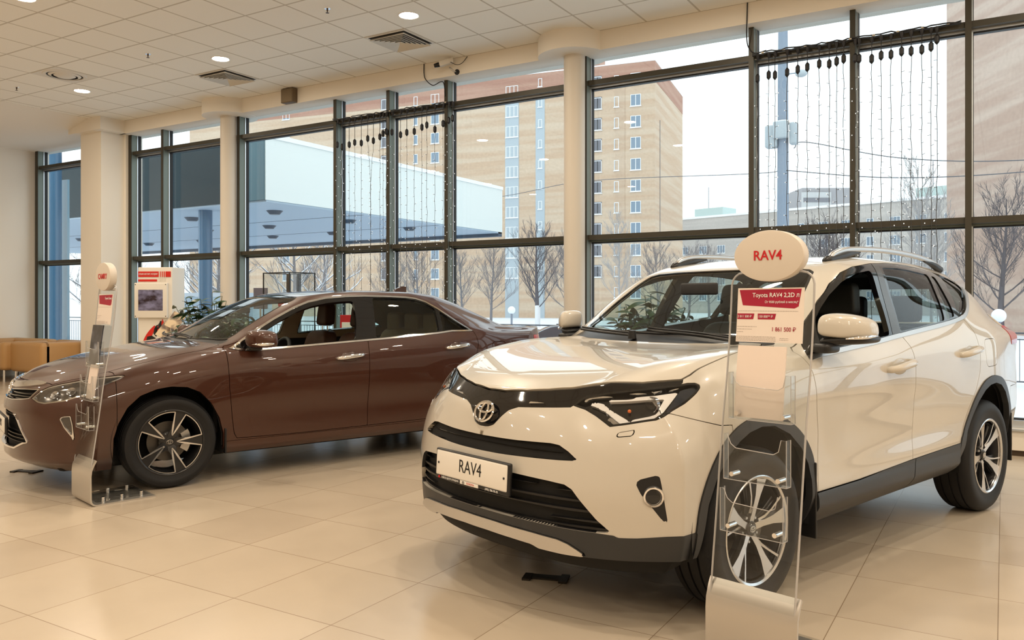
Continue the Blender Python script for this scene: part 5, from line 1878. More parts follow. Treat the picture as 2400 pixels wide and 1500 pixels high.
def price_stand(name, label, o, rz, model, card, width=.335, tilt_disc=0):
    t = empty('price_stand', (o[0], o[1], 0), rz)
    tag(t, label, 'display stand', 'acrylic price stands beside the cars')
    A, E = acrylic()
    steel = mat('stand_steel', (.60, .57, .53), .34, metal=.75)
    # bent steel foot: upright front lip and base plate running back
    prof = [(.43, .0), (.43, .010), (.045, .010)] + [(.045 - .033 * math.sin(a), .043 - .033 * math.cos(a)) for a in np.linspace(0, math.pi / 2, 8)[1:]] + [(.010, .20), (.014, .235), (.030, .275), (.044, .30)]
    P = np.array(prof)
    T = np.gradient(P, axis=0)
    T /= np.linalg.norm(T, axis=1)[:, None]
    inner = [(p[0], p[1]) for p in P]
    th = .010
    outer = [(.43, 0), (.43, .0), (.045, 0)] + [(.045 - .045 * math.sin(a), .045 - .045 * math.cos(a)) for a in np.linspace(0, math.pi / 2, 8)[1:]] + [(.0, .20), (.004, .238), (.020, .282), (.035, .308)]
    hw = .182
    V, F = [], []
    n = len(inner)
    for x in (-hw, hw):
        for q in (inner, outer):
            V += [(x, a, b) for a, b in q]
    for k in range(n - 1):
        F += [(k, k + 1, 2 * n + k + 1, 2 * n + k), (n + k, n + k + 1, 3 * n + k + 1, 3 * n + k), (k, k + 1, n + k + 1, n + k), (2 * n + k, 2 * n + k + 1, 3 * n + k + 1, 3 * n + k)]
    F += [(n - 1, 2 * n - 1, 4 * n - 1, 3 * n - 1)]
    MB().add(V, F).build('steel_foot', steel, t, auto=35)
    MB().rbox(-.165, .165, .045, .40, .022, .032, .003).build('clear_base_plate', A, t, auto=40)
    mb = MB()
    for x in (-.13, .13):
        for y in (.10, .22, .35):
            mb.lathe([(0, .046), (.011, .046), (.011, .010)], 16, 'z', (x, y, 0))
    mb.build('base_bolt', MATS['chrome'], t, auto=40)
    # curved acrylic panel with rounded top corners
    zs = np.concatenate([np.linspace(.215, 1.40, 26), [1.425, 1.445, 1.458, 1.468, 1.473]])
    ws = []
    for z in zs:
        d = 1.473 - z
        r = .05
        ws.append(width / 2 - (r - math.sqrt(max(0, r * r - (r - d)**2)) if d < r else 0))

    def strip(z0f, x0, x1, name, m, off, parent, th=.006):
        pass
    V, F = [], []
    for z, w in zip(zs, ws):
        y = stand_curve(z)
        V += [(-w, y, z), (w, y, z), (-w, y + .010, z), (w, y + .010, z)]
    for k in range(len(zs) - 1):
        i = 4 * k
        F += [(i, i + 1, i + 5, i + 4), (i + 2, i + 6, i + 7, i + 3)]
    MB().add(V, F).build('clear_panel', A, t, auto=50)
    V, F = [], []
    m = MB()
    for s in (-1, 1):
        m.tube([(s * w, stand_curve(z) + .005, z) for z, w in zip(zs, ws)], .0042, 6)
    m.tube([(-ws[-1], stand_curve(zs[-1]) + .005, zs[-1]), (ws[-1], stand_curve(zs[-1]) + .005, zs[-1])], .0042, 6)
    m.build('panel_edge', E, t, auto=60)
    # oval sign on top
    zc = 1.533
    yc = stand_curve(1.45) - .022
    d = empty('sign_disc', (0, yc, zc), 0, t)
    face = mat('sign_face', (.66, .60, .53), .45)
    V = []
    rim = [(.0, -.008), (.90, -.008), (.985, -.006), (1.0, .0), (1.0, .034), (.97, .040), (0, .040)]
    nn = 64
    for r, h in rim:
        for k in range(nn):
            a = 2 * math.pi * k / nn
            V.append((.142 * r * math.cos(a), h, .097 * r * math.sin(a)))
    F = [(i * nn + k, i * nn + (k + 1) % nn, (i + 1) * nn + (k + 1) % nn, (i + 1) * nn + k) for i in range(len(rim) - 1) for k in range(nn)]
    MB().add(V, F).build('sign_body', face, d, auto=40)
    text_mesh('sign_text', model, .052, MATS['ink_red'], d, .0008, (0, -.0092, 0), (math.radians(90), 0, 0), sx=.95, bold=.0006)
    MB().lathe([(0, .0), (.012, .0), (.012, .05), (0, .05)], 16, 'y', (0, yc + .02, 1.45)).build('sign_stud', MATS['chrome'], t, auto=40)
    # price card
    c = empty('price_card', (0, 0, 0), 0, t)
    paper = mat('card_paper', (.80, .72, .66), .55)
    V, F = [], []
    z0, z1 = 1.205, 1.412
    zz = np.linspace(z0, z1, 8)

    def on(x, z, lift=0):
        return (x, stand_curve(z) - .004 - lift, z)
    for z in zz:
        V += [on(-.135, z), on(.135, z), (-.135, stand_curve(z) - .0025, z), (.135, stand_curve(z) - .0025, z)]
    for k in range(7):
        i = 4 * k
        F += [(i, i + 1, i + 5, i + 4), (i + 2, i + 6, i + 7, i + 3), (i, i + 4, i + 6, i + 2), (i + 1, i + 3, i + 7, i + 5)]
    F += [(0, 2, 3, 1), (28, 29, 31, 30)]
    MB().add(V, F).build('card_sheet', paper, c)
    ang = -math.atan2(stand_curve(1.40) - stand_curve(1.21), .19)
    red = mat('banner_red', (.36, .006, .035), .5)

    def flat(name, poly, m_, lift=.0006):
        Q = [on(x, z, lift) for x, z in poly]
        return MB().add(Q + [(a, b + .0004, cc) for a, b, cc in Q], [tuple(range(len(Q))), tuple(range(2 * len(Q) - 1, len(Q) - 1, -1))]).build(name, m_, c)
    flat('card_banner', [(-.128, 1.405), (.124, 1.408), (.114, 1.342), (.098, 1.334), (-.112, 1.346)], red)

    def txt(name, s, size, m_, x, z, al='LEFT', sx=.9, bold=0.):
        p = on(x, z, .0018)
        return text_mesh(name, s, size, m_, c, .0002, p, (math.radians(90) + ang, 0, 0), al, sx, 0, bold)
    W_, R_, K_ = MATS['ink_white'], red, mat('ink_grey', (.25, .22, .21), .6)
    if card == 'rav':
        txt('card_title', 'Toyota RAV4 2,2D л', .0235, W_, .117, 1.384, 'RIGHT', .93, .0002)
        txt('card_subtitle', 'От 9500 рублей в месяц*', .0125, W_, .113, 1.358, 'RIGHT', .9)
        flat('card_tag', [(-.134, 1.314), (-.062, 1.314), (-.066, 1.292), (-.133, 1.292)], red)
        flat('card_tag', [(-.048, 1.314), (.027, 1.314), (.022, 1.292), (-.047, 1.292)], red)
        txt('tag_text', '2 011 500 ₽', .0135, W_, -.131, 1.3025, 'LEFT', .86)
        txt('tag_text', '150 000** ₽', .0135, W_, -.044, 1.3025, 'LEFT', .86)
        txt('card_price', '1 861 500 ₽', .0225, R_, .108, 1.255, 'RIGHT', .86)
    else:
        txt('card_title', 'Toyota Camry', .0235, W_, .117, 1.384, 'RIGHT', .93, .0002)
    # fine print, too small to read in the photograph
    mb = MB()
    rs = random.Random(3)
    for z, x0, x1 in ((1.324, -.128, .113), (1.264, -.132, -.05), (1.254, -.132, -.07), (1.244, -.132, -.105), (1.226, -.132, .03), (1.221, -.132, .03), (1.216, -.132, .03), (1.211, -.132, .03), (1.222, .045, .08), (1.216, .045, .08)):
        x = x0
        while x < x1:
            w = rs.uniform(.004, .011)
            a, b_, cc = on(x, z, .0007)
            mb.box(x, min(x + w, x1), b_, b_ + .0004, z - .0007, z + .0007)
            x += w + .002
    mb.build('fine_print', mat('ink_fine', (.42, .37, .34), .6), c)

    # clear leaflet pockets
    def pocket(z0, z1, x0, x1, dep, name='leaflet_pocket'):
        p = empty(name, (0, 0, 0), 0, t)
        yb = stand_curve((z0 + z1) / 2) - .010
        yf = yb - dep
        V = [(x0, yf, z0), (x1, yf, z0), (x1, yf - .01, z1 - .03), (x0, yf - .01, z1 - .03)]
        lipz = z1 - .055
        front = [(x0, z0), (x1, z0), (x1, z1), (x1 - .02, z1), (x1 - .03, lipz + .012), (x1 - .05, lipz), (x0 + .05, lipz + .006), (x0 + .03, lipz + .02), (x0 + .015, z1), (x0, z1)]
        MB().prism(front, yf, yf + .003, 'y').build('pocket_front', A, p)
        MB().box(x0, x1, yf, yb, z0, z0 + .003).box(x0, x0 + .003, yf, yb, z0, z1).box(x1 - .003, x1, yf, yb, z0, z1).build('pocket_side', A, p)
        m = MB()
        m.tube([(a, yf, b) for a, b in front] + [(front[0][0], yf, front[0][1])], .0016, 5)
        m.tube([(x0, yb, z0), (x0, yf, z0)], .0014, 5).tube([(x1, yb, z0), (x1, yf, z0)], .0014, 5).tube([(x1, yb, z0), (x1, yb, z1)], .0018, 5).tube([(x0, yb, z0), (x0, yb, z1)], .0018, 5)
        m.build('pocket_edge', E, p, auto=60)
        m = MB()
        for x in (x0 + .035, x1 - .03):
            m.lathe([(0, yf - .006), (.009, yf - .006), (.009, yb + .012), (0, yb + .012)], 14, 'y', (x, 0, z0 + .022))
        m.build('pocket_stud', MATS['chrome'], p, auto=40)
        return yf
    pocket(.915, 1.09, -.125, .125, .034)
    pocket(.69, .86, -.125, .125, .034)
    pocket(.50, .66, -.125, .125, .034)
    return t


def leaflet_on(stand_o, rz, z0, z1, hw, xo, label, m, tilt=.06):
    M = Matrix.Translation((stand_o[0], stand_o[1], 0)) @ Matrix.Rotation(rz, 4, 'Z')
    y0 = stand_curve(z0 + .08) - .024
    V, F = [], []
    for k in range(8):
        f = k / 7
        z = z0 + (z1 - z0) * f
        y = y0 - .006 + .02 * f + .012 * f * f
        w = hw
        V += [(xo - w, y, z), (xo + w, y, z), (xo - w, y + .006, z), (xo + w, y + .006, z)]
    for k in range(7):
        i = 4 * k
        F += [(i, i + 1, i + 5, i + 4), (i + 2, i + 6, i + 7, i + 3), (i, i + 4, i + 6, i + 2), (i + 1, i + 3, i + 7, i + 5)]
    F += [(0, 2, 3, 1), (28, 29, 31, 30)]
    o = MB().add(V, F).build('leaflet', m)
    o.matrix_world = M
    tag(o, label, 'leaflet')
    return o


def build_stands():
    rz = math.radians(-13.4)
    a = (-.795, 2.990)
    b = (-5.340, 3.193)
    price_stand('a', 'clear acrylic price stand with an oval RAV4 sign, in front of the white SUV', a, rz, 'RAV4', 'rav')
    price_stand('b', 'clear acrylic price stand with an oval CAMRY sign, beside the brown sedan', b, rz, 'CAMRY', 'cam')
    leaflet_on(a, rz, .922, 1.192, .098, -.012, 'stack of blank pale sheets standing in the top pocket of the RAV4 stand', mat('sheet_paper', (.80, .70, .64), .6))
    m, nt, bb = nodes_of('catalogue_cover')
    tc = nt.nodes.new('ShaderNodeTexCoord')
    nz = nt.nodes.new('ShaderNodeTexNoise')
    nz.inputs['Scale'].default_value = 9
    nz.inputs['Detail'].default_value = 3
    rp = nt.nodes.new('ShaderNodeValToRGB')
    rp.color_ramp.elements[0].position = .38
    rp.color_ramp.elements[0].color = (.012, .013, .02, 1)
    rp.color_ramp.elements[1].position = .72
    rp.color_ramp.elements[1].color = (.34, .36, .42, 1)
    e = rp.color_ramp.elements.new(.55)
    e.color = (.05, .055, .08, 1)
    nt.links.new(tc.outputs['Object'], nz.inputs['Vector'])
    nt.links.new(nz.outputs['Fac'], rp.inputs[0])
    nt.links.new(rp.outputs[0], bb.inputs['Base Color'])
    bb.inputs['Roughness'].default_value = .3
    leaflet_on(b, rz, .925, 1.20, .100, -.02, 'dark glossy catalogue standing in the top pocket of the CAMRY stand', m)
    leaflet_on(b, rz, .70, .93, .075, .02, 'pale folded leaflet in the middle pocket of the CAMRY stand', mat('sheet_paper', (.80, .70, .64), .6))


def soft_box(name, x0, x1, y0, y1, z0, z1, m, parent, r=.05, puff=0.):
    def f(p):
        cx, cy, cz = (x0 + x1) / 2, (y0 + y1) / 2, (z0 + z1) / 2
        u, v, w = (p[0] - cx) / (x1 - x0) * 2, (p[1] - cy) / (y1 - y0) * 2, (p[2] - cz) / (z1 - z0) * 2
        k = 1 + puff * (1 - u * u) * (1 - v * v)
        return (p[0], p[1], cz + (p[2] - cz) * k)
    mb = MB().rbox(x0, x1, y0, y1, z0, z1, r, 4)
    mb.V = [f(p) for p in mb.V]
    return mb.build(name, m, parent, auto=50)


def build_sofas():
    lea = mat('tan_leather', (.46, .265, .105), .42, bump=.12, nscale=120)
    met = MATS['chrome']
    # corner seat against the left wall
    t = empty('sofa', (-15.02, 7.72, 0), math.radians(0))
    tag(t, 'tan leather tub sofa with two loose seat cushions in the far left corner', 'sofa', 'tan leather sofas by the windows')
    soft_box('sofa_base', -.70, .58, -.42, .46, .20, .40, lea, t, .05)
    soft_box('sofa_back', -.72, .60, .30, .52, .20, .70, lea, t, .07)
    soft_box('sofa_arm', -.72, -.50, -.44, .52, .20, .70, lea, t, .07)
    soft_box('sofa_arm', .40, .60, -.44, .52, .20, .68, lea, t, .07)
    soft_box('seat_cushion', -.50, -.06, -.47, .30, .40, .54, lea, t, .05, .12)
    soft_box('seat_cushion', -.04, .40, -.47, .30, .40, .54, lea, t, .05, .12)
    for x, y in ((-.60, -.36), (.48, -.36), (-.60, .42), (.48, .42)):
        MB().lathe([(0, 0), (.022, 0), (.018, .20), (0, .20)], 16, 'z', (x, y, 0)).build('sofa_leg', met, t, auto=40)
    t = empty('sofa', (-14.02, 7.88, 0), math.radians(-90))
    tag(t, 'tan leather sofa seen from its closed side, between the corner seat and the square pier', 'sofa', 'tan leather sofas by the windows')
    soft_box('sofa_base', -.44, .44, -.44, .46, .18, .40, lea, t, .05)
    soft_box('sofa_back', -.46, .46, .28, .54, .18, .69, lea, t, .07)
    soft_box('sofa_arm', -.48, -.28, -.46, .54, .18, .69, lea, t, .07)
    soft_box('sofa_arm', .28, .48, -.46, .54, .18, .69, lea, t, .07)
    soft_box('seat_cushion', -.28, .28, -.47, .28, .40, .52, lea, t, .05, .12)
    for x, y in ((-.40, -.38), (.40, -.38), (-.40, .44), (.40, .44)):
        MB().lathe([(0, 0), (.022, 0), (.018, .18), (0, .18)], 16, 'z', (x, y, 0)).build('sofa_leg', met, t, auto=40)


def build_kiosk():
    t = empty('info_kiosk', (-10.46, 7.36, 0), math.radians(27))
    tag(t, 'white information kiosk with a screen, red stripes and a red and black logo', 'kiosk')
    W = mat('kiosk_white', (.78, .74, .67), .4)
    red, blk = mat('kiosk_red', (.62, .02, .012), .45), MATS['ink_black']
    MB().rbox(-.255, .255, 0, .38, 0, 1.86, .01).build('kiosk_body', W, t, auto=40)
    MB().rbox(-.25, .235, -.010, -.0, 1.72, 1.80, .002).build('red_stripe', red, t)
    MB().rbox(-.25, .03, -.010, -.0, 1.655, 1.685, .002).build('red_stripe', red, t)
    mb = MB()
    for k in range(4):
        mb.box(.06 + .03 * k, .075 + .028 * k, -.0105, -.0, 1.655, 1.80)
    mb.build('stripe_gap', W, t)
    text_mesh('kiosk_text', 'АЛЬФА МОТОРС ХОЛДИНГ', .034, MATS['ink_white'], t, .001, (-.095, -.012, 1.76), (math.radians(90), 0, 0), sx=.62)
    b = MB().rbox(-.285, .205, -.055, .0, 1.13, 1.635, .012).build('screen_bezel', W, t, auto=40)
    m, nt, bb = nodes_of('screen_picture')
    tc = nt.nodes.new('ShaderNodeTexCoord')
    mp = nt.nodes.new('ShaderNodeMapping')
    mp.inputs['Scale'].default_value = (6, 6, 11)
    nz = nt.nodes.new('ShaderNodeTexNoise')
    nz.inputs['Scale'].default_value = 1.1
    nz.inputs['Detail'].default_value = 3
    rp = nt.nodes.new('ShaderNodeValToRGB')
    rp.color_ramp.elements[0].position = .40
    rp.color_ramp.elements[0].color = (.022, .012, .016, 1)
    rp.color_ramp.elements[1].position = .68
    rp.color_ramp.elements[1].color = (.17, .16, .24, 1)
    nt.links.new(tc.outputs['Object'], mp.inputs[0])
    nt.links.new(mp.outputs[0], nz.inputs['Vector'])
    nt.links.new(nz.outputs['Fac'], rp.inputs[0])
    nt.links.new(rp.outputs[0], bb.inputs['Base Color'])
    nt.links.new(rp.outputs[0], bb.inputs['Emission Color'])
    bb.inputs['Emission Strength'].default_value = .35
    bb.inputs['Roughness'].default_value = .15
    MB().rbox(-.222, .142, -.060, -.05, 1.235, 1.535, .006).build('screen', m, b, auto=40)
    mb = MB()
    for x in (-.265, .185):
        for z in (1.155, 1.61):
            mb.lathe([(0, -.058), (.007, -.058), (.007, -.05)], 12, 'y', (x, 0, z))
    mb.build('bezel_screw', MATS['trim_dark'], b)
    # leaf shaped emblem: red leaf with black strokes
    lf = [(-.20, .78), (-.19, .87), (-.155, .97), (-.10, 1.05), (-.03, 1.09), (-.015, .995)]
    l2 = [(.0, .985), (.03, .95), (.075, .965), (.11, 1.02), (.115, 1.075), (.10, 1.13), (.075, 1.08), (.045, 1.03), (.012, 1.07)]

    def leaf(poly, nm, mm, y=-.006):
        return MB().prism(poly, y, -.0, 'y').build(nm, mm, t)
    leaf(spl([(-.20, .66), (-.185, .77), (-.135, .88), (-.06, .975), (.0, 1.02), (-.02, .93), (-.06, .86), (-.12, .82), (-.165, .76)], 4, True), 'logo_leaf', red)
    leaf([(.02, .90), (.07, .89), (.115, .94), (.135, 1.0), (.135, 1.06), (.11, 1.115), (.095, 1.05), (.06, 1.0), (.025, 1.02), (.0, .96)], 'logo_leaf', red)
    leaf([(-.115, .86), (-.05, .875), (.01, .84), (.0, .80), (-.06, .82), (-.10, .80), (-.12, .70), (-.145, .70), (-.13, .78)], 'logo_stroke', blk, -.008)
    leaf([(-.02, .90), (.02, .86), (.0, 1.0), (.03, 1.03), (.045, .985), (.075, 1.08), (.095, 1.09), (.10, 1.02), (.07, .98), (.02, .96), (-.01, .98)], 'logo_stroke', blk, -.008)


def build_props():
    A, E = acrylic()
    # brochure rack beside the kiosk
    t = empty('brochure_rack', (-9.05, 6.60, 0), math.radians(27))
    tag(t, 'clear tilted brochure rack with colour leaflets between the kiosk and the potted plant', 'brochure rack')
    MB().lathe([(0, 0), (.16, 0), (.16, .015), (.02, .02), (.02, 1.05), (0, 1.05)], 24, 'z').build('rack_post', MATS['satin_metal'], t, auto=40)
    for k, (x, z) in enumerate(((-.06, 1.00), (.06, 1.12))):
        m, nt, bb = nodes_of('leaflet_picture_%d' % k)
        tc = nt.nodes.new('ShaderNodeTexCoord')
        nz = nt.nodes.new('ShaderNodeTexNoise')
        nz.inputs['Scale'].default_value = 8
        rp = nt.nodes.new('ShaderNodeValToRGB')
        rp.color_ramp.elements[0].position = .42
        rp.color_ramp.elements[0].color = (.16, .11, .08, 1)
        rp.color_ramp.elements[1].position = .58
        rp.color_ramp.elements[1].color = (.66, .52, .34, 1)
        nt.links.new(tc.outputs['Object'], nz.inputs['Vector'])
        nt.links.new(nz.outputs['Fac'], rp.inputs[0])
        nt.links.new(rp.outputs[0], bb.inputs['Base Color'])
        o = MB().rbox(-.085, .085, -.004, .004, -.11, .11, .002).build('rack_leaflet', m, t)
        o.location = (x, -.02, z)
        o.rotation_euler = (math.radians(-28), math.radians(25), 0)
    o = MB().rbox(-.12, .12, -.003, .003, -.14, .14, .002).build('rack_tray', A, t)
    o.location = (0, .02, 1.05)
    o.rotation_euler = (math.radians(-28), math.radians(25), 0)
    # grey notice board on a post
    t = empty('notice_board', (-9.05, 8.05, 0), math.radians(12))
    tag(t, 'plain dark grey blue board on a stand by the window behind the plant', 'board')
    MB().rbox(-.115, .115, -.01, .01, 1.26, 1.56, .004).build('board_panel', mat('board_slate', (.12, .12, .17), .5), t)
    MB().lathe([(0, 0), (.14, 0), (.14, .012), (.014, .015), (.014, 1.27), (0, 1.27)], 20, 'z').build('board_post', MATS['satin_metal'], t, auto=40)
    # red and white board seen through the sedan's windows
    t = empty('notice_board', (-6.90, 7.50, 0), math.radians(15))
    tag(t, 'red and white board by the window seen through the sedan driver window', 'board')
    MB().rbox(-.095, .095, -.01, .01, .96, 1.20, .004).build('board_panel', mat('board_red', (.55, .02, .03), .45), t)
    MB().rbox(-.07, .07, -.014, .0, 1.03, 1.11, .003).build('board_label', MATS['ink_white'], t)
    MB().lathe([(0, 0), (.14, 0), (.14, .012), (.014, .015), (.014, 1.0), (0, 1.0)], 20, 'z').build('board_post', MATS['satin_metal'], t, auto=40)
    # glass display case
    t = empty('display_case', (-7.86, 7.46, 0), math.radians(-5))
    tag(t, 'tall glass display case with black corner posts and a red item, behind the sedan roof', 'display case')
    hw, hd, zt = .26, .20, 1.735
    MB().rbox(-hw, hw, -hd, hd, .0, .88, .01).build('case_base', mat('case_grey', (.30, .30, .30), .5), t, auto=40)
    for a, b, c, d in ((-hw, hw, -hd, -hd + .006), (-hw, hw, hd - .006, hd), (-hw, -hw + .006, -hd, hd), (hw - .006, hw, -hd, hd)):
        MB().box(a, b, c, d, .88, zt).build('case_glass', A, t)
    mb = MB()
    for x, y in ((-hw, -hd), (hw, -hd), (-hw, hd), (hw, hd)):
        mb.box(x - .006, x + .006, y - .006, y + .006, .88, zt)
    mb.box(-hw, hw, -hd - .004, -hd + .006, zt - .012, zt).box(-hw, hw, hd - .006, hd + .004, zt - .012, zt).box(-hw - .004, -hw + .006, -hd, hd, zt - .012, zt).box(hw - .006, hw + .004, -hd, hd, zt - .012, zt)
    mb.build('case_frame', MATS['satin_black'], t)
    for x in (-.06, .14):
        MB().rbox(x - .026, x + .026, .02, .06, .88, zt - .01, .006).build('case_post', MATS['satin_black'], t, auto=40)
    o = MB().rbox(-.13, .13, -.07, .09, .0, .16, .03, 4).lathe([(.045, -.08), (.045, -.06), (.0, -.06)], 20, 'y', (-.06, 0, .05)).build('red_model', mat('model_red', (.60, .015, .03), .2, coat=.8))
    o.location = (-7.85, 7.44, 1.28)
    tag(o, 'small glossy red item inside the glass display case', 'model')
    MB().rbox(-hw + .01, hw - .01, -hd + .01, hd - .01, 1.262, 1.278, .002).build('case_shelf', A, t, auto=40)
    # poster on the left wall
    t = empty('wall_poster', (X0 + .002, 7.30, 2.60), 0)
    tag(t, 'framed poster with a car picture on the left wall, cut by the frame edge', 'poster')
    y1 = .43
    MB().box(.0, .022, -1.1, y1, -.66, .80).build('poster_frame', MATS['satin_metal'], t)
    for nm, z0, z1, col in (('poster_top', .56, .775, (.035, .012, .05)), ('poster_picture', .07, .56, (.20, .19, .27)), ('poster_caption', -.13, .07, (.62, .60, .62)), ('poster_photo', -.36, -.13, (.10, .13, .22)), ('poster_lower', -.635, -.36, (.09, .03, .035))):
        MB().box(.022, .0245, -1.07, y1 - .03, z0, z1).build(nm, mat(nm, col, .35, noise=.8, nscale=7), t)
    text_mesh('poster_text', 'EXPERIMENT', .085, MATS['ink_black'], t, .0008, (.0255, y1 - .05, .005), (math.radians(90), 0, math.radians(90)), 'RIGHT')
    text_mesh('poster_text', 'EXPERIMENT', .085, MATS['ink_black'], t, .0008, (.0255, y1 - .05, .005), (math.radians(90), 0, math.radians(90)), 'RIGHT') if False else None
    # a dark bracket lying on the floor under the SUV nose and one by the sedan
    for (x, y), lab in (((-1.925, 3.508), 'small dark metal bracket on the floor under the white SUV\'s nose'), ((-6.69, 3.56), 'small dark metal bracket on the floor under the brown sedan\'s nose')):
        o = MB().box(-.11, .11, -.03, .03, 0, .008).box(-.11, -.07, -.06, .03, 0, .010).box(.07, .11, -.06, .05, 0, .010).build('floor_bracket', mat('bracket_iron', (.03, .025, .02), .5, metal=.4))
        o.location = (x, y, 0)
        o.rotation_euler = (0, 0, .3)
        tag(o, lab, 'bracket')


def leaf_mesh():
    """one lanceolate leaf along +x, with a fold along its rib"""
    V, F = [], []
    n = 6
    for k in range(n + 1):
        f = k / n
        w = .5 * math.sin(math.pi * min(1, f * .92 + .04))**.8 * .30
        z = -.35 * f * f
        V += [(f, -w, z + .10 * w), (f, 0, z), (f, w, z + .10 * w)]
    for k in range(n):
        i = 3 * k
        F += [(i, i + 1, i + 4, i + 3), (i + 1, i + 2, i + 5, i + 4)]
    return np.array(V), F


def potted_plant(x, y, seed, label, h0, h1, spread, nstem, pot_h=.42, leaf=.17, lean=(0, 0)):
    rs = random.Random(seed)
    t = empty('potted_plant', (x, y, 0))
    tag(t, label, 'potted plant', 'leafy potted plants by the windows')
    MB().lathe([(0, .0), (.17, .0), (.21, pot_h), (.225, pot_h), (.225, pot_h + .02), (.195, pot_h + .02), (.19, pot_h - .03), (0, pot_h - .03)], 32, 'z').build('pot', mat('pot_grey', (.22, .20, .18), .6), t, auto=40)
    MB().lathe([(0, pot_h - .02), (.192, pot_h - .02)], 24, 'z').build('soil', mat('soil', (.03, .02, .014), .9), t)
    LV, LF = leaf_mesh()
    st, lv = MB(), MB()
    for s in range(nstem):
        a = rs.uniform(0, 2 * math.pi)
        r = spread * math.sqrt(rs.random())
        top = Vector((r * math.cos(a) + lean[0], r * math.sin(a) + lean[1], rs.uniform(h0, h1) - .25 * (r / spread)**2))
        b0 = Vector((.06 * math.cos(a), .06 * math.sin(a), pot_h - .03))
        mid = b0.lerp(top, .5) + Vector((0, 0, .10))
        P = spl([b0, mid, top], 6)
        st.tube(P, np.linspace(.008, .003, len(P)), 5)
        nl = rs.randint(11, 15)
        for k in range(nl):
            f = .42 + .58 * k / (nl - 1)
            p = Vector(P[int(f * (len(P) - 1))])
            az = a + k * 2.4 + rs.uniform(-.5, .5)
            el = rs.uniform(-.35, .55)
            L = leaf * rs.uniform(.7, 1.2)
            M = Matrix.Translation(p) @ Matrix.Rotation(az, 4, 'Z') @ Matrix.Rotation(-el, 4, 'Y') @ Matrix.Rotation(rs.uniform(-.6, .6), 4, 'X') @ Matrix.Scale(L, 4)
            lv.add([M @ Vector(v) for v in LV], LF)
    st.build('stem', mat('stem_green', (.05, .07, .02), .6), t, auto=60)
    me = bpy.data.meshes.new('foliage')
    me.from_pydata(lv.V, [], lv.F)
    me.materials.append(mat('leaf_green', (.030, .075, .022), .32, noise=.5, nscale=6))
    me.polygons.foreach_set('use_smooth', [True] * len(me.polygons))
    link(bpy.data.objects.new('foliage', me), t)


def build_plants():
    potted_plant(-8.05, 6.42, 4, 'dense leafy plant standing behind the brown sedan\'s windscreen', 1.20, 1.55, .46, 46, leaf=.16)
    potted_plant(-2.92, 7.55, 9, 'leafy plant seen through the white SUV\'s windscreen, by the window', 1.05, 1.50, .45, 44, leaf=.20)


def light_strand(x, zt, zr, zb, rs, label, group, lit=True, x2=None):
    t = empty('light_strand', (x, 8.462, 0))
    tag(t, label, 'string light', group)
    bk = mat('strand_black', (.010, .010, .013), .5)
    z0 = zt - .075
    MB().tube([(0, 0, zr), (0, .0, zt)], .004, 5).build('strand_lead', bk, t)
    MB().lathe([(.0, zt + .012), (.010, zt), (.022, zt - .016), (.022, z0 + .006), (.010, z0 - .010), (0, z0 - .02)], 8, 'z').build('strand_plug', bk, t, auto=30)
    mb, bl = MB(), MB()
    P = []
    z = z0
    dx = 0 if x2 is None else x2 - x
    while z > zb:
        f = min(1, (z0 - z) / .55)
        P.append((dx * f + rs.uniform(-.006, .006), rs.uniform(-.004, .004), z))
        z -= .11
    P.append((P[-1][0], 0, zb))
    mb.tube(P, .0028, 4)
    z = z0 - .16
    while z > zb:
        s = rs.choice((-1, 1))
        f = min(1, (z0 - z) / .55)
        L = rs.uniform(.018, .034)
        dz = rs.uniform(-.004, .014)
        xb = dx * f
        mb.tube([(xb, 0, z), (xb + s * L, 0, z + dz)], .0022, 4)
        bl.lathe([(0, -.006), (.0045, -.002), (.0045, .004), (0, .008)], 6, 'z', (xb + s * L, 0, z + dz))
        z -= rs.uniform(.09, .125)
    mb.build('strand_cord', mat('strand_cord', (.05, .05, .05), .5), t)
    b = bl.build('bulbs', mat('led_bulb', (.8, .85, .9), .2, emit=(.85, .93, 1.0), estr=.5), t)
    b['kind'] = 'stuff'


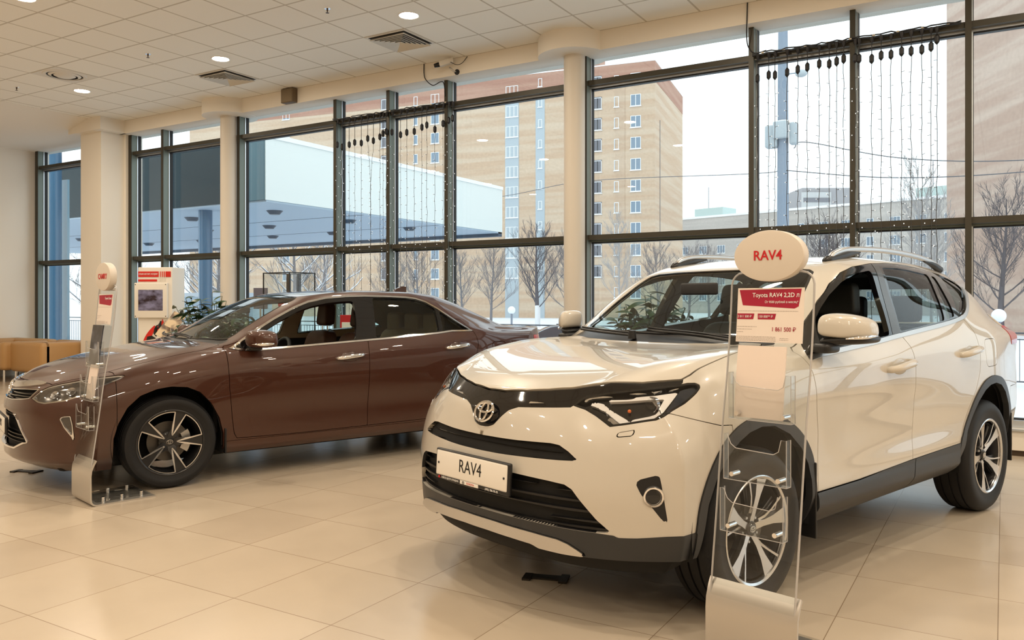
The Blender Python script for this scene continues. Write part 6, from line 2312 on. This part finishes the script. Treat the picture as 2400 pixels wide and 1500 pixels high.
def build_curtains():
    rs = random.Random(11)
    ord_ = 'first second third fourth fifth sixth seventh eighth ninth tenth eleventh twelfth thirteenth fourteenth fifteenth sixteenth seventeenth eighteenth nineteenth twentieth twenty-first'.split()
    R = [(-2.165, 3.70), (-2.053, 3.72), (-1.99, 3.71), (-1.87, 3.72), (-1.767, 3.735), (-1.675, 3.745), (-1.562, 3.76), (-1.468, 3.745), (-1.40, 3.76), (-1.335, 3.775), (-1.23, 3.765), (-1.195, 3.755), (-1.083, 3.735), (-1.0, 3.755), (-.914, 3.75), (-.823, 3.765), (-.742, 3.755), (-.652, 3.755), (-.575, 3.77), (-.527, 3.83)]
    L = [(-7.97, 3.60), (-7.88, 3.56), (-7.75, 3.58), (-7.65, 3.60), (-7.53, 3.58), (-7.415, 3.63), (-7.315, 3.59), (-7.20, 3.63), (-7.145, 3.67), (-7.09, 3.69), (-6.99, 3.67), (-6.845, 3.62), (-6.74, 3.64), (-6.615, 3.64), (-6.49, 3.68), (-6.41, 3.70), (-6.28, 3.63), (-6.15, 3.69), (-6.06, 3.72), (-6.00, 3.74)]
    for S, g, side_, n in ((L, 'light strands on the two windows behind the sedan roof', 'left hand', 0), (R, 'light strands on the two windows above the white SUV', 'right hand', 1)):
        for k, (x, z) in enumerate(S):
            light_strand(x, z, 3.90, 1.05, rs, '%s hanging light strand from the left in the %s light curtain' % (ord_[k], side_), g, x2=-7.365 if (n == 0 and k in (5, 6)) else None)
        x0, x1 = (-8.06, -6.0) if n == 0 else (-2.22, -.33)
        t = empty('cable_garland', ((x0 + x1) / 2, 8.475, 3.905))
        tag(t, 'dark bundle of plugs and cables along the upper rail over the %s light curtain' % side_, 'cable')
        hw = (x1 - x0) / 2
        P = [(-hw + 2 * hw * f, rs.uniform(-.008, .008), rs.uniform(-.006, .006)) for f in np.linspace(0, 1, 40)]
        mb = MB().tube(P, .010, 6)
        P = [(-hw + 2 * hw * f, -.012 + rs.uniform(-.008, .008), .014 + rs.uniform(-.008, .008)) for f in np.linspace(0, 1, 40)]
        mb.tube(P, .007, 6)
        mb.build('cable_run', mat('strand_black', (.010, .010, .013), .5), t)
        mb = MB()
        for x, z in S:
            xx = x - (x0 + x1) / 2
            mb.lathe([(0, .02), (.018, .014), (.018, -.02), (.008, -.045), (0, -.05)], 8, 'z', (xx, 0, -.01))
        mb.build('cable_socket', mat('strand_black', (.010, .010, .013), .5), t, auto=30)
        mb = MB()
        for k in range(9):
            xx = -hw + 2 * hw * (k + .5) / 9
            mb.box(xx - .012, xx + .012, -.016, -.010, .004, .018)
        mb.build('cable_tag', mat('tag_cream', (.55, .50, .40), .6), t)
# ------------------------------------------------------------------ outside: snow, canopy, trees, street, buildings
def brick_mat(name, c1, c2, band=0.35):
    m, nt, b = nodes_of(name)
    tc = nt.nodes.new('ShaderNodeTexCoord')
    mp = nt.nodes.new('ShaderNodeMapping')
    mp.inputs['Scale'].default_value = (.05, .05, 1.1)
    nz = nt.nodes.new('ShaderNodeTexNoise')
    nz.inputs['Scale'].default_value = 1.0
    nz.inputs['Detail'].default_value = 5
    mx = nt.nodes.new('ShaderNodeMixRGB')
    mx.inputs[1].default_value = (*c1, 1)
    mx.inputs[2].default_value = (*c2, 1)
    rp = nt.nodes.new('ShaderNodeValToRGB')
    rp.color_ramp.elements[0].position = .42
    rp.color_ramp.elements[1].position = .60
    nt.links.new(tc.outputs['Object'], mp.inputs[0])
    nt.links.new(mp.outputs[0], nz.inputs['Vector'])
    nt.links.new(nz.outputs['Fac'], rp.inputs[0])
    nt.links.new(rp.outputs[0], mx.inputs[0])
    br = nt.nodes.new('ShaderNodeTexNoise')
    br.inputs['Scale'].default_value = 3.0
    nt.links.new(tc.outputs['Object'], br.inputs['Vector'])
    m2 = nt.nodes.new('ShaderNodeMixRGB')
    m2.blend_type = 'MULTIPLY'
    m2.inputs[0].default_value = .25
    nt.links.new(mx.outputs[0], m2.inputs[1])
    nt.links.new(br.outputs['Fac'], m2.inputs[2])
    nt.links.new(m2.outputs[0], b.inputs['Base Color'])
    b.inputs['Roughness'].default_value = .9
    return m


def tower_window(proto, parent, s, z, w, h, kind='win'):
    key = (kind, w, h)
    wh, gl = mat('window_white', (.80, .82, .84), .5), mat('window_blue', (.20, .27, .34), .15)
    if key not in proto:
        mb = MB()
        fw = .07
        mb.box(-w / 2, w / 2, -.06, .02, -h / 2, -h / 2 + fw).box(-w / 2, w / 2, -.06, .02, h / 2 - fw, h / 2).box(-w / 2, -w / 2 + fw, -.06, .02, -h / 2, h / 2).box(w / 2 - fw, w / 2, -.06, .02, -h / 2, h / 2)
        n = max(1, int(round(w / .62)))
        for k in range(1, n):
            x = -w / 2 + w * k / n
            mb.box(x - .04, x + .04, -.05, .02, -h / 2, h / 2)
        mb.box(-w / 2 - .08, w / 2 + .08, -.16, .0, -h / 2 - .10, -h / 2)
        f = mb.build('window', wh, parent)
        g = MB().box(-w / 2 + .02, w / 2 - .02, -.015, .0, -h / 2 + .02, h / 2 - .02).build('pane', gl, f)
        proto[key] = (f, g)
    else:
        f0, g0 = proto[key]
        f = f0.copy()
        link(f, parent)
        g = g0.copy()
        link(g, f)
    f.location = (s, -.0, z)
    return f


def build_tower():
    c, ang = (-38.06, 98.18), math.radians(-170.637)
    # local x runs along the front from its right corner, local y points away from the street (after mirroring the sense)
    t = empty('apartment_tower', (c[0], c[1], -.8), ang + math.pi)      # +x back towards the right; front faces -y
    tag(t, 'tall tan brick apartment tower with columns of windows across the street', 'building')
    brick = brick_mat('tower_brick', (.60, .43, .30), (.66, .52, .39))
    top = brick_mat('tower_brick_red', (.42, .22, .16), (.50, .30, .22))
    Z = 33.0
    MB().box(-76, 0, 0, 20, 0, Z - 2.6).build('tower_wall', brick, t)
    MB().box(-76, .02, -.02, 20.02, Z - 2.6, Z).build('parapet', top, t)
    MB().box(-76, .05, -.05, 20.05, Z, Z + .14).build('roof_snow', mat('roof_snow', (.86, .88, .90), .9), t)
    MB().box(-27, -9.0, 1.5, 9, Z, Z + 4.6).build('roof_house', top, t)
    MB().box(-49, -35.0, 1.5, 9, Z, Z + 4.6).build('roof_house', top, t)
    MB().box(-76, -60.0, 1.5, 9, Z, Z + 4.6).build('roof_house', top, t)
    MB().box(-5.2, -3.9, -.05, .02, 0, Z - 2.7).build('wall_pilaster', brick_mat('tower_brick_b', (.56, .40, .28), (.62, .48, .36)), t)
    rows = [5.37 + 2.75 * k for k in range(10)]
    pr = {}
    blue = mat('spandrel_blue', (.40, .46, .50), .5)
    loggia = mat('loggia_dark', (.16, .16, .18), .6)
    for col, w, h, k in ((2.49, 1.35, 1.5, 'win'), (5.02, .62, 1.35, 'win'), (7.85, 1.7, 1.5, 'log'), (19.64, 1.8, 1.5, 'bay'), (31.4, 1.3, 1.5, 'win'), (34.5, .62, 1.35, 'win'), (39.4, 1.5, 1.5, 'log'), (57.0, 1.3, 1.5, 'win')):
        zs = rows + ([2.6] if k == 'win' else [])
        if k == 'bay':
            MB().box(-col - 1.0, -col + 1.0, -.04, .02, 0, Z - 2.6).build('bay_spandrel', blue, t)
        for z in zs:
            if k == 'log':
                MB().box(-col - .85, -col + .85, -.05, .03, z + .8 - .85, z + .8 + .85).build('loggia', loggia, t)
            tower_window(pr, t, -col, z + .8, w, h)
    MB().box(-16.2, -14.9, -.04, .02, 0, Z - 2.6).build('stair_strip', blue, t)
    for z in rows[::1]:
        tower_window(pr, t, -15.55, z + 1.6, .55, 1.1)
    MB().box(.0, .06, 3.0, 3.12, 0, Z - 7).build('gable_pipe', loggia, t)


def build_block():
    a, ang, L = (-55.97, 157.23), math.radians(-14.956), 58.0
    t = empty('apartment_block', (a[0], a[1], -.8), ang)
    tag(t, 'long pale five storey apartment block with a snowy flat roof, seen right of the tower', 'building')
    pan = brick_mat('block_panel', (.52, .49, .46), (.60, .56, .52))
    MB().box(-6, L + 8, 0, 14, 0, 18.6).build('block_wall', pan, t)
    MB().box(-6.2, L + 8.2, -.2, 14.2, 18.6, 19.0).build('roof_snow', mat('roof_snow', (.86, .88, .90), .9), t)
    for x, w in ((1.2, 6.5), (44.0, 7.0)):
        MB().box(x, x + w, 4, 9, 19.0, 21.0).build('roof_house', mat('roof_box_teal', (.45, .55, .53), .6), t)
        MB().tube([(x + 2, 6, 21), (x + 2, 6, 25.5)], .07, 6).build('roof_mast', mat('mast_grey', (.2, .2, .22), .6), t)
    pr = {}
    for k in range(14):
        for j in range(5):
            x = 1.7 + 4.05 * k
            tower_window(pr, t, x, 3.2 + 3.05 * j, 1.7 if k % 3 else 1.2, 1.55)
    t = empty('apartment_block', (-44.5, 242.0, -.8), math.radians(31))
    tag(t, 'distant grey high rise with a stepped roof behind the pale block', 'building')
    g = mat('highrise_grey', (.34, .33, .34), .8)
    MB().box(-5.0, 10.0, 0, 22, 0, 34.5).build('highrise_wall', g, t)
    MB().box(-14.0, -5.0, 4, 18, 0, 26.0).build('highrise_wing', g, t)
    MB().box(-5.2, 3.0, -.6, -.0, 6, 33.2).build('balcony_stack', mat('balcony_pale', (.50, .50, .50), .8), t)
    mb = MB()
    for k in range(9):
        mb.box(-4.8, 2.6, -.75, -.55, 7.2 + 2.9 * k, 8.4 + 2.9 * k)
    mb.build('balcony_band', mat('balcony_dark', (.20, .20, .22), .8), t)
    t = empty('brick_building', (-3.7, 70.0, -.8), math.radians(-60))
    tag(t, 'plain brick building filling the right edge beyond the glass', 'building')
    MB().box(0, 34, 0, 14, 0, 44).build('building_wall', brick_mat('right_brick', (.50, .36, .29), (.60, .47, .39)), t)
    MB().box(-.6, .0, .6, 2.0, 0, 34).build('corner_shaft', mat('shaft_pale', (.60, .58, .57), .8), t)


def build_canopy():
    t = empty('entrance_canopy', (-13.8, 12.42, 3.6))
    tag(t, 'large white box canopy with a blue shaded front and round soffit lamps outside the windows', 'canopy')
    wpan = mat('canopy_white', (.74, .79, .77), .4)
    blue = mat('canopy_front_shaded_teal', (.008, .026, .036), .5, spec=.2)  # dark teal cladding, with the shade on this face put into its colour
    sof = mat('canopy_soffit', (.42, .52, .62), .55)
    MB().box(-.03, .0, .0, 9.8, 0, 1.36).build('canopy_fascia', wpan, t)
    MB().box(-.6, .03, -.02, 9.8, 1.36, 1.46).build('canopy_snow', mat('roof_snow', (.86, .88, .90), .9), t)
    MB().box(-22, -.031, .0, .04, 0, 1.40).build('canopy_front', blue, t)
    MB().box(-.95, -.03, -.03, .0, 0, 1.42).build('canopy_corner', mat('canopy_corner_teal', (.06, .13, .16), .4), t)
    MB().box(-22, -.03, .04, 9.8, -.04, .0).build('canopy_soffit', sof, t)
    MB().box(-22, -.03, 9.6, 9.82, -.14, .10).build('canopy_back_edge', mat('canopy_edge_dark', (.05, .08, .12), .5), t)
    MB().box(-22, -.03, .2, 9.8, 1.34, 1.36).build('canopy_roof', wpan, t)
    MB().box(-.012, .012, 6.9, 6.93, 0.0, 1.36).build('fascia_joint', mat('canopy_edge_dark', (.05, .08, .12), .5), t)
    mb = MB()
    for y in (3.2, 6.4):
        mb.box(-22, -.03, y - .015, y + .015, -.046, -.04)
    mb.build('soffit_joint', mat('canopy_edge_dark', (.05, .08, .12), .5), t)
    dk = mat('soffit_lamp_dark', (.03, .06, .10), .4)
    for x in (-1.25, -4.3, -7.0, -10.6, -13.6, -16.6):
        for y in (1.4, 4.0, 6.6):
            MB().lathe([(0, -.13), (.12, -.13), (.20, -.04), (0, -.04)], 20, 'z', (x, y, 0)).build('soffit_lamp', dk, t, auto=40)
    for x, y, r in ((-18.0, 10.14, .17), (-16.41, 12.9, .16)):
        o = MB().lathe([(0, -.8), (r, -.8), (r, 4.9 if y < 12 else 3.6), (0, 4.9 if y < 12 else 3.6)], 28, 'z', (x, y, 0)).build('canopy_post', mat('post_blue', (.035, .12, .22), .3, coat=.3), auto=40)
        tag(o, 'dark blue round post holding the canopy, %s' % ('seen in the leftmost window' if y < 12 else 'seen in the window beside the square pier'), 'post')
    # pale blue panel beside the left post
    o = MB().box(-18.75, -17.9, 10.4, 10.45, -.8, 4.1).build('glass_screen', mat('screen_blue', (.16, .28, .36), .2, coat=.3))
    tag(o, 'pale blue wind screen panel outside the leftmost window', 'panel')


def bare_tree(seed, H, tr, m, snow=None, upright=.9, nlimb=14, white=None, twig=5, spread=.55):
    rs = random.Random(seed)
    tk, br, sn = MB(), MB(), MB()

    def path(p0, d, L, n, wob, up):
        P = [Vector(p0)]
        d = Vector(d).normalized()
        for k in range(n):
            d = (d + Vector((rs.uniform(-1, 1), rs.uniform(-1, 1), rs.uniform(-.5, .5))) * wob + Vector((0, 0, up))).normalized()
            P.append(P[-1] + d * (L / n))
        return P
    T = path((0, 0, 0), (0, 0, 1), H * .93, 10, .05, .05)
    tk.tube(T, np.linspace(tr, tr * .12, len(T)), 7)
    for i in range(nlimb):
        f = .22 + .73 * i / nlimb
        k = min(len(T) - 2, int(f * (len(T) - 1)))
        p = T[k].lerp(T[k + 1], f * (len(T) - 1) - k)
        a = i * 2.4 + rs.uniform(-.4, .4)
        el = rs.uniform(.35, .8) * upright + .15
        L = H * (.50 - .34 * f) * rs.uniform(.8, 1.2) * spread / .55
        P = path(p, (math.cos(a) * math.cos(el), math.sin(a) * math.cos(el), math.sin(el)), L, 6, .14, .10)
        r0 = tr * (.42 - .30 * f)
        tk.tube(P, np.linspace(r0 * .7, r0 * .2, len(P)), 5, cap=False)
        if snow:
            sn.tube([q + Vector((0, 0, r0 * .9)) for q in P], np.linspace(r0 * .8, r0 * .4, len(P)), 4, cap=False)
        for j in range(10):
            g = .15 + .83 * j / 10
            kk = min(len(P) - 2, int(g * (len(P) - 1)))
            q = P[kk].lerp(P[kk + 1], g * (len(P) - 1) - kk)
            dr = (P[kk + 1] - P[kk]).normalized()
            sd_ = Vector((rs.uniform(-1, 1), rs.uniform(-1, 1), rs.uniform(-.2, .8)))
            Q = path(q, dr + sd_ * .8, L * rs.uniform(.25, .5), 4, .18, .08)
            r1 = max(r0 * .20, .009)
            br.tube(Q, np.linspace(r1, r1 * .5, len(Q)), 3, cap=False)
            if snow and j % 2 == 0:
                sn.tube([z + Vector((0, 0, r1)) for z in Q], r1 * .9, 3, cap=False)
            for h in range(twig):
                w = rs.uniform(.15, .98)
                ii = min(len(Q) - 2, int(w * (len(Q) - 1)))
                z0 = Q[ii].lerp(Q[ii + 1], w * (len(Q) - 1) - ii)
                dd = (Q[ii + 1] - Q[ii]).normalized() + Vector((rs.uniform(-1, 1), rs.uniform(-1, 1), rs.uniform(-.3, .9))) * .7
                R = path(z0, dd, L * rs.uniform(.12, .24), 2, .15, .05)
                br.tube(R, [max(r1 * .5, .007), .006, .004], 3, cap=False)
    t = empty('bare_tree', (0, 0, 0))
    tk.build('trunk', m, t, auto=60)
    me = bpy.data.meshes.new('branches')
    me.from_pydata(br.V, [], br.F)
    me.materials.append(m)
    link(bpy.data.objects.new('branches', me), t)
    if snow:
        sn.build('branch_snow', snow, t)
    if white:
        MB().lathe([(tr * 1.04, 0), (tr * 1.0, white), (tr * .5, white + .02)], 9, 'z').build('whitewash', mat('whitewash', (.72, .72, .73), .8), t, auto=60)
    return t


def build_trees():
    bark = mat('bark_grey', (.105, .10, .115), .9)
    bark2 = mat('bark_pale', (.20, .19, .20), .9)
    birch = mat('bark_birch', (.40, .39, .39), .8)
    snow = mat('branch_snow', (.86, .88, .92), .9)
    A = bare_tree(1, 8.0, .20, bark, None, 1.05, 24, 1.9, 7)
    B = bare_tree(2, 7.2, .14, bark2, None, 1.0, 22, None, 7)
    Cc = bare_tree(5, 10.5, .13, birch, None, 1.05, 24, None, 8, .42)
    D = bare_tree(8, 6.5, .15, bark2, snow, .75, 18, None, 5)
    E = bare_tree(13, 8.2, .19, bark, None, .95, 24, None, 7, .58)
    items = [(A, -29.43, 52.32, 0, 1.0, 'bare tree with a whitewashed trunk left of the near white column'),
             (B, -37.8, 58.95, .3, 1.0, 'bare grey tree left of the whitewashed one, behind the globe lamp'),
             (B, -42.69, 61.83, 2.0, .95, 'bare grey tree farther left beside the sedan roof'),
             (B, -31.2, 60.5, 4.1, 1.05, 'bare tree close to the left side of the near white column'),
             (Cc, -25.07, 57.3, 1.0, .86, 'tall slim bare tree right of the near white column'),
             (B, -29.0, 75.95, 3.0, 1.1, 'bare tree in front of the tower corner'),
             (B, -24.0, 70.0, 5.0, 1.0, 'bare tree behind the white SUV windscreen top'),
             (B, -30.0, 95.0, 1.2, 1.25, 'bare tree in front of the pale block, left of the utility pole'),
             (E, -13.27, 73.78, .5, 1.1, 'bare tree right of the utility pole'),
             (E, -11.5, 66.0, 2.5, 1.0, 'bare tree behind the right light curtain, middle'),
             (Cc, -4.99, 61.26, .2, 1.15, 'tall birch behind the right light curtain'),
             (Cc, -3.0, 45.25, 2.2, .72, 'white stemmed birch beside the right window post'),
             (E, -.12, 44.34, 3.3, .92, 'broad bare tree in the rightmost window'),
             (E, 2.6, 49.0, 1.3, 1.0, 'bare tree at the right frame edge behind the broad one'),
             (B, -36.98, 47.76, 3.9, .9, 'bare tree behind the left light curtain'),
             (B, -42.9, 51.19, 5.9, .9, 'bare tree behind the left light curtain, farther left'),
             (D, -28.37, 27.25, 0, 1.0, 'snow covered tree behind the glass display case'),
             (D, -35.76, 36.81, 1.4, 1.1, 'snow covered tree behind the plant and the thin white column'),
             (D, -31.5, 25.5, 2.4, .95, 'snow covered tree under the canopy beside the kiosk'),
             (D, -37.5, 30.5, 3.8, 1.05, 'snow covered tree between the two left columns'),
             (D, -43.5, 27.0, 5.0, 1.0, 'snow covered tree in the leftmost window')]
    used = set()
    for p, x, y, rz, s, lab in items:
        o = p if id(p) not in used else copy_tree(p)
        used.add(id(p))
        o.location = (x, y, -.8 if y > 30 else -.8)
        o.rotation_euler = (0, 0, rz)
        o.scale = (s, s, s)
        tag(o, lab, 'tree', 'bare winter trees outside')


def build_street():
    snow = mat('snow_ground', (.80, .84, .90), .9, noise=.18, nscale=.35)
    g = MB().box(-160, 60, 8.82, 330, -1.0, -.8).build('ground', snow)
    g['kind'] = 'structure'
    p = MB().box(X0 - 1, X1 + 3, 8.82, 10.6, -1.0, -.25).build('path', mat('path_grey', (.45, .46, .48), .9))
    p['kind'] = 'structure'
    # snow bank beyond the railing
    mb = MB()
    rs = random.Random(5)
    n, m_ = 60, 8
    V, F = [], []
    for i in range(n):
        x = -75 + 110 * i / (n - 1)
        for j in range(m_):
            f = j / (m_ - 1)
            h = .95 * math.sin(math.pi * min(1, f * 1.15))**.8 * (.8 + .4 * math.sin(i * .7) * .3 + .15 * rs.random())
            V.append((x, 31 + 9 * f, -.82 + max(0, h)))
    for i in range(n - 1):
        for j in range(m_ - 1):
            k = i * m_ + j
            F.append((k, k + m_, k + m_ + 1, k + 1))
    sb = MB().add(V, F).build('snow_bank', snow, smooth=True)
    tag(sb, 'long bank of heaped snow beyond the street railing', 'snow', kind='stuff')
    # railing
    t = empty('street_railing', (-12, 24.5, -.8))
    tag(t, 'dark steel street railing with thin bars outside the windows', 'railing')
    iron = mat('railing_iron', (.05, .06, .08), .5)
    MB().tube([(-46, 0, 1.36), (24, 0, 1.36)], .022, 6).tube([(-46, 0, .12), (24, 0, .12)], .018, 6).tube([(-46, 0, 1.20), (24, 0, 1.20)], .014, 6).build('rail', iron, t)
    post = None
    for k in range(29):
        if post is None:
            post = MB().box(-.03, .03, -.03, .03, 0, 1.42).build('post', iron, t)
            o = post
        else:
            o = post.copy()
            link(o, t)
        o.location = (-46 + 2.5 * k, 0, 0)
    mb = MB()
    for k in range(440):
        x = -46 + .159 * k
        mb.box(x - .007, x + .007, -.007, .007, .12, 1.22)
    b = mb.build('bars', iron, t)
    b['kind'] = 'stuff'
    # globe lamps
    gl = mat('globe_glass', (.85, .88, .92), .2)
    for (x, y, z), lab in (((-.119, 27.975, .955), 'white globe street lamp beyond the SUV\'s rear corner'), ((-21.753, 35.93, .94), 'white globe street lamp beyond the sedan\'s boot')):
        t = empty('globe_lamp', (x, y, -.8))
        tag(t, lab, 'street lamp')
        MB().lathe([(0, 0), (.07, 0), (.055, .3), (.055, z + .8 - .2), (.10, z + .8 - .17), (0, z + .8 - .15)], 16, 'z').build('lamp_post', mat('lamp_post_grey', (.22, .25, .30), .5), t, auto=50)
        MB().sphere((0, 0, z + .8), .20, 24, 14).build('globe', gl, t, smooth=True)
    # utility pole with boxes and a lamp
    t = empty('utility_pole', (-5.574, 24.676, -.8))
    tag(t, 'grey blue concrete utility pole with metal boxes and a street lamp', 'utility pole')
    con = mat('pole_concrete', (.24, .29, .36), .7)
    MB().lathe([(0, 0), (.20, 0), (.125, 12.5), (0, 12.5)], 8, 'z').build('pole', con, t, auto=50)
    bx = mat('pole_box_grey', (.42, .47, .50), .5)
    MB().rbox(-.48, -.13, -.22, .10, 6.72, 7.38, .05).build('pole_box', bx, t, auto=40)
    MB().rbox(-.22, .18, -.34, -.12, 6.95, 7.45, .04).build('pole_box', bx, t, auto=40)
    MB().rbox(.20, .42, -.15, .15, 6.78, 7.42, .05).build('pole_box', bx, t, auto=40)
    MB().lathe([(.17, -.06), (.19, 0), (.17, .06)], 16, 'z', (0, 0, 7.45)).build('pole_band', MATS['satin_metal'], t)
    MB().tube([(.10, -.05, 8.86), (.42, -.10, 8.84)], .018, 6).build('lamp_arm', con, t)
    MB().sphere((.55, -.12, 8.80), (.17, .12, .11), 16, 10).build('street_lamp_head', bx, t, smooth=True)
    # wires
    wm = mat('wire_grey', (.10, .11, .13), .6)
    for pts, lab in (([(-30.37, 40.07, 7.39), (-21.06, 34.01, 6.57), (-15.88, 32.47, 6.71), (-7.57, 28.14, 5.77), (-5.57, 24.6, 5.24)], 'overhead wire rising from the canopy to the utility pole'),
                     ([(-5.57, 24.6, 5.24), (-2.6, 24.1, 4.72), (.43, 23.63, 4.56), (4, 23.2, 4.7)], 'lower overhead wire running right from the utility pole'),
                     ([(-5.3, 24.84, 5.90), (-4.9, 24.75, 6.02), (-2.4, 24.2, 5.25), (.43, 23.63, 4.85), (4, 23.2, 4.9)], 'upper overhead wire running right from the utility pole')):
        o = MB().tube(spl(pts, 8), .014, 5).build('overhead_wire', wm, smooth=True)
        tag(o, lab, 'wire')
    # low white shed
    t = empty('shed', (-25.2, 20.0, -.8), math.radians(31))
    tag(t, 'low pale blue shed with a snowy roof and a small window, behind the kiosk', 'shed')
    MB().box(-1.6, 1.6, 0, 2.4, 0, 2.35).build('shed_wall', mat('shed_pale', (.55, .66, .74), .7), t)
    MB().box(-1.75, 1.75, -.15, 2.5, 2.35, 2.50).build('shed_roof_snow', mat('roof_snow', (.86, .88, .90), .9), t)
    w = MB().box(-.55, .35, -.03, .02, 1.05, 1.95).build('shed_window', mat('window_white', (.8, .82, .84), .5), t)
    MB().box(-.47, .27, -.04, -.02, 1.13, 1.87).build('pane', mat('shed_pane', (.25, .30, .30), .15), w)
    # parked dark car outside, seen over the sedan's boot
    half = car_half_coarse(SED_ROWS, SED_TOP, .48, -3.4, (-.25, .48), (2.6, 3.4), sed_front, sed_rear)
    t = empty('parked_car', (-13.2, 22.2, -.8), math.radians(200))
    tag(t, 'dark parked car outside by the railing, just above the SUV\'s hood', 'car')
    C = Cutter(half)
    C.drop(lambda S: np.maximum(poly_sdf(side(S), SED_AF_I), .4 - S.P[:, 1]))
    C.drop(lambda S: np.maximum(poly_sdf(side(S), SED_AR_I), .4 - S.P[:, 1]))
    g_ = C.take(lambda S: np.maximum(poly_sdf(side(S), SED_DLO_T + SED_DLO_B), (S.A[:, 7] - 9.8) * .03))
    w_ = C.take(lambda S: np.maximum(poly_sdf(topc(S), SED_WSH), np.maximum((7.9 - S.A[:, 7]) * .03, S.P[:, 0] - .3)))
    both(C.S).build('car_body', mat('dark_car_paint', (.02, .028, .04), .2, coat=1.), t)
    both(g_).build('side_windows', MATS['gloss_black'], t)
    both(w_).build('windscreen', MATS['gloss_black'], t)
    for x in (0, -2.775):
        for s in (1, -1):
            MB().lathe([(0, -.1), (.28, -.1), (.33, -.09), (.33, .09), (.28, .1), (0, .1)], 28, 'y', (x, s * .79, .334)).build('wheel', MATS['tyre_rubber'], t, auto=40)
# ------------------------------------------------------------------ assemble
car_mats()
build_room()
build_lights()
build_suv(-1.768, 3.876, -1.89)
build_sedan(-6.022, 4.1075, -1.94294)
build_tower()
build_block()
build_canopy()
build_street()
build_trees()
build_sofas()
build_kiosk()
build_props()
build_plants()
build_stands()
build_ceiling_fittings()
build_curtains()
